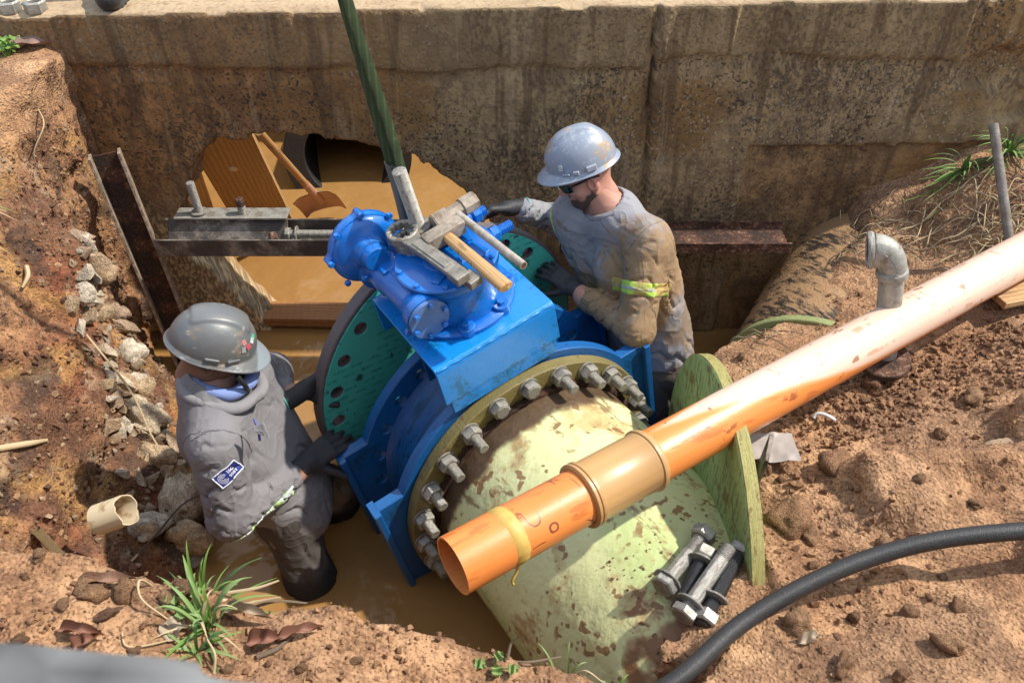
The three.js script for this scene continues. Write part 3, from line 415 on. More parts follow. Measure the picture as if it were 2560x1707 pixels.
  obj('end_cap', at(latheZ([[0, -0.155], [0.064, -0.155], [0.066, -0.153], [0.066, -0.142], [0.064, -0.140], [0, -0.140]], 48), wx, wy, 0), M.blueCap, v);
  for (let i = 0; i < 6; i++) { const a = i * Math.PI / 3 + 0.25, b = hexY(0.017, 0.011); b.rotateX(Math.PI / 2); obj('cap_bolt', at(b, wx + 0.055 * Math.cos(a), wy + 0.055 * Math.sin(a), -0.140), M.blueGear, v); }
  for (const [dx, dy, z] of [[-0.07, 0.02, -0.445], [-0.03, -0.07, -0.445], [-0.062, -0.045, -0.20]]) { const b = hexY(0.02, 0.02); b.rotateX(Math.PI / 2); obj('bolt', at(b, wx + dx, wy + dy, z), M.blueGear, v); }
  // spur reducer: a scalloped round case behind the worm, with a stepped shaft boss
  const rx = -0.168, ry = 0.888;
  const sc = []; for (let i = 0; i < 200; i++) { const t = i / 200 * 2 * Math.PI, lob = Math.pow(Math.max(0, Math.cos(t * 4 + 0.5)), 14) * 0.017; sc.push([(0.122 + lob) * Math.cos(t), (0.122 + lob) * Math.sin(t)]); }
  const rim = extr(poly(sc), 0.036, 0.005, 2, 8); rim.translate(0, 0, -0.018);
  obj('reducer_case', [at(boxUV(rim), rx, ry, -0.515), at(latheZ([[0, -0.565], [0.07, -0.56], [0.105, -0.545], [0.118, -0.53], [0.118, -0.5], [0.108, -0.484], [0.092, -0.476], [0.07, -0.472], [0.058, -0.462], [0, -0.462]], 56), rx, ry, 0), at(latheZ([[0.08, -0.49], [0.08, -0.465], [0, -0.465]], 40), wx, wy, 0)], M.blueGear, v);
  obj('shaft_boss', at(latheZ([[0.058, -0.475], [0.052, -0.448], [0.05, -0.436], [0.044, -0.434], [0.042, -0.41], [0.038, -0.406], [0, -0.404]], 36), rx - 0.004, ry + 0.012, 0), M.blueGear, v);
  for (let i = 0; i < 8; i++) { const a = (i * 45 - 7) * Math.PI / 180, b = hexY(0.019, 0.014); b.rotateX(Math.PI / 2); obj('bolt', at(b, rx + 0.129 * Math.cos(a), ry + 0.129 * Math.sin(a), -0.496), M.blueGear, v); }
  for (const [z, y, L] of [[-0.325, 0.835, 0.115], [-0.435, 0.85, 0.085]]) { // stop screws
    const nut = hexY(0.048, 0.03); const t = threadY(0.018, L, 0.006); for (const q of [nut, t]) q.rotateZ(-Math.PI / 2);
    const s = obj('stop_screw', at(t, 0.15, y, z), M.blueGear, v); const nu = obj('lock_nut', at(nut, 0.182, y, z), M.blueGear, s); obj('boss', at(latheX([[0.032, 0], [0.029, 0.04], [0, 0.04]], 24), 0.132, y, z), M.blueGear, v);
  }
  obj('lug', rbox(0.03, 0.07, 0.04, 0.008, 0.12, 0.84, -0.37), M.blueGear, v);
}
// ---------------------------------------------------------------- loose flange with a teal gasket, held by the two workers
{
  const f = thing('pipe_flange', 'dark steel flange faced with a teal gasket, held upright behind the blue valve', 'flange', [-0.2217, 0.474, -2.482]); f.rotation.y = THREE.MathUtils.degToRad(36.1);
  const ring = (R, r0) => { const s = new THREE.Shape(); s.absarc(0, 0, R, 0, Math.PI * 2); return circleHoles(s, 0.506, 0.0255, 24, THREE.MathUtils.degToRad(2.0), r0); };
  const gm = tex(1024, 1024, (u, v) => { const a = tfbm(u, v, 5, 5, 261), row = v * 26, k = Math.floor(row), fx = u * 11 + (k % 2) * 0.5 + 0.2 * tn(u, v, 5, 263), cell = Math.floor(fx), m = sstep(0.12, 0.2, fx - cell) * sstep(0.86, 0.78, fx - cell) * sstep(0.25, 0.35, row - k) * sstep(0.72, 0.62, row - k) * sstep(0.25, 0.65, tn(u, v, 200, 265)) * sstep(0.3, 0.5, tn(u, v, 9, 267)); let c = mix3([0.27, 0.70, 0.64], [0.33, 0.77, 0.70], a); c = mix3(c, [0.17, 0.50, 0.46], 0.65 * m); return mix3(c, [0.10, 0.20, 0.18], 0.7 * sstep(0.66, 0.74, tfbm(u, v, 12, 5, 269))); });
  const gask = boxUV(extr(ring(0.556, 0.20), 0.005, 0.001, 1, 96)); obj('gasket', gask, mat([1, 1, 1], 0.55, { map: rep(gm, 1.25, 1.25), bumpMap: rep(T.grain, 4, 4), bumpScale: 0.001 }), f);
  const back = boxUV(extr(ring(0.570, 0.20), 0.055, 0.004, 1, 96)); obj('flange_ring', back, mat([0.16, 0.14, 0.15], 0.6, { map: rep(T.scuff, 2, 2), bumpMap: rep(T.grain, 5, 5), bumpScale: 0.003 }), f).position.z = -0.056;
  obj('hub', latheZ([[0.40, -0.05], [0.44, -0.056], [0.42, -0.10], [0.413, -0.17], [0.40, -0.17], [0.40, -0.05]], 80), M.steel, f);
  const st = threadY(0.017, 0.03, 0.006); st.rotateX(Math.PI / 2); const pm = mat([0.34, 0.17, 0.22], 0.5, { metalness: 0.4 });
  for (const k of [8, 9, 10, 3, 4]) { const a = THREE.MathUtils.degToRad(2.0 + 15 * k); const s = obj('stud_tip', st, pm, f); s.position.set(0.506 * Math.cos(a) + 0.006, 0.506 * Math.sin(a), -0.05); }
}
// ---------------------------------------------------------------- tools left on the gearbox (placed in the valve's frame)
const vm = new THREE.Matrix4().compose(VA3(FC), new THREE.Quaternion().setFromEuler(new THREE.Euler(0, VALVE_Q.y, VALVE_Q.z, 'YXZ')), V(1, 1, 1));
function onValve(o, x, y, z, ry = 0, rx = 0, rz = 0) { const q = new THREE.Matrix4().compose(V(x, y, z), new THREE.Quaternion().setFromEuler(new THREE.Euler(rx, ry, rz, 'YXZ')), V(1, 1, 1)); vm.clone().multiply(q).decompose(o.position, o.quaternion, o.scale); return o; }
function boltThing(label, group, { r = 0.021, L = 0.21, grip = 0, head = true, nuts = [], wash = [], m = M.zinc, dark = false, nm = 'hex_bolt' }) {
  const b = thing(nm, label, 'bolt', [0, 0, 0], group), af = r * 2.95; let y = 0;
  if (head) { obj('bolt_head', hexY(af, r * 1.25), m, b); y = r * 1.25; }
  const parts = []; if (grip > 0) parts.push(at(lathe([[0, 0], [r * 0.97, 0], [r * 0.97, grip], [0, grip]], 24), 0, y, 0)); parts.push(at(threadY(r, L - grip - y, 0.0055), 0, y + grip, 0));
  obj('shank', parts, dark ? M.darkThread : m, b);
  for (const h of nuts) obj('nut', at(hexY(af, r * 1.65, r * 0.92), 0, h, 0, 0, h * 40, 0), m, b);
  for (const h of wash) obj('washer', at(ringY(r * 0.95, r * 1.95, 0.006), 0, h, 0), m, b);
  return b;
}
{
  const b = boltThing('tall grey threaded bolt standing on end through a thick washer on the blue gearbox', null, { L: 0.245, grip: 0.0, r: 0.0225, m: M.zinc, wash: [] });
  obj('spacer', at(ringY(0.0, 0.042, 0.03, 40), 0, 0.005, 0), M.zincDull, b); onValve(b, -0.008, 0.905, -0.415, 0, 0, 0.03);
}
function ringWrench(label) {       // slugging wrench: twelve-point ring, stepped shank and striking block; along +z
  const w = thing('ring_wrench', label, 'wrench', [0, 0, 0], 'wrenches on the gearbox');
  const s = new THREE.Shape(); s.absarc(0, 0, 0.046, 0, Math.PI * 2); const h = new THREE.Path(); for (let i = 0; i <= 48; i++) { const a = -i / 48 * 2 * Math.PI, r = 0.0325 + 0.0035 * Math.abs(((i % 4) - 2) / 2) * 2 - 0.0035; i ? h.lineTo(r * Math.cos(a), r * Math.sin(a)) : h.moveTo(r * Math.cos(a), r * Math.sin(a)); } s.holes.push(h);
  const g = boxUV(extr(s, 0.026, 0.003, 1, 40)); g.rotateX(-Math.PI / 2); obj('ring', g, M.toolSteel, w);
  const sh = boxUV(extr(poly([[-0.028, 0.034], [0.028, 0.034], [0.021, 0.085], [0.018, 0.235], [-0.018, 0.235], [-0.021, 0.085]]), 0.018, 0.004, 2)); sh.rotateX(Math.PI / 2); sh.translate(0, 0.021, 0);
  const web = boxUV(extr(poly([[-0.014, 0.07], [0.014, 0.07], [0.011, 0.22], [-0.011, 0.22]]), 0.003, 0.001)); web.rotateX(Math.PI / 2); web.translate(0, 0.0245, 0);
  obj('shank', [sh, web], M.toolSteel, w); obj('striking_block', [rbox(0.042, 0.026, 0.05, 0.004, 0, 0.0125, 0.262)], M.toolSteel, w);
  return w;
}
onValve(ringWrench('lower steel ring wrench, showing under the other wrench on the blue gearbox'), -0.058, 0.903, -0.392, 0.17).scale.setScalar(1.13);
onValve(ringWrench('upper steel ring wrench with twelve-point ring, lying on another wrench'), -0.068, 0.932, -0.405, 0.10).scale.setScalar(1.13);
{
  const h = thing('hammer', 'sledge hammer with a square steel head and flat wooden handle', 'hammer', [0, 0, 0], 'hammers on the gearbox');
  const hd = boxUV(extr(poly([[-0.068, -0.021], [-0.06, -0.025], [0.06, -0.025], [0.068, -0.021], [0.068, 0.021], [0.06, 0.025], [-0.06, 0.025], [-0.068, 0.021]]), 0.048, 0.004, 1)); hd.translate(0, 0, -0.024); obj('head', hd, M.hammerSteel, h);
  const hs = new THREE.Shape(); hs.absellipse(0, 0, 0.021, 0.0145, 0, Math.PI * 2); const hg = extr(hs, 0.315, 0.004, 2, 20); hg.translate(0, 0, 0.014); const p = hg.attributes.position; for (let i = 0; i < p.count; i++) { const k = 0.9 + 0.22 * sstep(0.08, 0.32, p.getZ(i)); p.setX(i, p.getX(i) * k); } boxUV(hg); const u = hg.attributes.uv; for (let i = 0; i < u.count; i++) u.setXY(i, u.getX(i), p.getZ(i)); obj('handle', hg, M.handle, h);
  obj('stain_spot', at(lathe([[0.006, 0], [0.005, 0.0015], [0, 0.002]], 12), 0.004, -0.006, 0.329, Math.PI / 2, 0, 0), mat([0.45, 0.33, 0.03], 0.5), h);
  onValve(h, 0.028, 0.943, -0.312, 0.02, 0.035, 0.0); h.rotateY(0.03);
}
{
  const h = thing('hammer', 'sledge hammer with an eight-sided steel head and pale tube handle', 'hammer', [0, 0, 0], 'hammers on the gearbox');
  const oct = (r, L, z) => { const g = new THREE.CylinderGeometry(r, r, L, 8); g.rotateZ(Math.PI / 2); g.rotateX(Math.PI / 8); g.translate(z, 0, 0); return toCreasedNormals(g, 0.4); };
  obj('head', [oct(0.031, 0.05, -0.052), oct(0.031, 0.05, 0.052), oct(0.025, 0.07, 0), oct(0.0285, 0.004, -0.079), oct(0.0285, 0.004, 0.079)].map(g => boxUV(g)), M.hammerSteel, h);
  obj('handle', [bar([0, 0, 0.01], [0, -0.004, 0.355], 0.0135, 0.0125, 20)], mat([0.80, 0.74, 0.66], 0.5, { metalness: 0.1, map: rep(T.zinc, 4, 4) }), h); obj('handle_end', bar([0, -0.004, 0.3545], [0, -0.004, 0.3555], 0.0095, 0.0095, 16), M.rustDark, h);
  onValve(h, 0.105, 0.948, -0.375, -0.05, 0.02, 0.0); h.rotateY(0.12);
}

// ---------------------------------------------------------------- lifting sling and shackle
{
  const s = thing('lifting_sling', 'dark green webbing sling hanging down to the valve', 'sling');
  const up = (o) => [[-0.364 + o, 1.335, -2.413], [-0.395 + o, 1.5, -2.414], [-0.465 + o * 0.4, 1.87, -2.416], [-0.60 + o * 0.2, 2.58, -2.42], [-0.74, 3.3, -2.425]];
  const band = (pts, w, t, tw) => { const cv = new THREE.CatmullRomCurve3(pts.map(VA3)), n = 70, P = [], I = []; for (let i = 0; i <= n; i++) { const c = cv.getPointAt(i / n), a = tw(i / n), wx = Math.cos(a), wz = Math.sin(a), f = 0.0016 * Math.sin(i * 1.9); for (const [k, q] of [[-0.5, -1], [-0.46, -1.25], [0, -1], [0.46, -1.25], [0.5, -1], [0.5, 1], [0, 1], [-0.5, 1]]) P.push(c.x + wx * w * k - wz * t * q * 0.5, c.y, c.z + wz * w * k + wx * t * q * 0.5 + f); } for (let i = 0; i < n; i++) for (let k = 0; k < 8; k++) { const a = i * 8 + k, b = i * 8 + (k + 1) % 8; I.push(a, b, a + 8, b, b + 8, a + 8); } const g = new THREE.BufferGeometry(); g.setAttribute('position', new THREE.Float32BufferAttribute(P, 3)); g.setIndex(I); g.computeVertexNormals(); return boxUV(g); };
  const wm = tex(256, 256, (u, v) => { const w = 0.5 + 0.5 * Math.sin(v * 256 * Math.PI / 4), a = tfbm(u, v, 6, 5, 271), l = sstep(0.86, 0.96, Math.abs(Math.sin(u * 22))); return mix3(mix3([0.20, 0.26, 0.15], [0.36, 0.42, 0.27], 0.5 * w + 0.5 * a), [0.52, 0.55, 0.42], 0.35 * l + 0.3 * sstep(0.6, 0.8, a)); });
  const m = mat([0.62, 0.66, 0.55], 0.9, { map: rep(wm, 8, 8), bumpMap: rep(T.cloth, 10, 10), bumpScale: 0.002 });
  obj('strap', band(up(-0.012), 0.036, 0.007, t => 0.5 + 0.3 * t), m, s); obj('strap', band(up(0.016), 0.031, 0.007, t => -0.45 - 0.3 * t).translate(0.004, 0, 0.014), m, s);
  const sl = [[-0.338, 1.12, -2.425], [-0.345, 1.2, -2.415], [-0.357, 1.29, -2.412], [-0.372, 1.37, -2.412]]; obj('eye_sleeve', [band(sl.map(p => [p[0] - 0.018, p[1], p[2]]), 0.036, 0.012, () => 0.9), band(sl.map(p => [p[0] + 0.014, p[1], p[2] + 0.01]), 0.034, 0.012, () => -0.9)], mat([0.20, 0.20, 0.185], 0.85, { map: rep(T.scuff, 6, 6), bumpMap: rep(T.cloth, 8, 8), bumpScale: 0.002 }), s);
}
{
  const k = thing('shackle', 'dark bow shackle with a pale pin, joining the green sling to the gearbox', 'shackle', [-0.335, 1.095, -2.425]);
  const bow = []; for (let i = 0; i <= 12; i++) { const a = Math.PI * i / 12; bow.push([0.034 * Math.cos(a), 0.03 + 0.045 * Math.sin(a), 0]); } obj('bow', [tube([[0.026, -0.045, 0], ...bow, [-0.026, -0.045, 0]], 0.0095, 60, 10), at(lathe([[0, -0.012], [0.02, -0.012], [0.02, 0.012], [0, 0.012]], 16), 0.026, -0.05, 0, 0, 0, Math.PI / 2), at(lathe([[0, -0.012], [0.02, -0.012], [0.02, 0.012], [0, 0.012]], 16), -0.026, -0.05, 0, 0, 0, Math.PI / 2)], M.steel, k);
  obj('pin', [bar([-0.055, -0.05, 0], [0.075, -0.05, 0], 0.0105, 0.0105, 16), at(hexY(0.028, 0.016), -0.05, -0.05, 0, 0, 0, Math.PI / 2)], M.zinc, k); k.rotation.set(0.2, -0.9, -0.35);
}
// ---------------------------------------------------------------- round green plate set against the pipe, steel angle beside it
{
  const d = thing('round_plate', 'thick round plate painted pale green, standing on edge against the buried end of the pipe', 'plate', [0.605, 0.43, -1.735]); d.rotation.y = 0.03;
  const sm = tex(512, 512, (u, v) => { const s = fbm(u * 120, v * 5, 3, 4, 0.65), a = tfbm(u, v, 6, 5, 283), b = tfbm(u, v, 30, 3, 285); let c = mix3([0.56, 0.66, 0.40], [0.68, 0.76, 0.52], 0.5 * a + 0.5 * s); c = mix3(c, [0.36, 0.33, 0.19], 0.6 * sstep(0.50, 0.66, 0.7 * s + 0.3 * b)); return mix3(c, [0.45, 0.33, 0.2], 0.6 * sstep(0.6, 0.7, a)); });
  const rm = tex(512, 512, (u, v) => { const s = fbm(u * 60, v * 14, 6, 4, 0.65), a = tfbm(u, v, 8, 5, 293); return mix3(mix3([0.60, 0.58, 0.36], [0.74, 0.72, 0.48], a), [0.48, 0.38, 0.24], 0.8 * sstep(0.58, 0.72, 0.5 * s + 0.5 * a)); });
  const shp = []; for (let i = 0; i < 90; i++) { const a = i / 90 * 2 * Math.PI, r = 0.55 + 0.004 * (vn(Math.cos(a) * 9, Math.sin(a) * 9, 3) - 0.5); shp.push([r * Math.cos(a), r * Math.sin(a)]); }
  const face = extr(poly(shp), 0.036, 0.005, 2); face.rotateY(Math.PI / 2); boxUV(face); const bm = { bumpMap: rep(T.grain, 4, 4), bumpScale: 0.004 };
  obj('plate_face', face, mat([0.9, 0.9, 0.8], 0.7, { map: rep(sm, 2, 2), ...bm }), d);
  obj('rim_band', latheX([[0.542, 0.003], [0.5535, 0.005], [0.5535, 0.040], [0.542, 0.042]], 100), mat([0.95, 0.92, 0.82], 0.7, { map: rep(rm, 18, 3), ...bm }), d);
}
{
  const a = thing('steel_angle', 'short piece of dark steel angle lying between the green plate and the soil', 'steel angle', [0.687, 0.800, -1.653]); a.rotation.set(0.1, -0.35, 0.12);
  obj('plate', rbox(0.012, 0.15, 0.10, 0.002, 0.035, 0.03, 0, 0, 0, -0.15), M.steel, a); obj('plate', rbox(0.10, 0.010, 0.09, 0.002, -0.018, -0.042, 0.0, 0, 0, -0.1), M.steel, a); obj('end_lip', rbox(0.09, 0.035, 0.008, 0.002, -0.02, -0.045, 0.05), M.paleRust, a);
}
// ---------------------------------------------------------------- orange drain pipe with its socket
{
  const p = thing('drain_pipe', 'long orange plastic drain pipe lying across the trench, its far part whitish along the top', 'pipe', [-0.141, 0.95, -1.208]); p.rotation.y = Math.atan2(0.5556, 0.8315);
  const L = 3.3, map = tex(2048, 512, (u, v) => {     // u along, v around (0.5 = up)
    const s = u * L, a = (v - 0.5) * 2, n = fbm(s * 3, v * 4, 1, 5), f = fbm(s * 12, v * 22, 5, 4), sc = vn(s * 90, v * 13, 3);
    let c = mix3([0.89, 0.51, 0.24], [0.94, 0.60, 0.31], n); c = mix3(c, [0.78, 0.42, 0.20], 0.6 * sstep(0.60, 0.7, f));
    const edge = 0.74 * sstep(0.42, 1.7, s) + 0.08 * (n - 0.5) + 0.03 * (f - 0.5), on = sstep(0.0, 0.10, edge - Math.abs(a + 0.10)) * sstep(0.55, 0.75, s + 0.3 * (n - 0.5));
    c = mix3(c, mix3([0.90, 0.78, 0.70], [0.95, 0.87, 0.81], n), 0.93 * on); c = mix3(c, [0.76, 0.52, 0.40], on * 0.55 * sstep(0.60, 0.74, f) * sstep(0.4, 0.8, sc));  // whitish along the upper side, broader towards the far end
    c = mix3(c, [0.50, 0.27, 0.16], 0.6 * sstep(0.72, 0.78, fbm(s * 22, v * 12 + 3, 9, 4)));
    if (s > 0.18 && s < 0.40) { const k = Math.abs(vn(s * 24, v * 9, 21) - 0.5); c = mix3(c, [0.33, 0.16, 0.16], 0.75 * sstep(0.035, 0.012, k) * sstep(0.45, 0.65, vn(s * 16, v * 12, 23))); }     // pen marks
    return c;
  });
  const o = new THREE.CylinderGeometry(0.075, 0.075, L, 56, 1, true); { const u = o.attributes.uv; for (let i = 0; i < u.count; i++) { const a = u.getX(i), t = u.getY(i); u.setXY(i, t, (a + 0.5) % 1 === 0 && a > 0.4 ? a : a); } }
  o.rotateY(Math.PI / 2); o.rotateZ(-Math.PI / 2); o.translate(L / 2, 0, 0);
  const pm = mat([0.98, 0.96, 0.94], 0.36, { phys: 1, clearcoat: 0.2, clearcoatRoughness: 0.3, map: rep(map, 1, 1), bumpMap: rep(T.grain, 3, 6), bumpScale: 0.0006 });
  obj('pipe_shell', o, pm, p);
  obj('pipe_bore', latheX([[0.075, 0], [0.070, 0], [0.070, L]], 48), mat([0.86, 0.32, 0.085], 0.5, { map: rep(T.scuff, 3, 3) }), p);
  const cm = mat([0.60, 0.355, 0.14], 0.42, { phys: 1, clearcoat: 0.2, clearcoatRoughness: 0.3, map: rep(T.scuff, 2, 2) });
  const c = obj('socket', latheX([[0.0755, 0.375], [0.084, 0.375], [0.085, 0.377], [0.085, 0.402], [0.0832, 0.405], [0.083, 0.585], [0.0845, 0.588], [0.085, 0.61], [0.0835, 0.613], [0.0755, 0.613]], 64), cm, p);
  for (const s of [0.382, 0.395, 0.598]) obj('rib', latheX([[0.083, s - 0.006], [0.0885, s - 0.004], [0.0893, s], [0.0885, s + 0.004], [0.083, s + 0.006]], 64), cm, c);
  const tg = latheX([[0.0752, 0.132], [0.0764, 0.134], [0.0764, 0.166], [0.0752, 0.168]], 64); { const q = tg.attributes.position; for (let i = 0; i < q.count; i++) { const a = Math.atan2(q.getZ(i), q.getY(i)); q.setX(i, q.getX(i) + 0.007 * Math.sin(a * 1.0 + 0.6) + 0.003 * (vn(Math.cos(a) * 9, Math.sin(a) * 9, q.getX(i) > 0.15 ? 1 : 2) - 0.5)); } }
  obj('tape', tg, mat([0.70, 0.47, 0.12], 0.5, { map: rep(T.scuff, 6, 6) }), p); obj('tape_end', tube([[0.158, -0.06, 0.047], [0.15, -0.085, 0.05], [0.135, -0.11, 0.052], [0.14, -0.128, 0.05]], 0.004, 14, 5), mat([0.75, 0.50, 0.09], 0.5), p);
}
// ---------------------------------------------------------------- black hose over the spoil
{
  const h = [[0.146, 0.800, -0.864], [0.255, 0.810, -0.917], [0.379, 0.830, -0.986], [0.540, 0.845, -1.111], [0.709, 0.880, -1.195], [0.875, 0.915, -1.249], [1.032, 0.950, -1.273], [1.234, 0.985, -1.275], [1.488, 1.000, -1.277], [1.759, 1.040, -1.247]];
  const hs = tag(obj('hose', tube(h.map(p => [p[0], p[1] + 0.012, p[2]]), 0.0215, 220, 18), mat([0.035, 0.036, 0.038], 0.5, { map: rep(T.scuff, 3, 3), bumpMap: rep(T.grain, 12, 6), bumpScale: 0.002 })), 'thick black rubber hose curving over the dug soil', 'hose');
}
// ---------------------------------------------------------------- galvanised stand pipe with an elbow
{
  const e = thing('stand_pipe', 'grey galvanised stand pipe ending in a large elbow, rising from the soil', 'pipe', [1.225, 0.875, -2.14]);
  const zm = mat([0.80, 0.80, 0.76], 0.5, { metalness: 0.35, map: rep(T.zinc, 5, 5), bumpMap: rep(T.grain, 12, 12), bumpScale: 0.0015 });
  obj('pipe', bar([0, -0.3, 0], [0, 0.27, 0], 0.052, 0.052, 36), zm, e);
  const pts = []; for (let i = 0; i <= 14; i++) { const a = i / 14 * Math.PI / 2; pts.push([-0.078 + 0.078 * Math.cos(a), 0.30 + 0.078 * Math.sin(a), 0]); }
  const tg = boxUV(tube(pts, 0.058, 28, 36)); const el = obj('elbow', [tg, at(lathe([[0.05, 0], [0.064, 0], [0.0665, 0.006], [0.0665, 0.02], [0.064, 0.026], [0.055, 0.03]], 40), 0, 0.272, 0), at(lathe([[0.055, 0], [0.064, 0.004], [0.0675, 0.010], [0.0675, 0.022], [0.064, 0.028], [0.051, 0.028], [0.049, -0.01]], 40), -0.078, 0.378, 0, 0, 0, Math.PI / 2)], zm, e);
  obj('bore', at(lathe([[0, 0], [0.0505, 0], [0.0505, 0.022]], 30), -0.078, 0.378, 0, 0, 0, Math.PI / 2), M.rustDark, e); e.rotation.set(0, -0.22, 0.2); e.scale.set(0.72, 0.92, 0.72);
  const font = await new FontLoader().loadAsync('fonts/droid/droid_sans_bold.typeface.json');
  const tx = []; 'TUPY'.split('').forEach((ch, i) => { const g = new TextGeometry(ch, { font, size: 0.019, depth: 0.004, curveSegments: 3 }); const a = (62 - i * 19) * Math.PI / 180, R = 0.083; g.translate(-0.008, -0.009, 0); g.rotateZ(a - Math.PI / 2); g.translate(-0.078 + R * Math.cos(a), 0.30 + R * Math.sin(a), 0.0555); tx.push(boxUV(g)); });
  const t4 = new TextGeometry('4', { font, size: 0.016, depth: 0.004, curveSegments: 3 }); t4.translate(0.0, 0.279, 0.0635); tx.push(boxUV(t4)); obj('cast_lettering', tx, zm, el);
  obj('base_disc', at(lathe([[0, 0], [0.115, 0], [0.12, 0.005], [0.12, 0.022], [0.115, 0.027], [0, 0.027]], 40), -0.01, -0.09, 0.02, 0.16, 0, -0.12), M.rustSteel, e);
}
// ---------------------------------------------------------------- half-buried pipe stained black, with a green end ring
{
  const b = thing('buried_pipe', 'half-buried pipe with black coating under tan mud and a green painted end ring', 'pipe', [1.20, 0.285, -2.48]); const len = 1.0;
  b.quaternion.setFromUnitVectors(V(0, 0, -1), V(0.42, 0.03, -0.71).normalize());
  const map = tex(1024, 1024, (u, v) => { const a = fbm(u * 12, v * 5, 1, 5, 0.6), s = fbm(u * 120 + v * 60, v * 22 - u * 14, 4, 5, 0.78); let c = mix3([0.60, 0.48, 0.35], [0.69, 0.56, 0.42], a); return mix3(c, [0.13, 0.12, 0.115], 0.88 * sstep(0.47, 0.62, 0.55 * s + 0.45 * a)); });
  const g = new THREE.CylinderGeometry(0.375, 0.375, len, 80, 1, true); g.rotateX(Math.PI / 2); g.translate(0, 0, -len / 2 - 0.03); obj('pipe_shell', g, mat([1, 0.95, 0.88], 0.6, { map: rep(map, 1, 1), bumpMap: rep(T.grain, 6, 3), bumpScale: 0.006 }), b);
  obj('end_ring', latheZ([[0.34, 0.0], [0.377, 0.0], [0.38, -0.004], [0.38, -0.03], [0.375, -0.036]], 72), mat([0.42, 0.48, 0.20], 0.6, { map: rep(T.scuff, 4, 4), bumpMap: rep(T.grain, 5, 5), bumpScale: 0.004 }), b);
  obj('end_plug', latheZ([[0.35, -0.01], [0, -0.02]], 40), M.clod, b);
}
// ---------------------------------------------------------------- steel channels in the pit
function channel(w, h, t, L) { return boxUV(extr(poly([[-w / 2, 0], [w / 2, 0], [w / 2, h], [w / 2 - t, h], [w / 2 - t, t], [-w / 2 + t, t], [-w / 2 + t, h], [-w / 2, h]]), L, 0.002)); }
{
  const g = channel(0.17, 0.078, 0.009, 1.30); g.rotateY(-Math.PI / 2); g.translate(0.65, 0, 0); 
  tag(obj('steel_channel', g, M.steel), 'grey steel channel laid level across the broken hole, loose bolts on it', 'steel beam').position.set(-0.83, 0.648, -3.035);
  const r = channel(0.18, 0.045, 0.009, 0.98); r.rotateY(-Math.PI / 2); r.translate(0.49, 0, 0);
  tag(obj('steel_channel', r, M.rustSteel), 'reddish rusty steel channel laid level along the wall foot beside the muddy-shouldered worker', 'steel beam').position.set(0.69, 0.632, -3.09);
  const q = thing('steel_post', 'rusty steel channel post standing upright in the pit corner, pale flange edges', 'steel post', [-1.49, -0.35, -3.0]);
  const c = channel(0.118, 0.05, 0.010, 1.44); c.rotateX(-Math.PI / 2); c.rotateY(0); obj('web', boxUV(at(new THREE.BoxGeometry(0.098, 1.43, 0.01), 0, 0.715, -0.022)), M.rustDark, q);
  for (const s of [-1, 1]) obj('flange', rbox(0.012, 1.44, 0.055, 0.002, s * 0.055, 0.72, 0), M.paleRust, q);
  q.rotation.set(-0.035, 0.35, 0.075);
}
// angle piece, bolts and nuts lying on the grey channel
{
  const a = thing('angle_piece', 'grey steel angle piece with bolt holes resting in the level channel', 'steel angle', [-1.19, 0.66, -3.045]);
  obj('upright_leg', rbox(0.50, 0.105, 0.010, 0.002, 0, 0.060, 0.012, -0.62), M.steel, a); obj('top_leg', rbox(0.47, 0.010, 0.085, 0.002, 0.02, 0.117, -0.03), M.zincDull, a);
  const b1 = boltThing('long grey bolt standing on end on the steel angle piece', 'bolts on the channel', { L: 0.19, r: 0.0175, m: M.zincDull, nuts: [0.02], wash: [0.05] }); b1.position.set(...[-1.303, 0.739, -3.070]); b1.rotation.z = 0.05;
  const b2 = boltThing('short rusty-topped bolt standing on end beside a loose nut', 'bolts on the channel', { L: 0.125, r: 0.0175, m: M.zincDull, nuts: [0.02], wash: [0.05] }); b2.position.set(...[-1.126, 0.727, -3.070]); obj('rusty_tip', lathe([[0.0178, 0.095], [0.0182, 0.1], [0.0182, 0.122], [0.015, 0.127], [0, 0.127]], 18), M.rustSteel, b2);
  const nu = (label, p, rx, rz, m = M.zincDull) => { const o = tag(obj('hex_nut', hexY(0.054, 0.032, 0.0185), m), label, 'nut', 'loose nuts'); o.position.set(...p); o.rotation.set(rx, 0.3, rz); return o; };
  nu('open hex nut lying flat between the two upright bolts', [-1.203, 0.744, -3.070], 0.0, 0.1);
  nu('rusty hex nut on edge at the end of the lying bolt', [-0.986, 0.689, -3.030], 0, Math.PI / 2, M.rustSteel);
  const b3 = boltThing('zinc bolt lying along the channel towards the blue gearbox', 'bolts on the channel', { L: 0.24, r: 0.0175, grip: 0.08, m: M.zincDull, wash: [0.045] }); b3.position.set(...[-0.952, 0.707, -3.030]); b3.rotation.z = -Math.PI / 2;
  nu('clean hex nut lying on the sunlit wall top', [-1.905, wallTop(-1.9) - 0.004, -3.285], 0, 0, M.zinc).scale.setScalar(1.35); nu('clean hex nut lying on the sunlit wall top', [-1.805, wallTop(-1.8) - 0.004, -3.283], 0, 0, M.zinc).scale.setScalar(1.35);
}
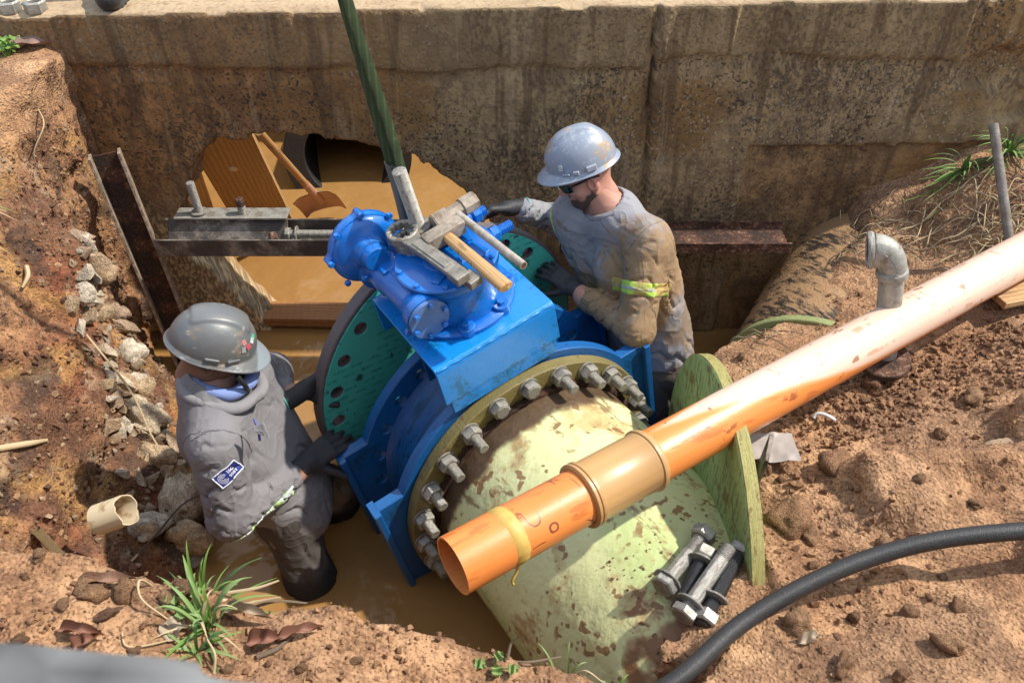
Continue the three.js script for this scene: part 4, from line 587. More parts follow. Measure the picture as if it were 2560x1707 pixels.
{ // boot on the wall top
  const b = thing('boot', 'black work boot standing on the sunlit top of the wall', 'boot', [-1.535, wallTop(-1.5) - 0.004, -3.345]);
  const f = (x, y, z) => { let d = cap(x, y, z, [0, 0.05, 0.07], [0, 0.055, -0.02], 0.048, 0.05); d = smin(d, cap(x, y, z, [0, 0.06, -0.02], [0, 0.09, -0.14], 0.05, 0.045), 0.04); d = smin(d, cap(x, y, z, [0, 0.1, -0.13], [0, 0.34, -0.13], 0.05, 0.06), 0.05); return Math.max(d, 0.012 - y, y - 0.33); };
  obj('upper', boxUV(nets(f, [-0.09, 0, -0.24], [0.09, 0.36, 0.15], 0.007)), mat([0.03, 0.03, 0.032], 0.45, { bumpMap: rep(T.grain, 14, 14), bumpScale: 0.002 }), b);
  const so = new THREE.Shape(); so.absellipse(0, -0.02, 0.056, 0.145, 0, Math.PI * 2); const sg = extr(so, 0.024, 0.004, 2, 40); sg.rotateX(Math.PI / 2); sg.translate(0, 0.024, -0.04); sg.rotateY(0); obj('sole', boxUV(sg), mat([0.05, 0.048, 0.046], 0.6), b);
  const tr = []; for (let i = 0; i < 22; i++) { const a = i / 22 * 2 * Math.PI; tr.push(rbox(0.008, 0.012, 0.010, 0.001, 0.055 * Math.cos(a), 0.008, -0.06 + 0.143 * Math.sin(a), 0, -a)); } obj('tread', tr, mat([0.04, 0.038, 0.036], 0.6), b); b.rotation.y = 0.25;
}
// ---------------------------------------------------------------- seen through the hole: board, shovel, old pipe end, planks
function board(name, label, w, h, t, m, cut) { const s = new THREE.Shape(); const P = cut || [[-w / 2, 0], [w / 2, 0], [w / 2, h], [-w / 2, h]]; const g = boxUV(extr(poly(P), t, 0.002)); return tag(obj(name, g, m), label, 'board'); }
{
  const pts = [[-0.17, 0], [0.16, 0]]; for (let i = 0; i <= 14; i++) pts.push([0.16 - i * 0.0236, 1.0 + 0.012 * (vn(i * 0.9, 3, 3) - 0.5) - 0.10 * sstep(9, 14, i)]);
  const b = board('wooden_board', 'wide sawn wooden board with rough saw marks, leaning in the flooded hole', 0.33, 1, 0.03, M.wood, pts); b.position.set(...[-1.442, -0.040, -4.268]); b.position.x += 0.02; b.rotation.set(0.5, 0.05, 0.02, 'YXZ'); b.rotation.order = 'YXZ';
  const k = obj('knot', at(lathe([[0.022, 0], [0.02, 0.0015], [0, 0.002]], 16), -0.015, 0.66, 0.0305, Math.PI / 2), mat([0.62, 0.55, 0.45], 0.8), b);
  const c = board('wooden_board', 'narrow pale weathered plank on edge behind the wide sawn board', 0.16, 0.9, 0.03, M.woodPale); c.position.set(...[-1.799, -0.030, -4.252]); c.rotation.set(0.66, 0.5, 0.1, 'YXZ'); c.rotation.order = 'YXZ';
  const pl = board('wooden_board', 'wet red-brown plank lying flat on the water at the hole', 0.14, 0.95, 0.05, M.woodRed); pl.rotation.set(-Math.PI / 2 + 0.02, 0.0, -Math.PI / 2 - 0.03, 'YXZ'); pl.position.set(...[-1.306, 0.020, -3.336]);
}
{
  const s = thing('shovel', 'rusty square shovel with a wooden handle, blade dipped in the muddy water', 'shovel'); const tip = VA3([-1.085, 0.065, -4.300]), top = VA3([-1.147, 0.837, -3.720]), d = top.clone().sub(tip).normalize();
  const side = d.clone().cross(V(0.1, 2.66, 4.3).normalize()); side.sub(d.clone().multiplyScalar(side.dot(d))).normalize(); const nrm = side.clone().cross(d); const mtx = new THREE.Matrix4().makeBasis(side, d, nrm);
  const B = new THREE.BufferGeometry(), P = [], I = [], nu = 16, nv = 12; for (const sgn of [0, 1]) for (let j = 0; j <= nv; j++) for (let i = 0; i <= nu; i++) { const x = (i / nu - 0.5) * 0.24, y = j / nv * 0.27; const z = 0.9 * x * x * 3.2 * 0.4 + 0.018 * sstep(0.08, 0.12, Math.abs(x)) + 0.025 * Math.pow(y / 0.27, 3) - 0.02 * sstep(0.025, 0.0, Math.abs(x)) * (y / 0.27) - sgn * 0.004; P.push(x, y, z); }
  const N = (nu + 1) * (nv + 1); for (let j = 0; j < nv; j++) for (let i = 0; i < nu; i++) { const a = j * (nu + 1) + i; I.push(a, a + 1, a + nu + 1, a + 1, a + nu + 2, a + nu + 1, a + N, a + N + nu + 1, a + N + 1, a + N + 1, a + N + nu + 1, a + N + nu + 2); }
  B.setAttribute('position', new THREE.Float32BufferAttribute(P, 3)); B.setIndex(I); B.computeVertexNormals(); boxUV(B); s.quaternion.setFromRotationMatrix(mtx); s.position.copy(tip);
  obj('blade', B, M.shovel, s); obj('socket', bar([0, 0.12, 0.0], [0, 0.42, 0.03], 0.026, 0.021, 18), M.shovel, s); obj('handle', bar([0, 0.40, 0.028], [0, 1.15, 0.10], 0.0185, 0.019, 18), M.handlePale, s);
}
{
  const p = thing('old_pipe', 'black end of an old pipe with a bolt ring, half under water behind the wall', 'pipe', [-1.005, 0.182, -4.750]); p.rotation.set(-0.12, 0.15, 0);
  const s = new THREE.Shape(); s.absarc(0, 0, 0.385, 0, Math.PI * 2); circleHoles(s, 0.335, 0.022, 1, -0.35, 0.262); obj('end_ring', boxUV(extr(s, 0.05, 0.004, 1, 72)), M.blackWet, p);
  obj('barrel', latheZ([[0.262, 0.02], [0.262, -1.1], [0.29, -1.1], [0.29, 0.0]], 64), M.blackWet, p);
}
// ---------------------------------------------------------------- loose bolts on the green pipe
{
  const lay = (label, a, b, o) => { const t = boltThing(label, 'loose bolts on the green pipe', { r: 0.0208, ...o }); const A = VA3(a), d = VA3(b).sub(A); t.position.copy(A); t.quaternion.copy(Q(d)); t.rotateY(o.tw || 0.3); return t; };
  lay('shiny bolt with washer at its head and a nut on the far end, lying apart', [0.390, 0.742, -1.287], [0.522, 0.748, -1.446], { L: 0.235, grip: 0.11, m: M.bright, nuts: [0.195], wash: [0.024] });
  lay('black threaded bolt wedged under the crossing bolt, its nut and washer uppermost', [0.425, 0.735, -1.228], [0.513, 0.750, -1.374], { L: 0.205, dark: true, m: M.zinc, nuts: [0.165], wash: [0.152], head: false });
  lay('bright smooth bolt lying across the pile, big nut at its lower end', [0.426, 0.755, -1.193], [0.552, 0.790, -1.345], { L: 0.24, grip: 0.17, m: M.bright, nuts: [], wash: [0.04], tw: 0.9 });
  lay('dark threaded bolt beside the green plate, hex head uppermost', [0.613, 0.765, -1.396], [0.488, 0.752, -1.195], { L: 0.265, dark: true, m: M.bright, nuts: [0.225], wash: [0.18], tw: 0.5 });
}
// ---------------------------------------------------------------- small finds
{
  const s = thing('pipe_stub', 'broken white plastic pipe stub sticking out of the red bank', 'pipe'); const a = VA3([-1.273, 0.556, -1.655]), b = VA3([-1.177, 0.596, -1.662]); s.position.copy(a); const d = b.clone().sub(a); s.quaternion.copy(Q(d)); const L = d.length();
  const g = lathe([[0.044, 0.002], [0.044, L], [0.048, L], [0.048, 0]], 40); { const p = g.attributes.position; for (let i = 0; i < p.count; i++) if (p.getY(i) > L - 0.01) { const t = Math.atan2(p.getZ(i), p.getX(i)); p.setY(i, p.getY(i) + 0.022 * (vn(Math.cos(t) * 3 + 5, Math.sin(t) * 3, 2) - 0.5)); } }
  const m = tex(256, 256, (u, v) => { const n = tfbm(u, v, 5, 5, 301); return mix3([0.86, 0.80, 0.68], [0.52, 0.40, 0.27], 0.8 * sstep(0.5, 0.72, n)); });
  obj('pipe_shell', g, mat([0.95, 0.93, 0.88], 0.55, { map: rep(m, 2, 2) }), s); obj('mud_plug', at(lathe([[0.044, 0.03], [0.025, 0.05], [0, 0.045]], 24), 0, 0, 0), M.clod, s);
}
{
  const c = thing('bottle_top', 'small orange-red plastic cap on the rubble', 'bottle top', [-1.415, 0.229, -2.347]); c.rotation.set(0.6, 0.3, -0.5); obj('shell', lathe([[0, 0], [0.024, 0], [0.029, 0.032], [0.026, 0.032], [0.021, 0.004], [0, 0.004]], 28), mat([0.62, 0.10, 0.035], 0.5), c);
  tag(obj('plastic_ring', (() => { const pts = []; for (let i = 0; i <= 10; i++) { const a = 0.2 + i / 10 * 2.7; pts.push([0.032 * Math.cos(a), 0.024 * Math.sin(a), 0.01 * Math.sin(a * 2)]); } return tube(pts, 0.006, 30, 8); })(), mat([0.75, 0.75, 0.74], 0.35)), 'broken pale plastic ring half buried in crumbly soil', 'ring').position.set(...[0.982, 0.745, -1.896]);
  const r = tag(obj('cloth_scrap', (() => { const g = new THREE.PlaneGeometry(0.17, 0.09, 24, 14); g.rotateX(-Math.PI / 2); const p = g.attributes.position; for (let i = 0; i < p.count; i++) p.setY(i, 0.05 * (fbm(p.getX(i) * 22, 1, p.getZ(i) * 26, 3) - 0.35)); g.computeVertexNormals(); return g; })(), mat([0.40, 0.28, 0.18], 0.9, { side: THREE.DoubleSide, bumpMap: rep(T.cloth, 2, 2), bumpScale: 0.002 })), 'crumpled muddy scrap of cloth on the spoil heap', 'cloth'); r.position.set(...[1.451, 0.860, -1.660]); r.rotation.y = 0.2;
  const bd = board('wooden_board', 'pale board lying under the whitish end of the orange pipe', 0.2, 0.5, 0.025, M.woodPale); bd.rotation.set(-Math.PI / 2, 0, -1.3, 'YXZ'); bd.position.set(...[1.672, 0.855, -2.419]);
  tag(obj('grey_pole', bar([1.782, 1.250, -2.930], [1.853, 0.860, -2.606], 0.017, 0.017, 20), mat([0.42, 0.37, 0.33], 0.6, { map: rep(T.zinc, 4, 4), bumpMap: rep(T.grain, 10, 10), bumpScale: 0.002 })), 'thin grey pole lying down the grassy bank by the wall', 'pole');
  tag(obj('plastic_film', (() => { const g = new THREE.PlaneGeometry(0.16, 0.11, 16, 12); g.rotateX(-Math.PI / 2); const p = g.attributes.position; for (let i = 0; i < p.count; i++) p.setY(i, 0.035 * fbm(p.getX(i) * 20, 4, p.getZ(i) * 20, 3)); g.computeVertexNormals(); return g; })(), mat([0.40, 0.36, 0.33], 0.25, { side: THREE.DoubleSide })), 'wrinkled grey plastic film between the green plate and the crumbly soil', 'plastic film').position.set(...[0.766, 0.775, -1.739]);
}
console.log('things');

// ---------------------------------------------------------------- two workers
M.glove = mat([0.034, 0.034, 0.038], 0.5, { bumpMap: rep(T.cloth, 16, 16), bumpScale: 0.0012 });
M.gloveHem = mat([0.09, 0.30, 0.26], 0.8);
M.skin = mat([1, 1, 1], 0.55, { vertexColors: true, bumpMap: rep(T.fine, 12, 12), bumpScale: 0.0004 });
M.fabric = mat([1, 1, 1], 0.9, { phys: 1, vertexColors: true, sheen: 0.3, sheenRoughness: 0.6, bumpMap: rep(T.crease, 1.7, 1.7), bumpScale: 0.0075 });
const sub = (a, b) => [a[0] - b[0], a[1] - b[1], a[2] - b[2]], add = (a, b, s = 1) => [a[0] + b[0] * s, a[1] + b[1] * s, a[2] + b[2] * s];
// cloth: bones [a, b, r0, r1, fold]; folds run round each limb
function clothSDF(bones, k = 0.045, fold = 0.02, seed = 0) {
  const B = bones.map(([a, b, r0, r1, w = 1, fr = 30, g = 0]) => { const d = sub(b, a), L = Math.hypot(...d), u = d.map(c => c / L); const h = Math.abs(u[1]) < 0.8 ? [0, 1, 0] : [1, 0, 0]; let s = [u[1] * h[2] - u[2] * h[1], u[2] * h[0] - u[0] * h[2], u[0] * h[1] - u[1] * h[0]]; const m = Math.hypot(...s); s = s.map(c => c / m); const t = [u[1] * s[2] - u[2] * s[1], u[2] * s[0] - u[0] * s[2], u[0] * s[1] - u[1] * s[0]]; return { a, b, r0, r1, w, fr, u, s, t, L, g, e: 0 }; });
  return (x, y, z) => {
    let near = 1e9; const gd = [1e9, 1e9, 1e9, 1e9];
    for (const q of B) { const e = q.e = cap(x, y, z, q.a, q.b, q.r0, q.r1); if (e < near) near = e; gd[q.g] = gd[q.g] > 1e8 ? e : smin(gd[q.g], e, q.g ? 0.03 : k); }
    let d = gd[0]; for (let i = 1; i < 4; i++) if (gd[i] < 1e8) d = d > 1e8 ? gd[i] : smin(d, gd[i], 0.014);
    if (d > 0.035 || d < -0.035) return d;
    let f = 0, W = 0;
    for (const q of B) { const e = q.e, w = Math.exp(-Math.max(0, e - near) / 0.012); if (w < 0.02) continue; const px = x - q.a[0], py = y - q.a[1], pz = z - q.a[2]; const l = px * q.u[0] + py * q.u[1] + pz * q.u[2], a = px * q.s[0] + py * q.s[1] + pz * q.s[2], b = px * q.t[0] + py * q.t[1] + pz * q.t[2];
      const ra = Math.hypot(a, b) + 1e-4, ca = a / ra, cb = b / ra, wp = 4.2 * (fbm(ca * 1.6 + seed, cb * 1.6, l * 5, 2) - 0.5); const wl = q.g ? l * q.fr * 1.5 + 1.5 * ca - 0.9 * cb + wp : 2 * Math.atan2(b, a) + l * 14 + 1.3 * wp + seed, v = Math.abs(Math.sin(wl)), cr = 1 - Math.pow(1 - v, 4.5), ms = 0.1 + 0.9 * sstep(0.34, 0.60, vn(ca * 2.2 + 3 + seed, cb * 2.2, l * 11)), fine = Math.pow(1 - Math.abs(Math.sin(wl * 2.0 + 3 * wp + 1)), 3); f += w * q.w * ((cr - 0.8) * ms + 0.28 * fine * ms); W += w; }
    return d - fold * f / W - 0.012 * (fbm(x * 5 + seed, y * 5, z * 5, 2) - 0.5);
  };
}
function shellPiece(sdf, off, mask, lo, hi, cell) { return nets((x, y, z) => Math.max(sdf(x, y, z) - off, mask(x, y, z)), lo, hi, cell); }
function slabMask(a, b, t0, t1) { const d = sub(b, a), L = Math.hypot(...d); return (x, y, z) => { const t = ((x - a[0]) * d[0] + (y - a[1]) * d[1] + (z - a[2]) * d[2]) / L; return Math.max(t0 - t, t - t1); }; }
// glove: fingers along +x, back of the hand +y, thumb on +z
function gloveGeo(curl, thumb = [0.6, 0.5], spread = 0.09, cell = 0.0042) {
  const bones = [];
  for (const z of [-0.028, -0.010, 0.010, 0.027]) bones.push([[0.012, 0, z * 0.75], [0.088 - Math.abs(z) * 0.25, 0.003, z], 0.0165, 0.0135]);
  bones.push([[-0.055, 0, 0], [0.01, 0, 0], 0.034, 0.031]);
  const len = [[0.042, 0.027, 0.021], [0.046, 0.030, 0.022], [0.043, 0.028, 0.021], [0.034, 0.022, 0.019]], zz = [0.029, 0.010, -0.010, -0.029], x0 = [0.087, 0.091, 0.088, 0.080], fingers = [];
  for (let i = 0; i < 4; i++) { let p = [x0[i], 0.002, zz[i]], a = 0, sp = spread * (1.5 - i); const R = [0.0112, 0.0102, 0.0095, 0.0085]; for (let j = 0; j < 3; j++) { a += curl[i] * [0.8, 1.05, 0.7][j]; const q = [p[0] + len[i][j] * Math.cos(a) * Math.cos(sp), p[1] - len[i][j] * Math.sin(a), p[2] + len[i][j] * Math.cos(a) * Math.sin(sp)]; fingers.push([i, p, q, R[j] + (i === 3 ? -0.0012 : 0), R[j + 1] + (i === 3 ? -0.001 : 0)]); p = q; } }
  let p = [0.022, -0.006, 0.026], yaw = 0.9, pit = thumb[0]; [[0.036, 0.0155, 0.013], [0.034, 0.013, 0.0115], [0.028, 0.0115, 0.0095]].forEach(([L, r0, r1], j) => { const q = [p[0] + L * Math.cos(yaw) * Math.cos(pit), p[1] - L * Math.sin(pit), p[2] + L * Math.sin(yaw) * Math.cos(pit)]; fingers.push([4, p, q, r0, r1]); p = q; yaw -= thumb[1] * 0.6; });
  const f = (x, y, z) => { let d = 1e9; for (const b of bones) { const e = cap(x, y, z, b[0], b[1], b[2], b[3]); d = d > 1e8 ? e : smin(d, e, 0.012); } let g = [1e9, 1e9, 1e9, 1e9, 1e9]; for (const [i, a, b, r0, r1] of fingers) { const e = cap(x, y, z, a, b, r0, r1); g[i] = Math.min(g[i], e); } for (let i = 0; i < 5; i++) d = smin(d, g[i], i === 4 ? 0.012 : 0.005); d = Math.max(d, -0.072 - x); return d - 0.0012 * (ridge(x * 120, y * 40, z * 60) - 0.5); };
  return boxUV(nets(f, [-0.085, -0.125, -0.075], [0.21, 0.06, 0.12], cell));
}
function placeHand(person, base, wrist, dir, back, mirror, geo, hem = true) {
  const g = new THREE.Group(); g.name = 'glove'; person.add(g); const X = VA3(dir).normalize(), Yv = VA3(back); Yv.sub(X.clone().multiplyScalar(Yv.dot(X))).normalize(); const Zv = X.clone().cross(Yv);
  g.quaternion.setFromRotationMatrix(new THREE.Matrix4().makeBasis(X, Yv, Zv)); g.position.set(...sub(wrist, base)); const h = geo.clone(); if (mirror) { h.scale(1, 1, -1); const p = h.attributes.position, n = h.attributes.normal; for (let i = 0; i < p.count; i += 3) for (const A of [p, n]) { const a = [A.getX(i), A.getY(i), A.getZ(i)]; A.setXYZ(i, A.getX(i + 1), A.getY(i + 1), A.getZ(i + 1)); A.setXYZ(i + 1, ...a); } }
  obj('hand_part', h, M.glove, g).name = 'knit_shell'; if (hem) { const r = new THREE.TorusGeometry(0.0345, 0.0032, 8, 30); r.rotateY(Math.PI / 2); r.translate(-0.071, 0, 0); obj('hem', r, M.gloveHem, g); } return g;
}
// hard hat in head space: +z forward, +y up
function hatGeo(rad, ridgeFn, brim) {
  const nu = 96, nv = 40, P = [], I = []; const prof = [];
  const sides = [0, 1];
  for (const s of sides) for (let j = 0; j <= nv; j++) for (let i = 0; i <= nu; i++) {
    const a = i / nu * 2 * Math.PI, ca = Math.cos(a), sa = Math.sin(a), t = j / nv; let x, y, z;      // a = 0 is +z (front)
    if (t <= 0.8) { const e = (1 - t / 0.8) * Math.PI / 2, c = Math.pow(Math.cos(e), 0.86), q = Math.sin(e); x = rad[0] * sa * c; z = rad[2] * ca * c; y = rad[1] * q; const up = ridgeFn(x / rad[0], z / rad[2], y / rad[1]); const k = 1 + up; x *= k; y *= k; z *= k; }
    else { const q = (t - 0.8) / 0.2, fr = Math.pow(Math.max(0, ca), 1.6), w = brim[0] + brim[1] * fr; const r = q * w; x = (rad[0] + r * (0.8 + 0.2 * Math.abs(sa))) * sa; z = (rad[2] + r) * ca; y = -0.018 * q - 0.012 * fr * q * q + (q > 0.8 ? 0.0015 : 0); }
    const th = s * 0.0035; P.push(x * (1 - th * 6), y - th * (t > 0.8 ? 1 : Math.max(0.3, y / rad[1])), z * (1 - th * 6));
  }
  const row = nu + 1, N = row * (nv + 1); for (let j = 0; j < nv; j++) for (let i = 0; i < nu; i++) { const a = j * row + i; I.push(a, a + row, a + 1, a + 1, a + row, a + row + 1, a + N, a + N + 1, a + N + row, a + N + 1, a + N + row + 1, a + N + row); }
  for (let i = 0; i < nu; i++) { const a = nv * row + i; I.push(a, a + N, a + 1, a + 1, a + N, a + N + 1); }
  const g = new THREE.BufferGeometry(); g.setAttribute('position', new THREE.Float32BufferAttribute(P, 3)); g.setIndex(I); g.computeVertexNormals();
  const n = g.attributes.normal; for (const o of [0, N]) for (let j = 0; j <= nv; j++) { const a = o + j * row, b = a + nu; const s = V(n.getX(a) + n.getX(b), n.getY(a) + n.getY(b), n.getZ(a) + n.getZ(b)).normalize(); n.setXYZ(a, s.x, s.y, s.z); n.setXYZ(b, s.x, s.y, s.z); if (j === 0) for (let i = 0; i <= nu; i++) n.setXYZ(a + i, 0, o ? -1 : 1, 0); }
  return g;
}
function headFrame(f, upHint) { const F = VA3(f).normalize(), U = VA3(upHint); U.sub(F.clone().multiplyScalar(U.dot(F))).normalize(); const X = U.clone().cross(F); return new THREE.Matrix4().makeBasis(X, U, F); }
function headSDF(x, y, z) {                               // head space; about 0.23 m tall
  const el = (cx, cy, cz, rx, ry, rz) => { const q = Math.sqrt(((x - cx) / rx) ** 2 + ((y - cy) / ry) ** 2 + ((z - cz) / rz) ** 2); return (q - 1) * Math.min(rx, ry, rz); };
  let d = el(0, 0.03, -0.012, 0.077, 0.095, 0.098);
  d = smin(d, el(0, -0.03, 0.03, 0.062, 0.085, 0.062), 0.03);
  d = smin(d, cap(x, y, z, [0, -0.085, 0.045], [0, -0.098, 0.075], 0.034, 0.022), 0.03);                  // chin
  for (const s of [-1, 1]) { d = smin(d, cap(x, y, z, [s * 0.055, -0.055, 0.0], [s * 0.028, -0.095, 0.06], 0.022, 0.02), 0.025); d = smin(d, cap(x, y, z, [s * 0.040, -0.018, 0.070], [s * 0.052, -0.03, 0.05], 0.017, 0.02), 0.02); d = smin(d, cap(x, y, z, [s * 0.015, 0.022, 0.088], [s * 0.045, 0.020, 0.070], 0.011, 0.012), 0.015);
    const ear = el(s * 0.079, -0.012, -0.012, 0.012, 0.034, 0.022); d = smin(d, Math.max(ear, -el(s * 0.088, -0.01, -0.006, 0.010, 0.02, 0.011)), 0.006); d = Math.max(d, -el(s * 0.031, 0.004, 0.098, 0.014, 0.010, 0.012)); }
  d = smin(d, cap(x, y, z, [0, 0.012, 0.088], [0, -0.032, 0.112], 0.009, 0.0125), 0.012); for (const s of [-1, 1]) d = smin(d, cap(x, y, z, [s * 0.011, -0.036, 0.098], [s * 0.012, -0.036, 0.097], 0.009, 0.009), 0.008);
  d = smin(d, cap(x, y, z, [-0.018, -0.058, 0.088], [0.018, -0.058, 0.088], 0.0075, 0.0075), 0.008); d = smin(d, cap(x, y, z, [-0.015, -0.070, 0.086], [0.015, -0.070, 0.086], 0.008, 0.008), 0.007); d = Math.max(d, -cap(x, y, z, [-0.02, -0.0635, 0.100], [0.02, -0.0635, 0.100], 0.0028, 0.0028));
  d = smin(d, cap(x, y, z, [0, -0.05, -0.022], [0, -0.115, -0.030], 0.055, 0.058), 0.03);
  return d;
}
function makePerson({ label, base, head, fwd, upHint, core, skinTone, jacketBones, jacketCol, legs, legCol, hemY, jFold = 0.018, seed }) {
  const P = thing('person', label, 'person', base); const sh = g => { g.translate(-base[0], -base[1], -base[2]); return g; };
  const HM = headFrame(fwd, upHint), inv = HM.clone().invert();
  // body under the clothes: one surface, head meshed finer
  const bs = (x, y, z) => { let d = 1e9; for (const [a, b, r0, r1] of core) { const e = cap(x, y, z, a, b, r0, r1); d = d > 1e8 ? e : smin(d, e, 0.04); } return d; };
  const bb = (L, m) => { const lo = [1e9, 1e9, 1e9], hi = [-1e9, -1e9, -1e9]; for (const [a, b, r0, r1] of L) for (const p of [a, b]) for (let i = 0; i < 3; i++) { lo[i] = Math.min(lo[i], p[i] - Math.max(r0, r1) - m); hi[i] = Math.max(hi[i], p[i] + Math.max(r0, r1) + m); } return [lo, hi]; };
  const [bl, bh] = bb(core, 0.03); const bodyG = sh(paint(nets(bs, bl, bh, 0.013), () => skinTone(0, 0, 0, true)));
  const hg = paint(nets(headSDF, [-0.11, -0.19, -0.14], [0.11, 0.15, 0.15], 0.0036), (x, y, z) => skinTone(x, y, z, false)); hg.scale(0.94, 0.94, 0.94); hg.applyMatrix4(HM.clone().setPosition(...sub(head, base)));
  for (const g of [bodyG, hg]) boxUV(g);
  const bm = obj('body', mergeGeometries([bodyG, hg]), M.skin, P);
  const js0 = clothSDF(jacketBones, 0.05, jFold, seed), neck = jacketBones.neck, js = (x, y, z) => { let d = js0(x, y, z); d = Math.max(d, hemY(x, y, z)); if (neck) d = Math.max(d, -cap(x, y, z, neck[0], neck[1], neck[2], neck[3])); return d; };
  const [jl, jh] = bb(jacketBones, 0.035); const jg = nets(js, jl, jh, 0.0062); paint(jg, jacketCol); const jacket = obj('jacket', boxUV(sh(jg)), M.fabric, P);
  const ts = clothSDF(legs, 0.05, 0.016, seed + 5), [tl, th] = bb(legs, 0.035); const tg = nets(ts, tl, th, 0.008); paint(tg, legCol); obj('trousers', boxUV(sh(tg)), M.fabric, P);
  return { P, HM, js, js0, jacket, sh, base, head };
}
function hatOn(w, geo, m, off, parts, name = 'hard_hat') { const g = new THREE.Group(); g.name = name; g.applyMatrix4(w.HM.clone().setPosition(...sub(w.head, w.base))); g.scale.setScalar(0.88); w.P.add(g); const sh = obj('shell', geo, m, g); sh.position.set(...off); sh.rotation.x = parts.tilt || 0; for (const [n, gg, mm] of parts.list || []) { const o = obj(n, gg, mm, g); o.position.set(...off); o.rotation.x = parts.tilt || 0; } return g; }
function onCloth(js, p) { let [x, y, z] = p; for (let i = 0; i < 40; i++) { const d = js(x, y, z); if (Math.abs(d) < 0.0006) break; const e = 0.004, gx = js(x + e, y, z) - js(x - e, y, z), gy2 = js(x, y + e, z) - js(x, y - e, z), gz = js(x, y, z + e) - js(x, y, z - e), L = Math.hypot(gx, gy2, gz) || 1; const s = clamp(d, -0.02, 0.02) * 0.7; x -= gx / L * s; y -= gy2 / L * s; z -= gz / L * s; } return [x, y, z]; }
function seam(w, pts, col, r = 0.0018, closed = false, n = 60) { const cv = new THREE.CatmullRomCurve3(pts.map(VA3), closed), q = []; for (let i = 0; i <= n; i++) { const c = cv.getPointAt(i / n * (closed ? 0.999 : 1)); q.push(sub(onCloth(w.js0, [c.x, c.y, c.z]), w.base)); } const g = tube(q, r, n * 2, 5, closed); paint(g, () => col); return obj('seam', g, M.fabric, w.jacket); }
function armhole(w, c, axis, R, col) { const A = VA3(axis).normalize(), s1 = V(0.3, 1, 0.2); s1.sub(A.clone().multiplyScalar(s1.dot(A))).normalize(); const s2 = A.clone().cross(s1), pts = []; for (let i = 0; i < 24; i++) { const a = i / 24 * 2 * Math.PI, q = VA3(c).addScaledVector(s1, R * Math.cos(a)).addScaledVector(s2, R * Math.sin(a)); pts.push([q.x, q.y, q.z]); } return seam(w, pts, col, 0.0022, true, 80); }
function cuff(w, wrist, dir, col, r = 0.041) { const P = [[0, 0], [0, 0.034]]; const g = new THREE.CylinderGeometry(r * 0.92, r, 0.036, 88, 4, true), p = g.attributes.position; for (let i = 0; i < p.count; i++) { const a = Math.atan2(p.getZ(i), p.getX(i)), k = 1 + 0.045 * Math.sin(a * 21) + 0.03 * Math.sin(a * 8 + 1) + 0.05 * Math.cos(p.getY(i) * 90); p.setX(i, p.getX(i) * k); p.setZ(i, p.getZ(i) * k); } g.computeVertexNormals(); paint(g, () => col); g.applyQuaternion(Q(VA3(dir))); g.translate(...sub(wrist, w.base)); const m = obj('cuff', g, M.fabric, w.jacket); return m; }
const mixMud = (c, mud, t) => mix3(c, mud, clamp(t, 0, 1));
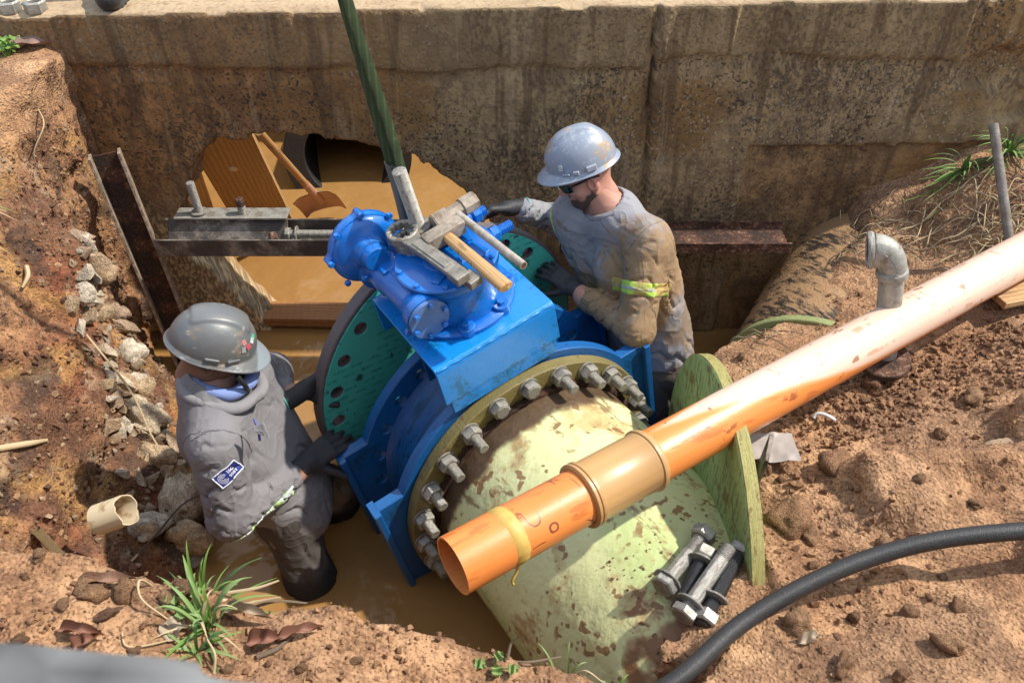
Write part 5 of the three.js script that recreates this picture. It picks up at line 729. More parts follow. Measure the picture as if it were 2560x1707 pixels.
// --- the worker leaning over from behind the valve
{
  const base = [0.55, -0.45, -2.64], shL = [0.485, 0.985, -2.575], shR = [0.235, 0.97, -2.775], elL = [0.452, 0.695, -2.405], wrL = [0.275, 0.735, -2.545], elR = [0.20, 0.80, -2.98], wrR = [0.045, 0.925, -2.86], nk = [0.375, 1.005, -2.70], sp = [0.475, 0.80, -2.70], hip = [0.545, 0.42, -2.635];
  const hipL = [0.61, 0.40, -2.575], hipR = [0.48, 0.40, -2.69], knL = [0.635, 0.0, -2.59], knR = [0.50, 0.0, -2.70], ftL = [0.64, -0.44, -2.60], ftR = [0.50, -0.44, -2.72];
  const head = [0.262, 1.165, -2.715], fwd = [-0.90, -0.43, 0.12];
  const jb = [[nk, sp, 0.10, 0.135, 0.5, 16], [sp, hip, 0.135, 0.135, 0.8, 20], [add(shL, [0.01, -0.06, 0]), add(hipL, [0, 0.06, 0]), 0.095, 0.11, 0.9, 20], [add(shR, [0.02, -0.06, 0]), add(hipR, [0, 0.06, 0]), 0.09, 0.11, 0.9, 20], [add(nk, [0, -0.02, 0]), shL, 0.075, 0.078, 0.4, 18], [add(nk, [0, -0.02, 0]), shR, 0.075, 0.075, 0.4, 18],
    [shL, elL, 0.077, 0.064, 0.8, 34, 1], [elL, add(wrL, [0.02, 0, 0.01]), 0.062, 0.044, 0.8, 44, 1], [shR, elR, 0.075, 0.064, 1.0, 34, 2], [elR, wrR, 0.062, 0.046, 0.9, 44, 2], [add(sp, [-0.08, 0.03, 0.09]), add(hip, [-0.04, 0.1, 0.05]), 0.09, 0.10, 0.8, 18]];
  jb.neck = [[0.335, 1.045, -2.70], [0.27, 1.2, -2.72], 0.078, 0.09];
  const tone = (x, y, z, body) => { if (body) return [0.50, 0.25, 0.18]; const n = fbm(x * 30, y * 30, z * 30, 3); let c = mix3([0.50, 0.235, 0.165], [0.58, 0.30, 0.22], n); const side = Math.abs(x); c = mix3(c, [0.62, 0.24, 0.19], 0.5 * sstep(0.07, 0.085, side)); const hair = sstep(-0.02, 0.02, y - 0.015 + 0.25 * Math.min(0, z + 0.02)) * sstep(0.045, 0.0, z); c = mix3(c, [0.10, 0.07, 0.055], 0.55 * hair * sstep(0.3, 0.6, vn(x * 260, y * 260, z * 260) + 0.15)); const bn = 0.022 * (vn(x * 70, y * 70, z * 70) - 0.5); const jaw = sstep(-0.060, -0.072, y - 0.60 * Math.max(0, 0.050 - z) + bn) * sstep(-0.012, 0.004, z + bn), lip = sstep(0.012, 0.008, Math.hypot(x * 0.6, y + 0.064)); c = mix3(c, [0.045, 0.030, 0.024], 0.92 * jaw * (1 - lip)); return mix3(c, [0.05, 0.034, 0.027], 0.85 * sstep(0.009, 0.006, Math.abs(y + 0.049)) * sstep(0.028, 0.02, Math.abs(x)) * sstep(0.07, 0.08, z)); };
  const jc = (x, y, z, nx, ny) => { const n = fbm(x * 6, y * 6, z * 6, 4), m = fbm(x * 22, y * 22, z * 22, 3); let c = mix3([0.25, 0.25, 0.275], [0.32, 0.315, 0.33], n); // grey overall, mud rubbed over the back and near sleeve
    const dl = cap(x, y, z, [0.52, 0.91, -2.57], elL, 0.09, 0.085), db = cap(x, y, z, [0.60, 0.93, -2.68], [0.64, 0.5, -2.62], 0.07, 0.05), df = cap(x, y, z, elL, wrL, 0.07, 0.06); const k = Math.min(dl, db + 0.02, df + 0.015) + 0.17 * (n - 0.5) + 0.10 * (m - 0.5); c = mixMud(c, mix3([0.24, 0.145, 0.068], [0.36, 0.235, 0.12], m), sstep(0.11, 0.0, k + 0.10 * (fbm(x * 40, y * 40, z * 40, 3) - 0.5)) * 0.95); return mixMud(c, mix3([0.20, 0.135, 0.08], [0.29, 0.20, 0.12], m), 0.85 * sstep(0.50, 0.60, n + 0.5 * (m - 0.5) + (0.56 - y) * 0.5)); };
  const w = makePerson({ label: 'worker with dark sunglasses and beard, grey overall muddy at the shoulder, leaning over the valve', base, head, fwd, upHint: [-0.35, 1, -0.02], seed: 3,
    core: [[nk, sp, 0.07, 0.10], [sp, hip, 0.10, 0.10], [shL, elL, 0.05, 0.042], [elL, wrL, 0.040, 0.031], [wrL, add(wrL, [-0.035, 0.012, -0.045]), 0.031, 0.029], [shR, elR, 0.05, 0.042], [elR, wrR, 0.04, 0.031], [wrR, add(wrR, [-0.05, 0.02, 0.02]), 0.031, 0.029], [nk, shL, 0.05, 0.05], [nk, shR, 0.05, 0.05], [hipL, knL, 0.075, 0.055], [knL, ftL, 0.05, 0.04], [hipR, knR, 0.075, 0.055], [knR, ftR, 0.05, 0.04], [nk, add(head, [0.035, -0.06, 0.01]), 0.062, 0.056]],
    skinTone: tone, jacketBones: jb, jacketCol: jc, hemY: (x, y, z) => 0.335 + 0.02 * Math.sin(x * 20) - y,
    legs: [[hip, hipL, 0.125, 0.115, 0.4], [hipL, knL, 0.108, 0.088, 1, 22], [knL, ftL, 0.086, 0.075, 1.2, 26], [hip, hipR, 0.125, 0.115, 0.4], [hipR, knR, 0.108, 0.088, 1, 22], [knR, ftR, 0.086, 0.075, 1.2, 26]],
    legCol: (x, y, z) => { const n = fbm(x * 8, y * 8, z * 8, 3); return mix3([0.07, 0.055, 0.05], [0.15, 0.115, 0.085], n); } });
  // reflective band round the near sleeve: yellow-green, grey centre
  for (const [t0, t1, c] of [[0.155, 0.205, [0.42, 0.62, 0.10]], [0.173, 0.189, [0.42, 0.42, 0.40]]]) { const g = shellPiece(w.js0, c[0] > 0.41 && t1 < 0.2 ? 0.0042 : 0.003, slabMask(shL, elL, t0, t1), [0.33, 0.62, -2.65], [0.62, 0.95, -2.28], 0.006); const g2 = nets((x, y, z) => Math.max(w.js0(x, y, z) - (t1 < 0.2 ? 0.0042 : 0.003), slabMask(shL, elL, t0, t1)(x, y, z), cap(x, y, z, shL, elL, 0.115, 0.105)), [0.33, 0.62, -2.65], [0.62, 0.95, -2.28], 0.006);
    paint(g2, (x, y, z) => { const m = fbm(x * 20, y * 20, z * 20, 3); return mixMud(c, [0.42, 0.30, 0.10], sstep(0.42, 0.6, m + 0.5 * (x - 0.46))); }); obj('reflective_band', boxUV(w.sh(g2)), M.fabric, w.jacket); }
  { const g2 = nets((x, y, z) => Math.max(w.js0(x, y, z) - 0.003, slabMask(shR, elR, 0.05, 0.075)(x, y, z), cap(x, y, z, shR, elR, 0.11, 0.1)), [0.08, 0.75, -3.0], [0.36, 1.08, -2.68], 0.006); paint(g2, () => [0.40, 0.66, 0.12]); obj('reflective_band', boxUV(w.sh(g2)), M.fabric, w.jacket); }
  { // collar and pocket piping
    const c = []; const HMn = V(0.30, 1.075, -2.71); for (let i = 0; i <= 40; i++) { const a = i / 40 * 2 * Math.PI; const ax = V(-0.42, 0.82, -0.1).normalize(), s1 = V(0.6, 0.35, 0.5); s1.sub(ax.clone().multiplyScalar(s1.dot(ax))).normalize(); const s2 = ax.clone().cross(s1); const q = V(0.345, 1.040, -2.70).addScaledVector(s1, 0.080 * Math.cos(a)).addScaledVector(s2, 0.076 * Math.sin(a)); c.push(sub([q.x, q.y, q.z], base)); }
    const cg = tube(c, 0.011, 90, 8, true); paint(cg, (x, y, z) => [0.27, 0.265, 0.285]); obj('collar', cg, M.fabric, w.jacket);
  }
  { // wraparound sunglasses
    const gl = new THREE.Group(); gl.name = 'sunglasses'; gl.applyMatrix4(w.HM.clone().setPosition(...sub(head, base))); gl.scale.setScalar(0.945); w.P.add(gl); const lm = mat([0.012, 0.014, 0.018], 0.12, { phys: 1, clearcoat: 1, clearcoatRoughness: 0.05 });
    for (const s of [-1, 1]) { const P = [], I = []; for (let i = 0; i <= 12; i++) for (let j = 0; j <= 6; j++) { const a = lerp(0.10, 1.02, i / 12), v = j / 6, y = lerp(0.019 - 0.003 * i / 12, -0.022 + 0.012 * Math.pow(i / 12, 2) + 0.008 * Math.pow(1 - i / 12, 3), v); P.push(s * 0.088 * Math.sin(a), y, 0.008 + 0.104 * Math.cos(a) + 0.004 * Math.sin(v * 3.1)); } for (let i = 0; i < 12; i++) for (let j = 0; j < 6; j++) { const a = i * 7 + j; I.push(a, a + 1, a + 7, a + 1, a + 8, a + 7); } const g = new THREE.BufferGeometry(); g.setAttribute('position', new THREE.Float32BufferAttribute(P, 3)); g.setIndex(I); g.computeVertexNormals(); lm.side = THREE.DoubleSide; obj('lens', boxUV(g), lm, gl); obj('temple', tube([[s * 0.074, 0.014, 0.062], [s * 0.083, 0.016, 0.03], [s * 0.085, 0.018, -0.01], [s * 0.083, 0.010, -0.045]], 0.0042, 24, 8), M.black, gl); }
    obj('bridge', tube([[-0.010, 0.012, 0.113], [0, 0.014, 0.117], [0.010, 0.012, 0.113]], 0.004, 8, 6), M.black, gl);
  }
  armhole(w, add(shL, [-0.005, -0.02, 0.0]), [0.5, -0.25, 0.6], 0.085, [0.20, 0.18, 0.16]);
  seam(w, [[0.270, 1.065, -2.578], [0.274, 0.976, -2.438], [0.300, 0.830, -2.381]], [0.18, 0.18, 0.19]); seam(w, [[0.474, 0.812, -2.431], [0.513, 0.696, -2.399], [0.522, 0.578, -2.365]], [0.15, 0.13, 0.11]);
  cuff(w, add(wrR, [0.005, -0.003, 0]), [-0.9, 0.2, 0.3], [0.26, 0.25, 0.25]); cuff(w, add(wrL, [0.012, -0.002, 0.012]), [-0.75, 0.2, -0.6], [0.30, 0.22, 0.14], 0.043);
  // hard hat
  const rf = (x, z, y) => 0.055 * sstep(0.30, 0.20, Math.abs(x)) * sstep(-0.75, -0.35, z) * sstep(0.05, 0.4, y) + 0.018 * sstep(0.36, 0.30, Math.abs(x)) * sstep(-0.6, -0.3, z);
  const hg = hatGeo([0.116, 0.137, 0.142], rf, [0.014, 0.040]); paint(hg, (x, y, z) => { const n = fbm(x * 26, y * 26, z * 26, 4), s = fbm(x * 70, y * 70, z * 70, 2), k = fbm(x * 11 + 2, y * 11, z * 11 + 5, 3); let c = mix3([0.245, 0.285, 0.345], [0.30, 0.335, 0.395], n); c = mix3(c, [0.42, 0.27, 0.12], 0.75 * sstep(0.60, 0.70, k) * sstep(0.4, 0.55, s)); return mix3(c, [0.5, 0.52, 0.55], 0.4 * sstep(0.68, 0.74, s)); }); boxUV(hg);
  const hm = mat([1, 1, 1], 0.34, { phys: 1, vertexColors: true, clearcoat: 0.35, clearcoatRoughness: 0.25, bumpMap: rep(T.grain, 10, 10), bumpScale: 0.0008 }), grey = mat([0.33, 0.36, 0.41], 0.4, { phys: 1, clearcoat: 0.3 });
  const ra = (a, r = 1.0) => [0.119 * r * Math.sin(a), 0, 0.145 * r * Math.cos(a)];
  const lug = (a, w, h, d, y) => { const p = ra(a); return at(boxUV(new RoundedBoxGeometry(w, h, d, 2, 0.005)), p[0], y, p[2], 0, a, 0); };
  hatOn(w, hg, hm, [0, 0.062, -0.010], { tilt: -0.16, list: [['ear_slot', lug(1.72, 0.044, 0.024, 0.014, 0.012), grey], ['ear_slot', lug(1.28, 0.026, 0.018, 0.010, 0.008), grey], ['ear_slot', lug(0.98, 0.034, 0.010, 0.008, 0.006), grey], ['ear_slot', lug(-1.6, 0.05, 0.026, 0.014, 0.012), grey], ['sticker', (() => { const p = ra(0.85, 0.985); return at(boxUV(new THREE.BoxGeometry(0.019, 0.024, 0.002)), p[0], 0.036, p[2], -0.12, 0.85, 0); })(), mat([0.5, 0.52, 0.54], 0.5)], ['sweat_band', at(lathe([[0.104, -0.03], [0.108, -0.03], [0.108, 0.0], [0.104, 0.0]], 48).scale(1, 1, 1.22), 0, 0, 0), M.black]] });
  const hL = gloveGeo([0.42, 0.42, 0.40, 0.36], [0.25, 0.3], 0.10), hR = gloveGeo([0.5, 0.55, 0.6, 0.6], [0.35, 0.9], 0.05);
  placeHand(w.P, base, add(wrL, [-0.042, 0.014, -0.045]), [-0.75, 0.30, -0.58], [0.10, 0.72, 0.66], true, hL);
  placeHand(w.P, base, add(wrR, [-0.055, 0.022, 0.022]), [-0.92, 0.10, 0.30], [0.05, 0.85, -0.45], false, hR);
}
console.log('worker 1');
// --- the worker in the water with his back to the bank
{
  const base = [-0.76, -0.5, -1.98], shR = [-0.905, 0.745, -1.79], shL = [-0.90, 0.745, -2.12], elR = [-0.892, 0.50, -1.715], wrR = [-0.742, 0.475, -1.90], elL = [-0.875, 0.575, -2.31], wrL = [-0.798, 0.613, -2.159], nk = [-0.945, 0.835, -1.965], sp = [-0.955, 0.62, -1.965], hip = [-0.81, 0.30, -1.985];
  const hipR = [-0.80, 0.28, -1.92], hipL = [-0.79, 0.28, -2.07], knR = [-0.735, 0.0, -1.825], knL = [-0.70, 0.10, -2.15], ftR = [-0.725, -0.45, -1.80], ftL = [-0.655, -0.45, -2.21];
  const head = [-0.925, 0.955, -1.985], fwd = [0.84, -0.42, -0.26];
  const jb = [[nk, sp, 0.105, 0.135, 0.5, 14], [sp, hip, 0.135, 0.135, 0.8, 16], [add(shR, [-0.01, -0.05, -0.075]), add(hipR, [0, 0.02, 0.0]), 0.092, 0.108, 0.8, 18], [add(shL, [0, -0.05, 0.02]), add(hipL, [0, 0.02, 0]), 0.10, 0.11, 0.8, 18], [add(nk, [0.0, -0.03, 0]), shR, 0.08, 0.085, 0.4, 16], [add(nk, [0, -0.03, 0]), shL, 0.08, 0.08, 0.4, 16], [hip, add(hip, [0.02, -0.08, 0.03]), 0.14, 0.15, 0.8, 16],
    [shR, elR, 0.086, 0.074, 1.0, 26, 1], [elR, add(wrR, [-0.01, 0, 0.01]), 0.070, 0.048, 1.2, 42, 1], [shL, elL, 0.08, 0.068, 1.0, 28, 2], [elL, add(wrL, [-0.01, 0, -0.01]), 0.062, 0.045, 1.0, 44, 2]];
  jb.neck = [[-0.915, 0.865, -1.965], [-0.90, 1.05, -1.98], 0.080, 0.10];
  const tone = (x, y, z, body) => { if (body) return [0.36, 0.20, 0.14]; const n = fbm(x * 30, y * 30, z * 30, 3); let c = mix3([0.20, 0.10, 0.066], [0.27, 0.14, 0.092], n); const hair = sstep(0.0, 0.03, y + 0.03 * Math.sign(-z)) * sstep(0.04, -0.01, z); return mix3(c, [0.03, 0.022, 0.018], 0.8 * hair); };
  const jc = (x, y, z) => { const n = fbm(x * 5, y * 5, z * 5, 4), m = fbm(x * 20, y * 20, z * 20, 3); let c = mix3([0.165, 0.157, 0.163], [0.225, 0.214, 0.22], n); return mixMud(c, [0.17, 0.13, 0.10], 0.5 * sstep(0.36, 0.22, y + 0.1 * (m - 0.5)) * sstep(0.3, 0.6, m)); };
  const w = makePerson({ label: 'worker in grey jacket and dark helmet standing in muddy water, gripping the teal-faced flange', base, head, fwd, upHint: [0.3, 1, -0.08], seed: 11, jFold: 0.017,
    core: [[nk, sp, 0.07, 0.10], [sp, hip, 0.10, 0.10], [shR, elR, 0.05, 0.042], [elR, wrR, 0.040, 0.031], [wrR, add(wrR, [0.035, -0.02, -0.05]), 0.031, 0.030], [shL, elL, 0.05, 0.042], [elL, wrL, 0.04, 0.031], [wrL, add(wrL, [0.055, -0.003, -0.010]), 0.031, 0.030], [nk, shR, 0.05, 0.05], [nk, shL, 0.05, 0.05], [hipR, knR, 0.075, 0.055], [knR, ftR, 0.05, 0.04], [hipL, knL, 0.075, 0.055], [knL, ftL, 0.05, 0.04], [nk, add(head, [-0.02, -0.07, 0]), 0.062, 0.056]],
    skinTone: tone, jacketBones: jb, jacketCol: jc, hemY: (x, y, z) => 0.215 + 0.02 * Math.sin(z * 18) - y,
    legs: [[hip, hipR, 0.12, 0.115, 0.4], [hipR, knR, 0.100, 0.080, 1, 20], [knR, ftR, 0.078, 0.072, 1.3, 26], [hip, hipL, 0.12, 0.11, 0.4], [hipL, knL, 0.108, 0.092, 1, 20], [knL, ftL, 0.085, 0.08, 1.3, 26]],
    legCol: (x, y, z) => { const n = fbm(x * 8, y * 8, z * 8, 3), m = fbm(x * 18, y * 18, z * 18, 3); let c = mix3([0.050, 0.042, 0.040], [0.085, 0.070, 0.060], n); c = mixMud(c, [0.016, 0.014, 0.013], sstep(0.10, 0.04, y + 0.06 * (m - 0.5))); return mixMud(c, [0.30, 0.20, 0.12], 0.8 * sstep(0.055, 0.02, Math.hypot(x + 0.665, y - 0.165, z + 2.10) - 0.03 + 0.05 * (m - 0.5))); } });
  { // shirt collar showing at the neck, jacket collar with zip
    const ring = (c, ax, r, t, sx, colr, nm, parent) => { const A = VA3(ax).normalize(), s1 = V(1, 0, 0.1); s1.sub(A.clone().multiplyScalar(s1.dot(A))).normalize(); const s2 = A.clone().cross(s1), pts = []; for (let i = 0; i <= 48; i++) { const a = i / 48 * 2 * Math.PI, k = 1 + 0.04 * Math.sin(a * 5); const q = VA3(c).addScaledVector(s1, r * sx * k * Math.cos(a)).addScaledVector(s2, r * k * Math.sin(a)); pts.push(sub([q.x, q.y, q.z], base)); } const g = tube(pts, t, 110, 10, true); paint(g, () => colr); return obj(nm, g, M.fabric, parent); };
    ring([-0.905, 0.872, -1.968], [0.25, 0.95, 0.0], 0.083, 0.020, 1.05, [0.20, 0.27, 0.52], 'shirt_collar', w.P); ring([-0.912, 0.845, -1.966], [0.3, 0.93, 0.0], 0.110, 0.020, 1.1, [0.23, 0.22, 0.225], 'collar', w.jacket);
    const flap = boxUV(extr(poly([[0, 0], [0.055, 0.010], [0.062, -0.040]]), 0.006, 0.002)); paint(flap, () => [0.24, 0.23, 0.235]); const fo = obj('collar_point', flap, M.fabric, w.jacket); fo.position.set(...sub([-0.787, 0.842, -1.764], base)); fo.rotation.set(-0.55, 0.15, 0.15);
    obj('zip', tube([sub([-0.771, 0.847, -1.801], base), sub([-0.758, 0.827, -1.778], base), sub([-0.754, 0.797, -1.759], base)], 0.004, 14, 6), mat([0.10, 0.10, 0.32], 0.6), w.jacket);
  }
  armhole(w, add(shR, [0.0, -0.03, -0.02]), [0.1, -0.35, 0.9], 0.092, [0.15, 0.14, 0.145]); seam(w, [[-0.966, 0.832, -1.730], [-0.909, 0.916, -1.735], [-0.821, 0.936, -1.751]], [0.15, 0.14, 0.145]);
  cuff(w, add(wrR, [-0.008, 0.001, 0.010]), [0.62, -0.1, -0.75], [0.25, 0.24, 0.245], 0.044); cuff(w, add(wrL, [-0.004, 0, 0.0]), [0.9, -0.02, -0.3], [0.30, 0.28, 0.27], 0.042);
  { // reflective patch below the elbow, round badge on the sleeve
    const g2 = nets((x, y, z) => Math.max(w.js0(x, y, z) - 0.003, slabMask([-0.9, 0.60, -1.80], [-0.80, 0.42, -1.76], 0.165, 0.205)(x, y, z), cap(x, y, z, elR, wrR, 0.105, 0.07), -1.845 - z), [-1.0, 0.33, -1.86], [-0.70, 0.56, -1.62], 0.0055); if (g2.attributes.position.count) { paint(g2, (x, y, z) => mix3([0.62, 0.66, 0.66], [0.42, 0.66, 0.22], sstep(0.45, 0.6, fbm(x * 30, y * 30, z * 30, 2)))); obj('reflective_band', boxUV(w.sh(g2)), M.fabric, w.jacket); }
    const cv = document.createElement('canvas'); cv.width = 512; cv.height = 256; const c = cv.getContext('2d'); c.fillStyle = '#24357f'; c.fillRect(0, 0, 512, 256); c.strokeStyle = '#e8e6f0'; c.lineWidth = 9; for (const r of [24, 46, 68, 90]) { c.beginPath(); c.arc(135, 128, r, 0.5, 6.0); c.stroke(); } c.fillStyle = '#f2f0f6'; c.font = 'bold 84px sans-serif'; c.fillText('ISO', 268, 112); c.font = 'bold 78px sans-serif'; c.fillText('9001', 258, 200);
    const ct = new THREE.CanvasTexture(cv); ct.colorSpace = THREE.SRGBColorSpace;
    const P = [], UV = [], I = [], nx = 28, ny = 14, centre = VA3([-0.846, 0.737, -1.663]); const ex = V(0.80, 0.42, -0.43).normalize(), view = V(0.15, 0.62, 0.77); const eu = view.clone().cross(ex).normalize(), en = ex.clone().cross(eu).normalize();
    for (const rim of [0]) for (let j = 0; j <= ny; j++) for (let i = 0; i <= nx; i++) { const u = i / nx, v = j / ny; const q = centre.clone().addScaledVector(ex, (u - 0.5) * 0.082).addScaledVector(eu, (v - 0.5) * (0.044 - 0.008 * sstep(0.4, 0.7, u)) + 0.010 * u * u); q.addScaledVector(en, 0.12); for (let s = 0; s < 60; s++) { const d = w.js0(q.x, q.y, q.z) - 0.0032; if (d < 0.0008) break; q.addScaledVector(en, -Math.max(0.0008, d * 0.8)); } P.push(q.x - base[0], q.y - base[1], q.z - base[2]); UV.push(u, v); }
    for (let j = 0; j < ny; j++) for (let i = 0; i < nx; i++) { const a = j * (nx + 1) + i; I.push(a, a + 1, a + nx + 1, a + 1, a + nx + 2, a + nx + 1); } const bg = new THREE.BufferGeometry(); bg.setAttribute('position', new THREE.Float32BufferAttribute(P, 3)); bg.setAttribute('uv', new THREE.Float32BufferAttribute(UV, 2)); bg.setIndex(I); bg.computeVertexNormals();
    const badge = obj('badge', bg, mat([1, 1, 1], 0.7, { map: ct, side: THREE.DoubleSide }), w.jacket); badge.userData.label = 'blue sleeve badge with rings and ISO 9001 lettering';
    const edge = []; for (let i = 0; i <= nx; i++) edge.push(i); for (let j = 1; j <= ny; j++) edge.push(j * (nx + 1) + nx); for (let i = nx - 1; i >= 0; i--) edge.push(ny * (nx + 1) + i); for (let j = ny - 1; j >= 1; j--) edge.push(j * (nx + 1)); obj('badge_border', tube(edge.map(k => [P[k * 3] + en.x * 0.001, P[k * 3 + 1] + en.y * 0.001, P[k * 3 + 2] + en.z * 0.001]), 0.0022, 160, 6, true), mat([0.72, 0.72, 0.78], 0.8), w.jacket);
  }
  const rf = (x, z, y) => { const q = Math.max(Math.abs(x) - 0.40, Math.abs(z - 0.02) - 0.62), e = Math.max(q, -y + 0.3); return 0.05 * sstep(0.05, -0.05, Math.hypot(Math.max(Math.abs(x) - 0.30, 0), Math.max(Math.abs(z - 0.0) - 0.52, 0)) - 0.13) * sstep(0.1, 0.4, y); };
  const hg = hatGeo([0.118, 0.135, 0.148], rf, [0.012, 0.050]); paint(hg, (x, y, z) => { const n = fbm(x * 24, y * 24, z * 24, 4), s = fbm(x * 80, y * 80, z * 80, 2), k = fbm(x * 13 + 9, y * 13, z * 13 + 1, 3); let c = mix3([0.115, 0.12, 0.118], [0.16, 0.165, 0.165], n); c = mix3(c, [0.26, 0.19, 0.12], 0.6 * sstep(0.60, 0.68, k) * sstep(0.42, 0.6, s)); c = mix3(c, [0.42, 0.42, 0.40], 0.6 * sstep(0.70, 0.76, s) * sstep(0.5, 0.6, k)); return mix3(c, [0.235, 0.275, 0.30], 0.9 * sstep(0.150, 0.156, z) * sstep(0.02, 0.0, y)); }); boxUV(hg);
  const hm = mat([1, 1, 1], 0.38, { phys: 1, vertexColors: true, clearcoat: 0.3, clearcoatRoughness: 0.3, bumpMap: rep(T.grain, 10, 10), bumpScale: 0.0008 }), dg = mat([0.13, 0.135, 0.135], 0.42, { phys: 1, clearcoat: 0.25 });
  const stick = (x, z, col, r) => { const e = Math.sqrt(Math.max(0.02, 1 - (x / 0.118) ** 2 - (z / 0.148) ** 2)), nrm = V(x / 0.0139, e * 0.135 / 0.0182, z / 0.0219).normalize(); const g = boxUV(new THREE.BoxGeometry(0.020, 0.0018, 0.016)); g.rotateY(r); g.applyQuaternion(Q(nrm)); const k = 1.02; return ['sticker', g.translate(x * k, e * 0.135 * k, z * k), mat(col, 0.5)]; };
  hatOn(w, hg, hm, [0, 0.042, -0.004], { list: [stick(-0.038, 0.112, [0.10, 0.42, 0.22], 0.3), stick(-0.050, 0.110, [0.55, 0.60, 0.56], 0.3), stick(-0.074, 0.082, [0.50, 0.20, 0.19], 0.9), stick(-0.070, 0.102, [0.56, 0.08, 0.10], -0.4), stick(-0.085, 0.086, [0.30, 0.30, 0.30], 0.6), ['ear_slot', at(boxUV(new RoundedBoxGeometry(0.05, 0.014, 0.010, 2, 0.004)), -0.108, 0.012, 0.062, 0, -1.05, 0), dg], ['ear_slot', at(boxUV(new RoundedBoxGeometry(0.05, 0.016, 0.010, 2, 0.004)), -0.119, 0.010, -0.01, 0, -1.6, 0), dg], ['sweat_band', lathe([[0.106, -0.03], [0.110, -0.03], [0.110, 0.0], [0.106, 0.0]], 48).scale(1, 1, 1.24), M.black]] });
  obj('chin_strap', tube([sub([-0.83, 0.93, -1.90], base), sub([-0.815, 0.885, -1.905], base), sub([-0.82, 0.845, -1.925], base)], 0.008, 14, 6), M.black, w.P);
  const hA = gloveGeo([0.30, 0.34, 0.38, 0.42], [0.15, -0.1], 0.05), hB = gloveGeo([0.2, 0.2, 0.2, 0.2], [0.85, 0.9], 0.03);
  placeHand(w.P, base, add(wrL, [0.062, -0.004, -0.012]), [0.72, 0.02, -0.69], [-0.589, 0.15, -0.80], true, hB).scale.setScalar(1.1);
  placeHand(w.P, base, add(wrR, [0.040, 0.0, -0.055]), [0.68, 0.10, -0.70], [0.30, 0.68, 0.48], false, hA).scale.setScalar(1.12);
}
console.log('worker 2');

// ---------------------------------------------------------------- stones, clods, plants and litter
const rr = rng(4242), R = (a, b) => a + (b - a) * rr();
function drop(x, z, from = 1.7) { let y = from; for (let i = 0; i < 400; i++) { const d = solid(x, y, z); if (d < 0.001) break; y -= Math.max(0.002, d * 0.5); } return y; }
function bankX(y, z) { let x = -0.95; for (let i = 0; i < 400; i++) { const d = solid(x, y, z); if (d < 0.001) break; x -= Math.max(0.002, d * 0.5); } return x; }
function lumpGeo(seed, rough, detail = 2) { const g = mergeVertices(new THREE.IcosahedronGeometry(1, detail).deleteAttribute('uv').deleteAttribute('normal')), p = g.attributes.position; for (let i = 0; i < p.count; i++) { const v = V(p.getX(i), p.getY(i), p.getZ(i)); const k = 0.72 + rough * (fbm(v.x * 1.4 + seed, v.y * 1.4, v.z * 1.4, 3) - 0.3) * 1.3 + 0.10 * rough * (vn(v.x * 6 + seed, v.y * 6, v.z * 6) - 0.5); p.setXYZ(i, v.x * k, v.y * k * 0.85, v.z * k); } g.computeVertexNormals(); return g; }
function chip(seed, n = 16) { const r = rng(seed), pts = []; for (let i = 0; i < n; i++) { const v = V(r() - 0.5, r() - 0.5, r() - 0.5).normalize().multiplyScalar(0.65 + 0.35 * r()); v.y *= 0.75; pts.push(v); } const g = new ConvexGeometry(pts); const p = g.attributes.position; for (let i = 0; i < p.count; i++) { const k = 1 + 0.16 * (vn(p.getX(i) * 3 + seed, p.getY(i) * 3, p.getZ(i) * 3) - 0.5); p.setXYZ(i, p.getX(i) * k, p.getY(i) * k, p.getZ(i) * k); } return g; }
const lumps = [1, 2, 3, 4, 5, 6].map(s => { const g = lumpGeo(s * 13, 1.15, 3); boxUV(g, 0.06); return g; });
const chips = [1, 2, 3, 4, 5, 6, 7, 8].map(s => boxUV(toCreasedNormals(mergeVertices(chip(s * 31, 15).deleteAttribute('normal').deleteAttribute('uv')), 0.55), 0.06));
const stoneMats = [[0.74, 0.64, 0.48], [0.82, 0.76, 0.63], [0.58, 0.43, 0.28], [0.50, 0.38, 0.27], [0.70, 0.55, 0.36]].map(c => mat(c, 0.9, { map: rep(T.soil, 5, 5), bumpMap: rep(T.soilB, 6, 6), bumpScale: 0.006 }));
const clodMats = [[0.38, 0.22, 0.118], [0.46, 0.28, 0.155], [0.32, 0.18, 0.10], [0.25, 0.135, 0.078]].map(c => mat(c, 0.95, { map: rep(T.soil, 5, 5), bumpMap: rep(T.soilB, 6, 6), bumpScale: 0.006 }));
function stone(name, label, cat, group, x, y, z, s, m, sq = [1, 1, 1]) { const o = tag(obj(name, name === 'rubble_stone' || name === 'pale_stone' ? chips[(rr() * 8) | 0] : lumps[(rr() * 6) | 0], m), label, cat, group); o.position.set(x, y, z); o.scale.set(s * sq[0] * R(0.8, 1.25), s * sq[1] * R(0.7, 1.0), s * sq[2] * R(0.8, 1.25)); o.rotation.set(R(0, 6), R(0, 6), R(0, 6)); return o; }
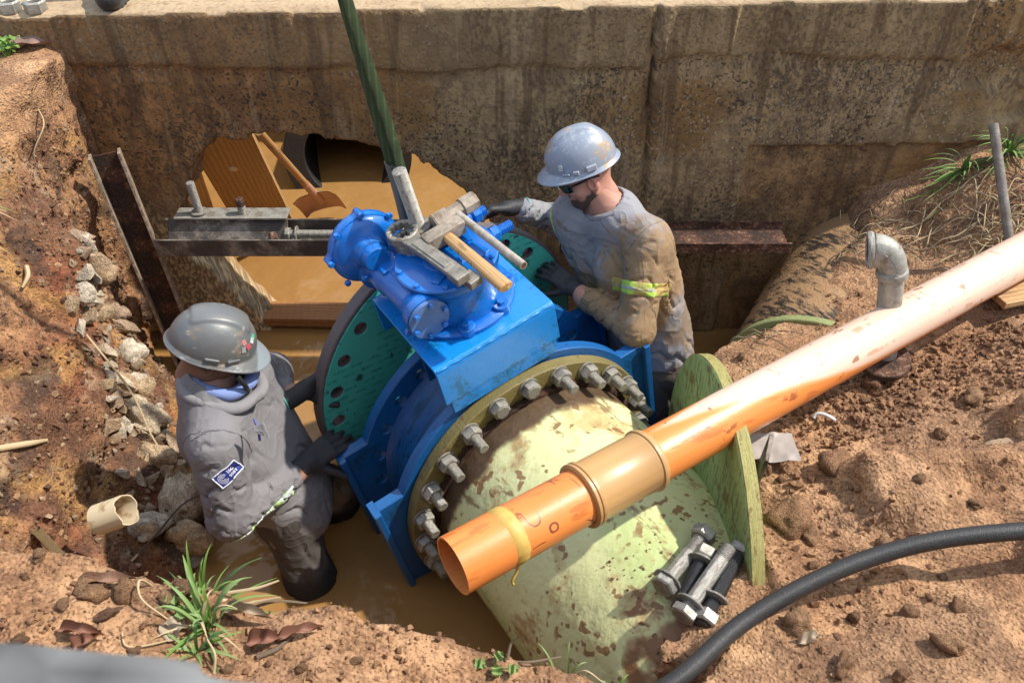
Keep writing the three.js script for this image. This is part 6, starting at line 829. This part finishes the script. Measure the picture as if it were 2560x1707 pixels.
// pale rubble in the foot of the bank
for (let i = 0; i < 190; i++) { const s = rr(), y = lerp(0.86, 0.03, s) + R(-0.13, 0.13), z = lerp(-2.62, -2.02, s) + R(-0.16, 0.16); if (y < 0.0) continue; const q = Math.pow(rr(), 2.2), sz = 0.016 + 0.046 * q; const x = bankX(y, z) + sz * 0.25; stone('rubble_stone', 'pale broken stone in the rubble at the foot of the red bank', 'stone', 'rubble at the foot of the bank', x, y, z, sz, stoneMats[(rr() * 5) | 0]); }
for (const [y, z, s, c] of [[0.16, -2.06, 0.085, 0], [0.10, -1.93, 0.09, 4], [0.28, -2.16, 0.07, 4], [0.05, -2.15, 0.075, 0], [0.36, -2.30, 0.065, 0], [0.20, -1.90, 0.06, 1], [0.60, -2.62, 0.06, 3], [0.72, -2.72, 0.065, 2], [0.5, -2.5, 0.06, 1]]) { const x = bankX(y, z); stone('rubble_lump', 'large ochre lump of broken mortar above the waterline of the bank', 'rubble', 'large lumps in the rubble', x + s * 0.35, y, z, s, stoneMats[c], [1, 0.9, 1]); }
// clods and stones lying on the spoil
const spots = [[0.767, 0.860, -1.486], [0.941, 0.840, -1.662], [1.264, 0.800, -2.114], [1.184, 0.780, -2.050], [0.781, 0.880, -1.322], [0.957, 0.970, -1.146], [1.103, 0.880, -1.523], [0.993, 1.000, -1.037], [0.754, 0.800, -1.682], [0.782, 0.800, -1.640], [1.441, 0.900, -1.920], [1.283, 0.880, -1.771], [0.987, 0.900, -1.375], [0.829, 0.930, -1.149], [1.079, 0.950, -1.257], [0.672, 0.860, -1.113], [0.859, 0.980, -0.966], [0.746, 0.920, -1.001], [0.812, 0.860, -1.435], [0.709, 0.650, -2.215], [0.810, 0.660, -2.273], [0.926, 0.660, -2.444], [1.319, 0.800, -2.147], [1.133, 0.780, -1.978], [1.255, 0.930, -1.480], [1.066, 0.980, -1.151]];
spots.forEach(([x, y, z], i) => { const s = i < 2 ? 0.062 - i * 0.012 : R(0.012, 0.032); stone('earth_clod', 'dry brown clod of earth lying on the dug soil', 'clod', 'clods on the spoil', x, drop(x, z) + s * 0.3, z, s, clodMats[(rr() * 3) | 0]); });
const spots2 = [[-0.793, 1.180, -0.934], [-0.843, 1.180, -0.988], [-0.780, 1.180, -0.993], [-0.676, 1.170, -1.005], [-0.696, 1.170, -0.985], [-0.878, 1.180, -0.944], [-0.979, 1.190, -1.007], [-0.966, 1.190, -1.049], [-0.926, 1.200, -0.866], [-0.697, 1.170, -0.830], [-0.414, 1.100, -0.869], [-0.815, 1.190, -0.900], [-0.870, 1.200, -0.840], [-0.724, 1.180, -0.869], [-0.549, 1.130, -0.853], [-0.313, 1.060, -0.901], [-0.368, 1.060, -0.920]];
spots2.forEach(([x, y, z], i) => { const s = i < 5 ? R(0.016, 0.026) : R(0.007, 0.014); stone('earth_clod', 'crumbly clod of earth among the weeds on the trench edge', 'clod', 'clods on the trench edge', x, drop(x, z) + s * 0.3, z, s, clodMats[(rr() * 4) | 0], i === 0 ? [0.8, 0.7, 1.6] : [1, 1, 1]); });
for (const p of [[-1.808, 1.360, -2.857], [-1.923, 1.420, -3.145]]) stone('pale_stone', 'pale chipped stone lodged at the top of the bank', 'stone', 'stones on the bank top', p[0] - 0.02, p[1], p[2], 0.055, stoneMats[1]);
for (const [x, y, z, s] of [[1.34, 0.42, -3.02, 0.07], [1.22, 0.34, -2.95, 0.06], [1.10, 0.33, -2.85, 0.05], [1.28, 0.55, -2.98, 0.045]]) stone('dark_stone', 'dark muddy stone in the hollow under the rusty channel', 'stone', 'stones under the channel', x, y, z, s, clodMats[3]);
// crumbs: too many to count
function crumbs(name, label, n, place, s0, s1, cols) {
  const g = chip(577, 11); boxUV(g, 0.05); const im = new THREE.InstancedMesh(g, mat([1, 1, 1], 0.95, { map: rep(T.soil, 3, 3) }), n), mx = new THREE.Matrix4(), c = new THREE.Color(); let k = 0;
  for (let i = 0; i < n; i++) { const p = place(i); if (!p) continue; const s = lerp(s0, s1, Math.pow(rr(), 3.2)); mx.compose(V(p[0], p[1] + s * 0.35, p[2]), new THREE.Quaternion().setFromEuler(new THREE.Euler(R(0, 6), R(0, 6), R(0, 6))), V(s * R(0.8, 1.4), s, s * R(0.8, 1.4))); im.setMatrixAt(k, mx); const q = cols[(rr() * cols.length) | 0], f = R(0.8, 1.2); im.setColorAt(k, c.setRGB(q[0] * f, q[1] * f, q[2] * f)); k++; }
  im.count = k; im.name = numbered(name); shade(im); scene.add(im); return tag(im, label, null, null, 'stuff');
}
const soilCols = [[0.39, 0.225, 0.12], [0.47, 0.29, 0.16], [0.33, 0.18, 0.10], [0.26, 0.14, 0.078], [0.43, 0.26, 0.145]];
crumbs('soil_crumbs', 'loose crumbs of dug soil over the spoil', 6500, i => { const cl = vn(i * 0.013, 3, 7); let x, z; if (i % 5 < 3) { x = R(0.6, 2.3); z = R(-2.7, -0.7); if (vn(x * 3.2, 5, z * 3.2) < 0.40 + 0.25 * rr()) return null; } else { const t = rr(); x = 0.86 + 1.0 * t + R(-0.12, 0.12); z = -1.92 - 0.25 * t + R(-0.16, 0.16); } const y = drop(x, z, 1.3); return y > 0.45 ? [x, y, z] : null; }, 0.0025, 0.017, soilCols);
crumbs('soil_crumbs', 'loose crumbs of soil along the weedy trench edge', 3600, i => { const x = R(-1.5, 0.35), z = R(-1.1, -0.62); if (vn(x * 5, 5, z * 5) < 0.25 + 0.3 * rr()) return null; const y = drop(x, z, 1.5); return y > 0.8 ? [x, y, z] : null; }, 0.0018, 0.011, soilCols);
crumbs('bank_crumbs', 'crumbly earth and grit on the cut bank', 7000, i => { const y = R(0.03, 1.25), z = R(-3.1, -1.2), x = bankX(y, z); return x > -2.1 ? [x, y - 0.004, z] : null; }, 0.003, 0.018, [[0.30, 0.15, 0.08], [0.22, 0.11, 0.06], [0.42, 0.27, 0.15], [0.15, 0.085, 0.055], [0.48, 0.36, 0.24]]);
crumbs('grit', 'grit and crumbs lying on the green pipe by the plate', 420, i => { const L = R(0.60, 1.0), t = R(62, 128) * Math.PI / 180; if (fbm(L * 9, t * 3, 4, 3) < 0.47) return null; const a = 0.407 * Math.cos(t), b = 0.407 * Math.sin(t); return [FC[0] + Math.sin(AX) * L + Math.cos(AX) * a, FC[1] + b - 0.001, FC[2] + Math.cos(AX) * L - Math.sin(AX) * a]; }, 0.0015, 0.008, soilCols);
// ---- blades, leaves, stalks
function blade(a, mid, b, w, fold = 0.25) { const cv = new THREE.QuadraticBezierCurve3(VA3(a), VA3(mid), VA3(b)), n = 9, P = [], I = []; const d0 = VA3(b).sub(VA3(a)); let side = d0.clone().cross(V(0, 1, 0)); if (side.length() < 1e-4) side = V(1, 0, 0); side.normalize(); for (let i = 0; i <= n; i++) { const t = i / n, c = cv.getPoint(t), tg = cv.getTangent(t), up = side.clone().cross(tg).normalize(), h = 0.72 * w * Math.sin(Math.PI * (0.12 + 0.88 * Math.pow(t, 0.75))) * 0.5 + 0.0004; for (const s of [-1, 0, 1]) { const q = c.clone().addScaledVector(side, s * h).addScaledVector(up, s ? fold * h : 0); P.push(q.x, q.y, q.z); } } for (let i = 0; i < n; i++) for (const k of [0, 1]) { const u = i * 3 + k; I.push(u, u + 1, u + 3, u + 1, u + 4, u + 3); } const g = new THREE.BufferGeometry(); g.setAttribute('position', new THREE.Float32BufferAttribute(P, 3)); g.setIndex(I); g.computeVertexNormals(); return g; }
function tuft(label, base, list, name = 'grass_tuft', cat = 'grass', group) { const t = thing(name, label, cat, base, group); for (const [d, h, w, m, sag = 0.3] of list) { const b = [d[0], h, d[1]]; obj('blade', blade([R(-0.012, 0.012), -0.01, R(-0.012, 0.012)], [d[0] * 0.38, h * (1 + sag) * 0.75 + 0.02, d[1] * 0.38], b, w), m, t); } return t; }
const onG = (p, dy = 0) => [p[0], drop(p[0], p[2]) + dy, p[2]];
const G1 = M.leafGreen, G2 = M.leafPale, G3 = M.leafDark;
{
  const r = rng(9), bl = (n, sx, sz, h0, h1, w0, w1, ms, lean = [0, 0]) => [...Array(n)].map(() => [[(r() - 0.5) * sx + lean[0], (r() - 0.5) * sz + lean[1]], lerp(h0, h1, r()), lerp(w0, w1, r()), ms[(r() * ms.length) | 0], 0.2 + 0.5 * r()]);
  tuft('bright green grass tuft with long arching blades on the trench edge', onG([-0.691, 1.150, -1.066]), [...bl(54, 0.30, 0.20, 0.01, 0.14, 0.006, 0.011, [G1, G1, G2, G3, M.straw]), [[0.17, -0.02], 0.07, 0.013, G2, 0.5], [[0.20, 0.015], 0.045, 0.011, G1, 0.7], [[-0.02, -0.08], 0.19, 0.010, G1, 0.2], [[0.02, -0.10], 0.15, 0.010, G1, 0.2], [[-0.15, 0.0], 0.08, 0.012, G1, 0.4], [[0.12, 0.13], 0.02, 0.016, G2, 0.9]]);
  tuft('bending green grass blades below the bright tuft', onG([-0.612, 1.130, -0.946]), [...bl(24, 0.22, 0.16, 0.0, 0.10, 0.006, 0.012, [G1, G2, M.straw]), [[-0.07, 0.10], 0.02, 0.014, G1, 0.8], [[0.05, 0.11], 0.0, 0.012, G3, 0.8], [[-0.05, -0.09], 0.12, 0.016, G2, 0.2]]);
  tuft('flattened green grass close to the grey parapet', onG([-0.616, 1.130, -0.885]), bl(10, 0.2, 0.12, 0.01, 0.05, 0.006, 0.012, [G1, G3, G2]));
  tuft('pair of thin grass blades arching up beside the green pipe', onG([0.118, 0.920, -0.970]), [[[-0.06, -0.06], 0.13, 0.007, G2, 0.2], [[0.05, -0.03], 0.10, 0.008, G2, 0.6], [[0.01, -0.05], 0.15, 0.007, G2, 0.2], [[-0.11, -0.03], 0.09, 0.006, M.straw, 0.2]]);
  tuft('young grass shoots in front of the muddy pipe end', onG([0.231, 0.880, -0.971]), bl(7, 0.10, 0.08, 0.03, 0.10, 0.006, 0.011, [G2, G1]));
  tuft('thick green grass hanging from the bank where it meets the wall', onG([1.864, 1.120, -3.142]), [...bl(60, 0.40, 0.22, -0.08, 0.08, 0.008, 0.015, [G1, G3, G1, G2], [-0.03, 0.08]), ...bl(44, 0.30, 0.25, -0.30, -0.10, 0.006, 0.010, [G3, G1, G1, M.strawDark], [-0.14, 0.14])]);
  tuft('green grass growing at the foot of the wall above the pole', onG([2.007, 1.150, -3.138]), bl(70, 0.40, 0.22, -0.03, 0.10, 0.008, 0.016, [G1, G2, G1, G3], [0, 0.08]));
  const tangle = (lab, p, n, sx, sz, ms, len = [0.08, 0.24], rad = [0.0012, 0.0028]) => { const t = thing('dry_straw', lab, 'straw', onG(p)); const o = t.position; for (let i = 0; i < n; i++) { let x = o.x + (r() - 0.5) * sx, z = o.z + (r() - 0.5) * sz, an = r() * 6.28, L = lerp(len[0], len[1], r()), pts = []; for (let k = 0; k < 5; k++) { const hh = k === 0 || k === 4 ? 0.004 : 0.01 + 0.03 * r(); pts.push([x - o.x, drop(x, Math.max(z, -3.2)) + hh - o.y, z - o.z]); an += (r() - 0.5) * 1.1; x += Math.cos(an) * L / 4; z += Math.sin(an) * L / 4; } obj('strand', taperTube(pts, [lerp(rad[0], rad[1], r()), rad[1], rad[0]], 14, 5), ms[(r() * ms.length) | 0], t); } return t; };
  tangle('tangle of dry roots and straw on the shaded slope', [1.609, 0.980, -2.991], 26, 0.42, 0.26, [M.strawDark, M.straw, M.strawDark]); tangle('dry straw tangle above the black-stained pipe', [1.404, 0.800, -3.075], 24, 0.40, 0.24, [M.strawDark, M.straw, M.twig]); tangle('dry hanging roots under the green grass', [1.774, 1.020, -2.903], 26, 0.26, 0.24, [M.strawDark, M.straw]); tangle('dry straw caught at the end of the rusty channel', [1.281, 0.580, -3.112], 40, 0.34, 0.30, [M.straw, M.strawDark, M.twig]); tangle('fine roots on the shaded soil beside the hollow', [0.861, 0.660, -2.522], 22, 0.30, 0.30, [M.twig, M.strawDark]);
  tangle('yellow straw wound round the lower end of the grey pole', [1.861, 0.950, -2.703], 50, 0.22, 0.26, [M.straw], [0.06, 0.16]); tangle('straw and hay scattered on the bank beside the pole', [1.953, 1.050, -2.917], 40, 0.24, 0.36, [M.straw, M.strawDark], [0.06, 0.18]);
  tuft('small grass clump on the slope above the whitish part of the orange pipe', onG([1.667, 0.880, -2.606]), bl(16, 0.12, 0.08, 0.01, 0.05, 0.004, 0.008, [G3, M.straw]), 'grass_tuft', 'grass');
  for (const [p, lab] of [[[-1.670, 1.200, -2.497], 'thin yellow-green blades hanging out of the bank'], [[-1.668, 1.150, -2.387], 'drooping grass blades low on the red bank']]) { const x = bankX(p[1], p[2]); tuft(lab, [x, p[1], p[2]], [[[0.10, 0.05], -0.03, 0.006, M.straw], [[0.12, 0.02], -0.05, 0.006, G2], [[0.09, 0.0], -0.01, 0.006, G2], [[0.14, 0.06], -0.06, 0.005, M.straw]]); }
}
function leafGeo(L, w, curl, twist = 0.2) { const n = 12, m = 6, P = [], I = []; for (let i = 0; i <= n; i++) for (let j = 0; j <= m; j++) { const t = i / n, s = j / m - 0.5, hw = w * Math.pow(Math.sin(Math.PI * Math.pow(t, 0.8)), 0.8) + 0.0008; const z = s * 2 * hw, y = curl * (Math.pow(Math.abs(s) * 2, 1.6)) * hw * 1.3 + 0.18 * L * curl * Math.sin(t * 3.0) * 0.6 + 0.006 * Math.sin(t * 13 + s * 4); P.push((t - 0.5) * L, y, z + twist * L * 0.15 * Math.sin(t * 2.5)); } for (let i = 0; i < n; i++) for (let j = 0; j < m; j++) { const a = i * (m + 1) + j; I.push(a, a + 1, a + m + 1, a + 1, a + m + 2, a + m + 1); } const g = new THREE.BufferGeometry(); g.setAttribute('position', new THREE.Float32BufferAttribute(P, 3)); g.setIndex(I); g.computeVertexNormals(); return boxUV(g); }
const dead = (label, p, L, w, curl, ry, m = M.leafDead, rx = 0.1) => { const o = tag(obj('dead_leaf', leafGeo(L, w, curl), m), label, 'leaf', 'dead leaves'); o.position.set(...onG(p, 0.008)); o.rotation.set(rx, ry, 0.05); return o; };
const pale = mat([0.42, 0.34, 0.25], 0.8, { side: THREE.DoubleSide, map: rep(T.scuff, 6, 6) }), redd = mat([0.27, 0.125, 0.085], 0.7, { side: THREE.DoubleSide, map: rep(T.scuff, 6, 6) });
dead('long brown dead leaf with a drawn-out tip', [-0.831, 1.190, -1.015], 0.13, 0.012, 0.8, 0.1, M.leafDead);
dead('reddish crumpled dead leaf in two folds', [-0.824, 1.190, -0.890], 0.10, 0.010, 1.4, -0.1, redd); dead('small torn reddish dead leaf beside the folded one', [-0.807, 1.190, -0.868], 0.05, 0.012, 1.4, 0.6, redd, 0.3);
dead('rolled grey-brown dead leaf like a tube', [-0.541, 1.100, -0.973], 0.11, 0.010, 1.9, -0.12, pale); dead('reddish-brown curled dead leaf with a raised fold', [-0.494, 1.100, -0.921], 0.075, 0.016, 1.3, 0.15, redd, 0.25); dead('long reddish dead leaf reaching out from the curled one', [-0.429, 1.090, -0.936], 0.10, 0.010, 1.1, 0.3, redd);
dead('small pale dead leaf under the grass', [-0.671, 1.150, -0.929], 0.06, 0.022, 0.5, 1.2, pale); dead('pale green fallen leaf on the bare edge', [-0.080, 1.000, -0.980], 0.09, 0.016, 0.4, 0.1, mat([0.22, 0.26, 0.10], 0.7, { side: THREE.DoubleSide })); dead('curled pale leaf beside the black hose', [0.693, 0.880, -1.076], 0.06, 0.012, 1.2, 0.4, pale);
{ const o = dead('big dried brown leaf at the corner of the wall', [-1.853, 1.420, -3.209], 0.19, 0.035, 0.5, 0.35, mat([0.30, 0.20, 0.16], 0.75, { side: THREE.DoubleSide, map: rep(T.scuff, 6, 6) })); }
function plant(label, base, leaves, m, name = 'weed') { const t = thing(name, label, 'plant', base); for (const [x, z, h, L, w, ry] of leaves) { obj('stem', bar([0, -0.01, 0], [x * 0.8, h * 0.9, z * 0.8], 0.0018, 0.0012, 6), m, t); const l = obj('leaf', leafGeo(L, w, 0.35), m, t); l.position.set(x, h, z); l.rotation.set(0.15, ry, 0.1); } return t; }
{
  const r = rng(31); plant('round-leaved pale green seedling by the grass', onG([-0.659, 1.160, -0.981]), [[-0.028, 0.0, 0.02, 0.034, 0.009, 0.2], [0.015, 0.015, 0.018, 0.03, 0.009, -0.9], [0.02, -0.015, 0.025, 0.03, 0.008, 0.6], [-0.004, 0.025, 0.015, 0.03, 0.009, 1.7], [-0.015, -0.02, 0.03, 0.028, 0.008, 2.4], [0.03, 0.02, 0.015, 0.028, 0.008, -0.4]], M.leafPale);
  plant('tiny round-leaved seedling on the bare edge', onG([-0.047, 0.980, -0.927]), [[-0.02, 0, 0.015, 0.026, 0.011, 0.2], [0.015, 0.015, 0.015, 0.026, 0.011, 2], [0.02, -0.015, 0.02, 0.022, 0.01, 1], [0.05, 0.01, 0.012, 0.026, 0.01, 0.3]], M.leafPale);
  plant('leafy green weed growing at the top corner of the bank', onG([-1.959, 1.440, -3.336]), [...Array(14)].map(() => [(r() - 0.5) * 0.18, (r() - 0.5) * 0.12, 0.02 + 0.08 * r(), 0.05 + 0.03 * r(), 0.012 + 0.01 * r(), r() * 6]), M.leafDark);
  plant('low green weed spilling over the bank edge', onG([-1.890, 1.430, -3.128]), [...Array(10)].map(() => [(r() - 0.5) * 0.16, (r() - 0.5) * 0.1, 0.01 + 0.05 * r(), 0.05 + 0.03 * r(), 0.014, r() * 6]), M.leafGreen);
}
const stalk = (label, pts, rad, m = M.straw, nm = 'dry_stalk', cat = 'stalk', group = 'dry stalks') => tag(obj(nm, taperTube(pts, [rad, rad * 0.9, rad * 0.5], 26, 6), m), label, cat, group);
const gp = (p, dy = 0.006) => onG(p, dy);
stalk('dry stalk pointing over the water beside the rolled leaf', [gp([-0.605, 1.130, -1.001]), add(gp([-0.556, 1.120, -1.015]), [0, 0.02, 0]), [-0.479, 1.120, -1.011]], 0.005); stalk('thin forked dry stalk over the water', [gp([-0.591, 1.130, -1.017]), [-0.527, 1.140, -1.020], [-0.482, 1.150, -1.031]], 0.004); stalk('long bare twig lying along the trench edge', [gp([-0.556, 1.120, -1.013]), [-0.488, 1.100, -1.015], [-0.430, 1.090, -1.017]], 0.0035, M.twig);
stalk('bent straw stalk arching beside the grass tuft', [gp([-0.741, 1.180, -1.050]), [-0.746, 1.200, -0.995], [-0.735, 1.190, -0.965], gp([-0.687, 1.160, -0.945])], 0.003); stalk('straw stalk lying across the soil', [gp([-0.756, 1.180, -0.901]), gp([-0.738, 1.180, -0.874]), gp([-0.649, 1.140, -0.916])], 0.0022); stalk('mottled dry twig under the reddish leaf', [gp([-0.503, 1.100, -0.886]), gp([-0.466, 1.090, -0.903]), gp([-0.442, 1.080, -0.928])], 0.006, M.twig); stalk('short straw stub below the grass', [gp([-0.574, 1.120, -0.845]), add(gp([-0.571, 1.120, -0.867]), [0, 0.03, 0]), add(gp([-0.588, 1.130, -0.889]), [0, 0.05, 0])], 0.003);
stalk('thin root poking out of the edge by the pipe', [gp([-0.010, 0.980, -0.946]), [-0.001, 1.020, -0.968], [0.013, 1.040, -0.969]], 0.0035, M.twig); stalk('dry root strands along the edge by the pipe', [gp([-0.024, 0.990, -0.971]), [0.031, 0.980, -0.946], [0.106, 0.970, -0.964]], 0.003, M.twig); stalk('dead grass stem leaning on the pipe end', [gp([0.117, 0.930, -0.964]), [0.157, 0.950, -0.943], [0.195, 0.930, -0.927]], 0.0028);
{ // wires and roots hanging at the waterline
  const wm = mat([0.075, 0.05, 0.038], 0.6);
  stalk('loop of dark wire hanging from the bank over the water', [[-1.209, 0.390, -1.620], [-1.209, 0.295, -1.801], [-1.182, 0.223, -2.002], [-1.088, 0.221, -2.065], [-1.000, 0.262, -2.035]], 0.004, wm, 'wire', 'wire', 'wires at the waterline'); stalk('dark wire curling down to the water', [[-1.257, 0.184, -2.034], [-1.212, 0.142, -2.038], [-1.162, 0.072, -2.032], [-1.133, -0.038, -2.004], [-1.113, -0.145, -1.981]], 0.0055, wm, 'wire', 'wire', 'wires at the waterline'); stalk('thin dark wire looping back to the rubble', [[-1.269, 0.183, -1.994], [-1.228, 0.098, -2.002], [-1.154, 0.097, -2.027], [-1.102, 0.160, -2.054], [-1.088, 0.221, -2.065]], 0.003, wm, 'wire', 'wire', 'wires at the waterline');
  const bankStalk = (label, yz, rad, m) => stalk(label, yz.map(([y, z, o]) => [bankX(y, z) + o, y, z]), rad, m, 'root', 'root', 'roots in the bank');
  bankStalk('long thin root running down across the rubble', [[0.72, -2.35, 0.03], [0.5, -2.28, 0.07], [0.32, -2.2, 0.06], [0.16, -2.12, 0.06]], 0.004, M.straw); bankStalk('pale broken root end in the red bank', [[0.98, -2.4, 0.0], [0.97, -2.36, 0.03], [0.95, -2.32, 0.02]], 0.010, M.straw); bankStalk('thick pale root lying in the bank above the pipe stub', [[0.74, -1.78, 0.0], [0.70, -1.84, 0.025], [0.65, -1.90, 0.0]], 0.012, M.straw); bankStalk('looping thin root at the top of the bank', [[1.30, -2.95, 0.0], [1.28, -2.86, 0.05], [1.20, -2.80, 0.03], [1.12, -2.82, 0.0]], 0.003, M.straw); bankStalk('fibrous ochre root bundle beside the pipe stub', [[0.55, -1.62, 0.02], [0.42, -1.60, 0.03], [0.28, -1.62, 0.02]], 0.016, mat([0.42, 0.28, 0.13], 0.95, { bumpMap: rep(T.woodB, 4, 4), bumpScale: 0.01 }));
}
console.log('nature');

renderer.render(scene, camera);
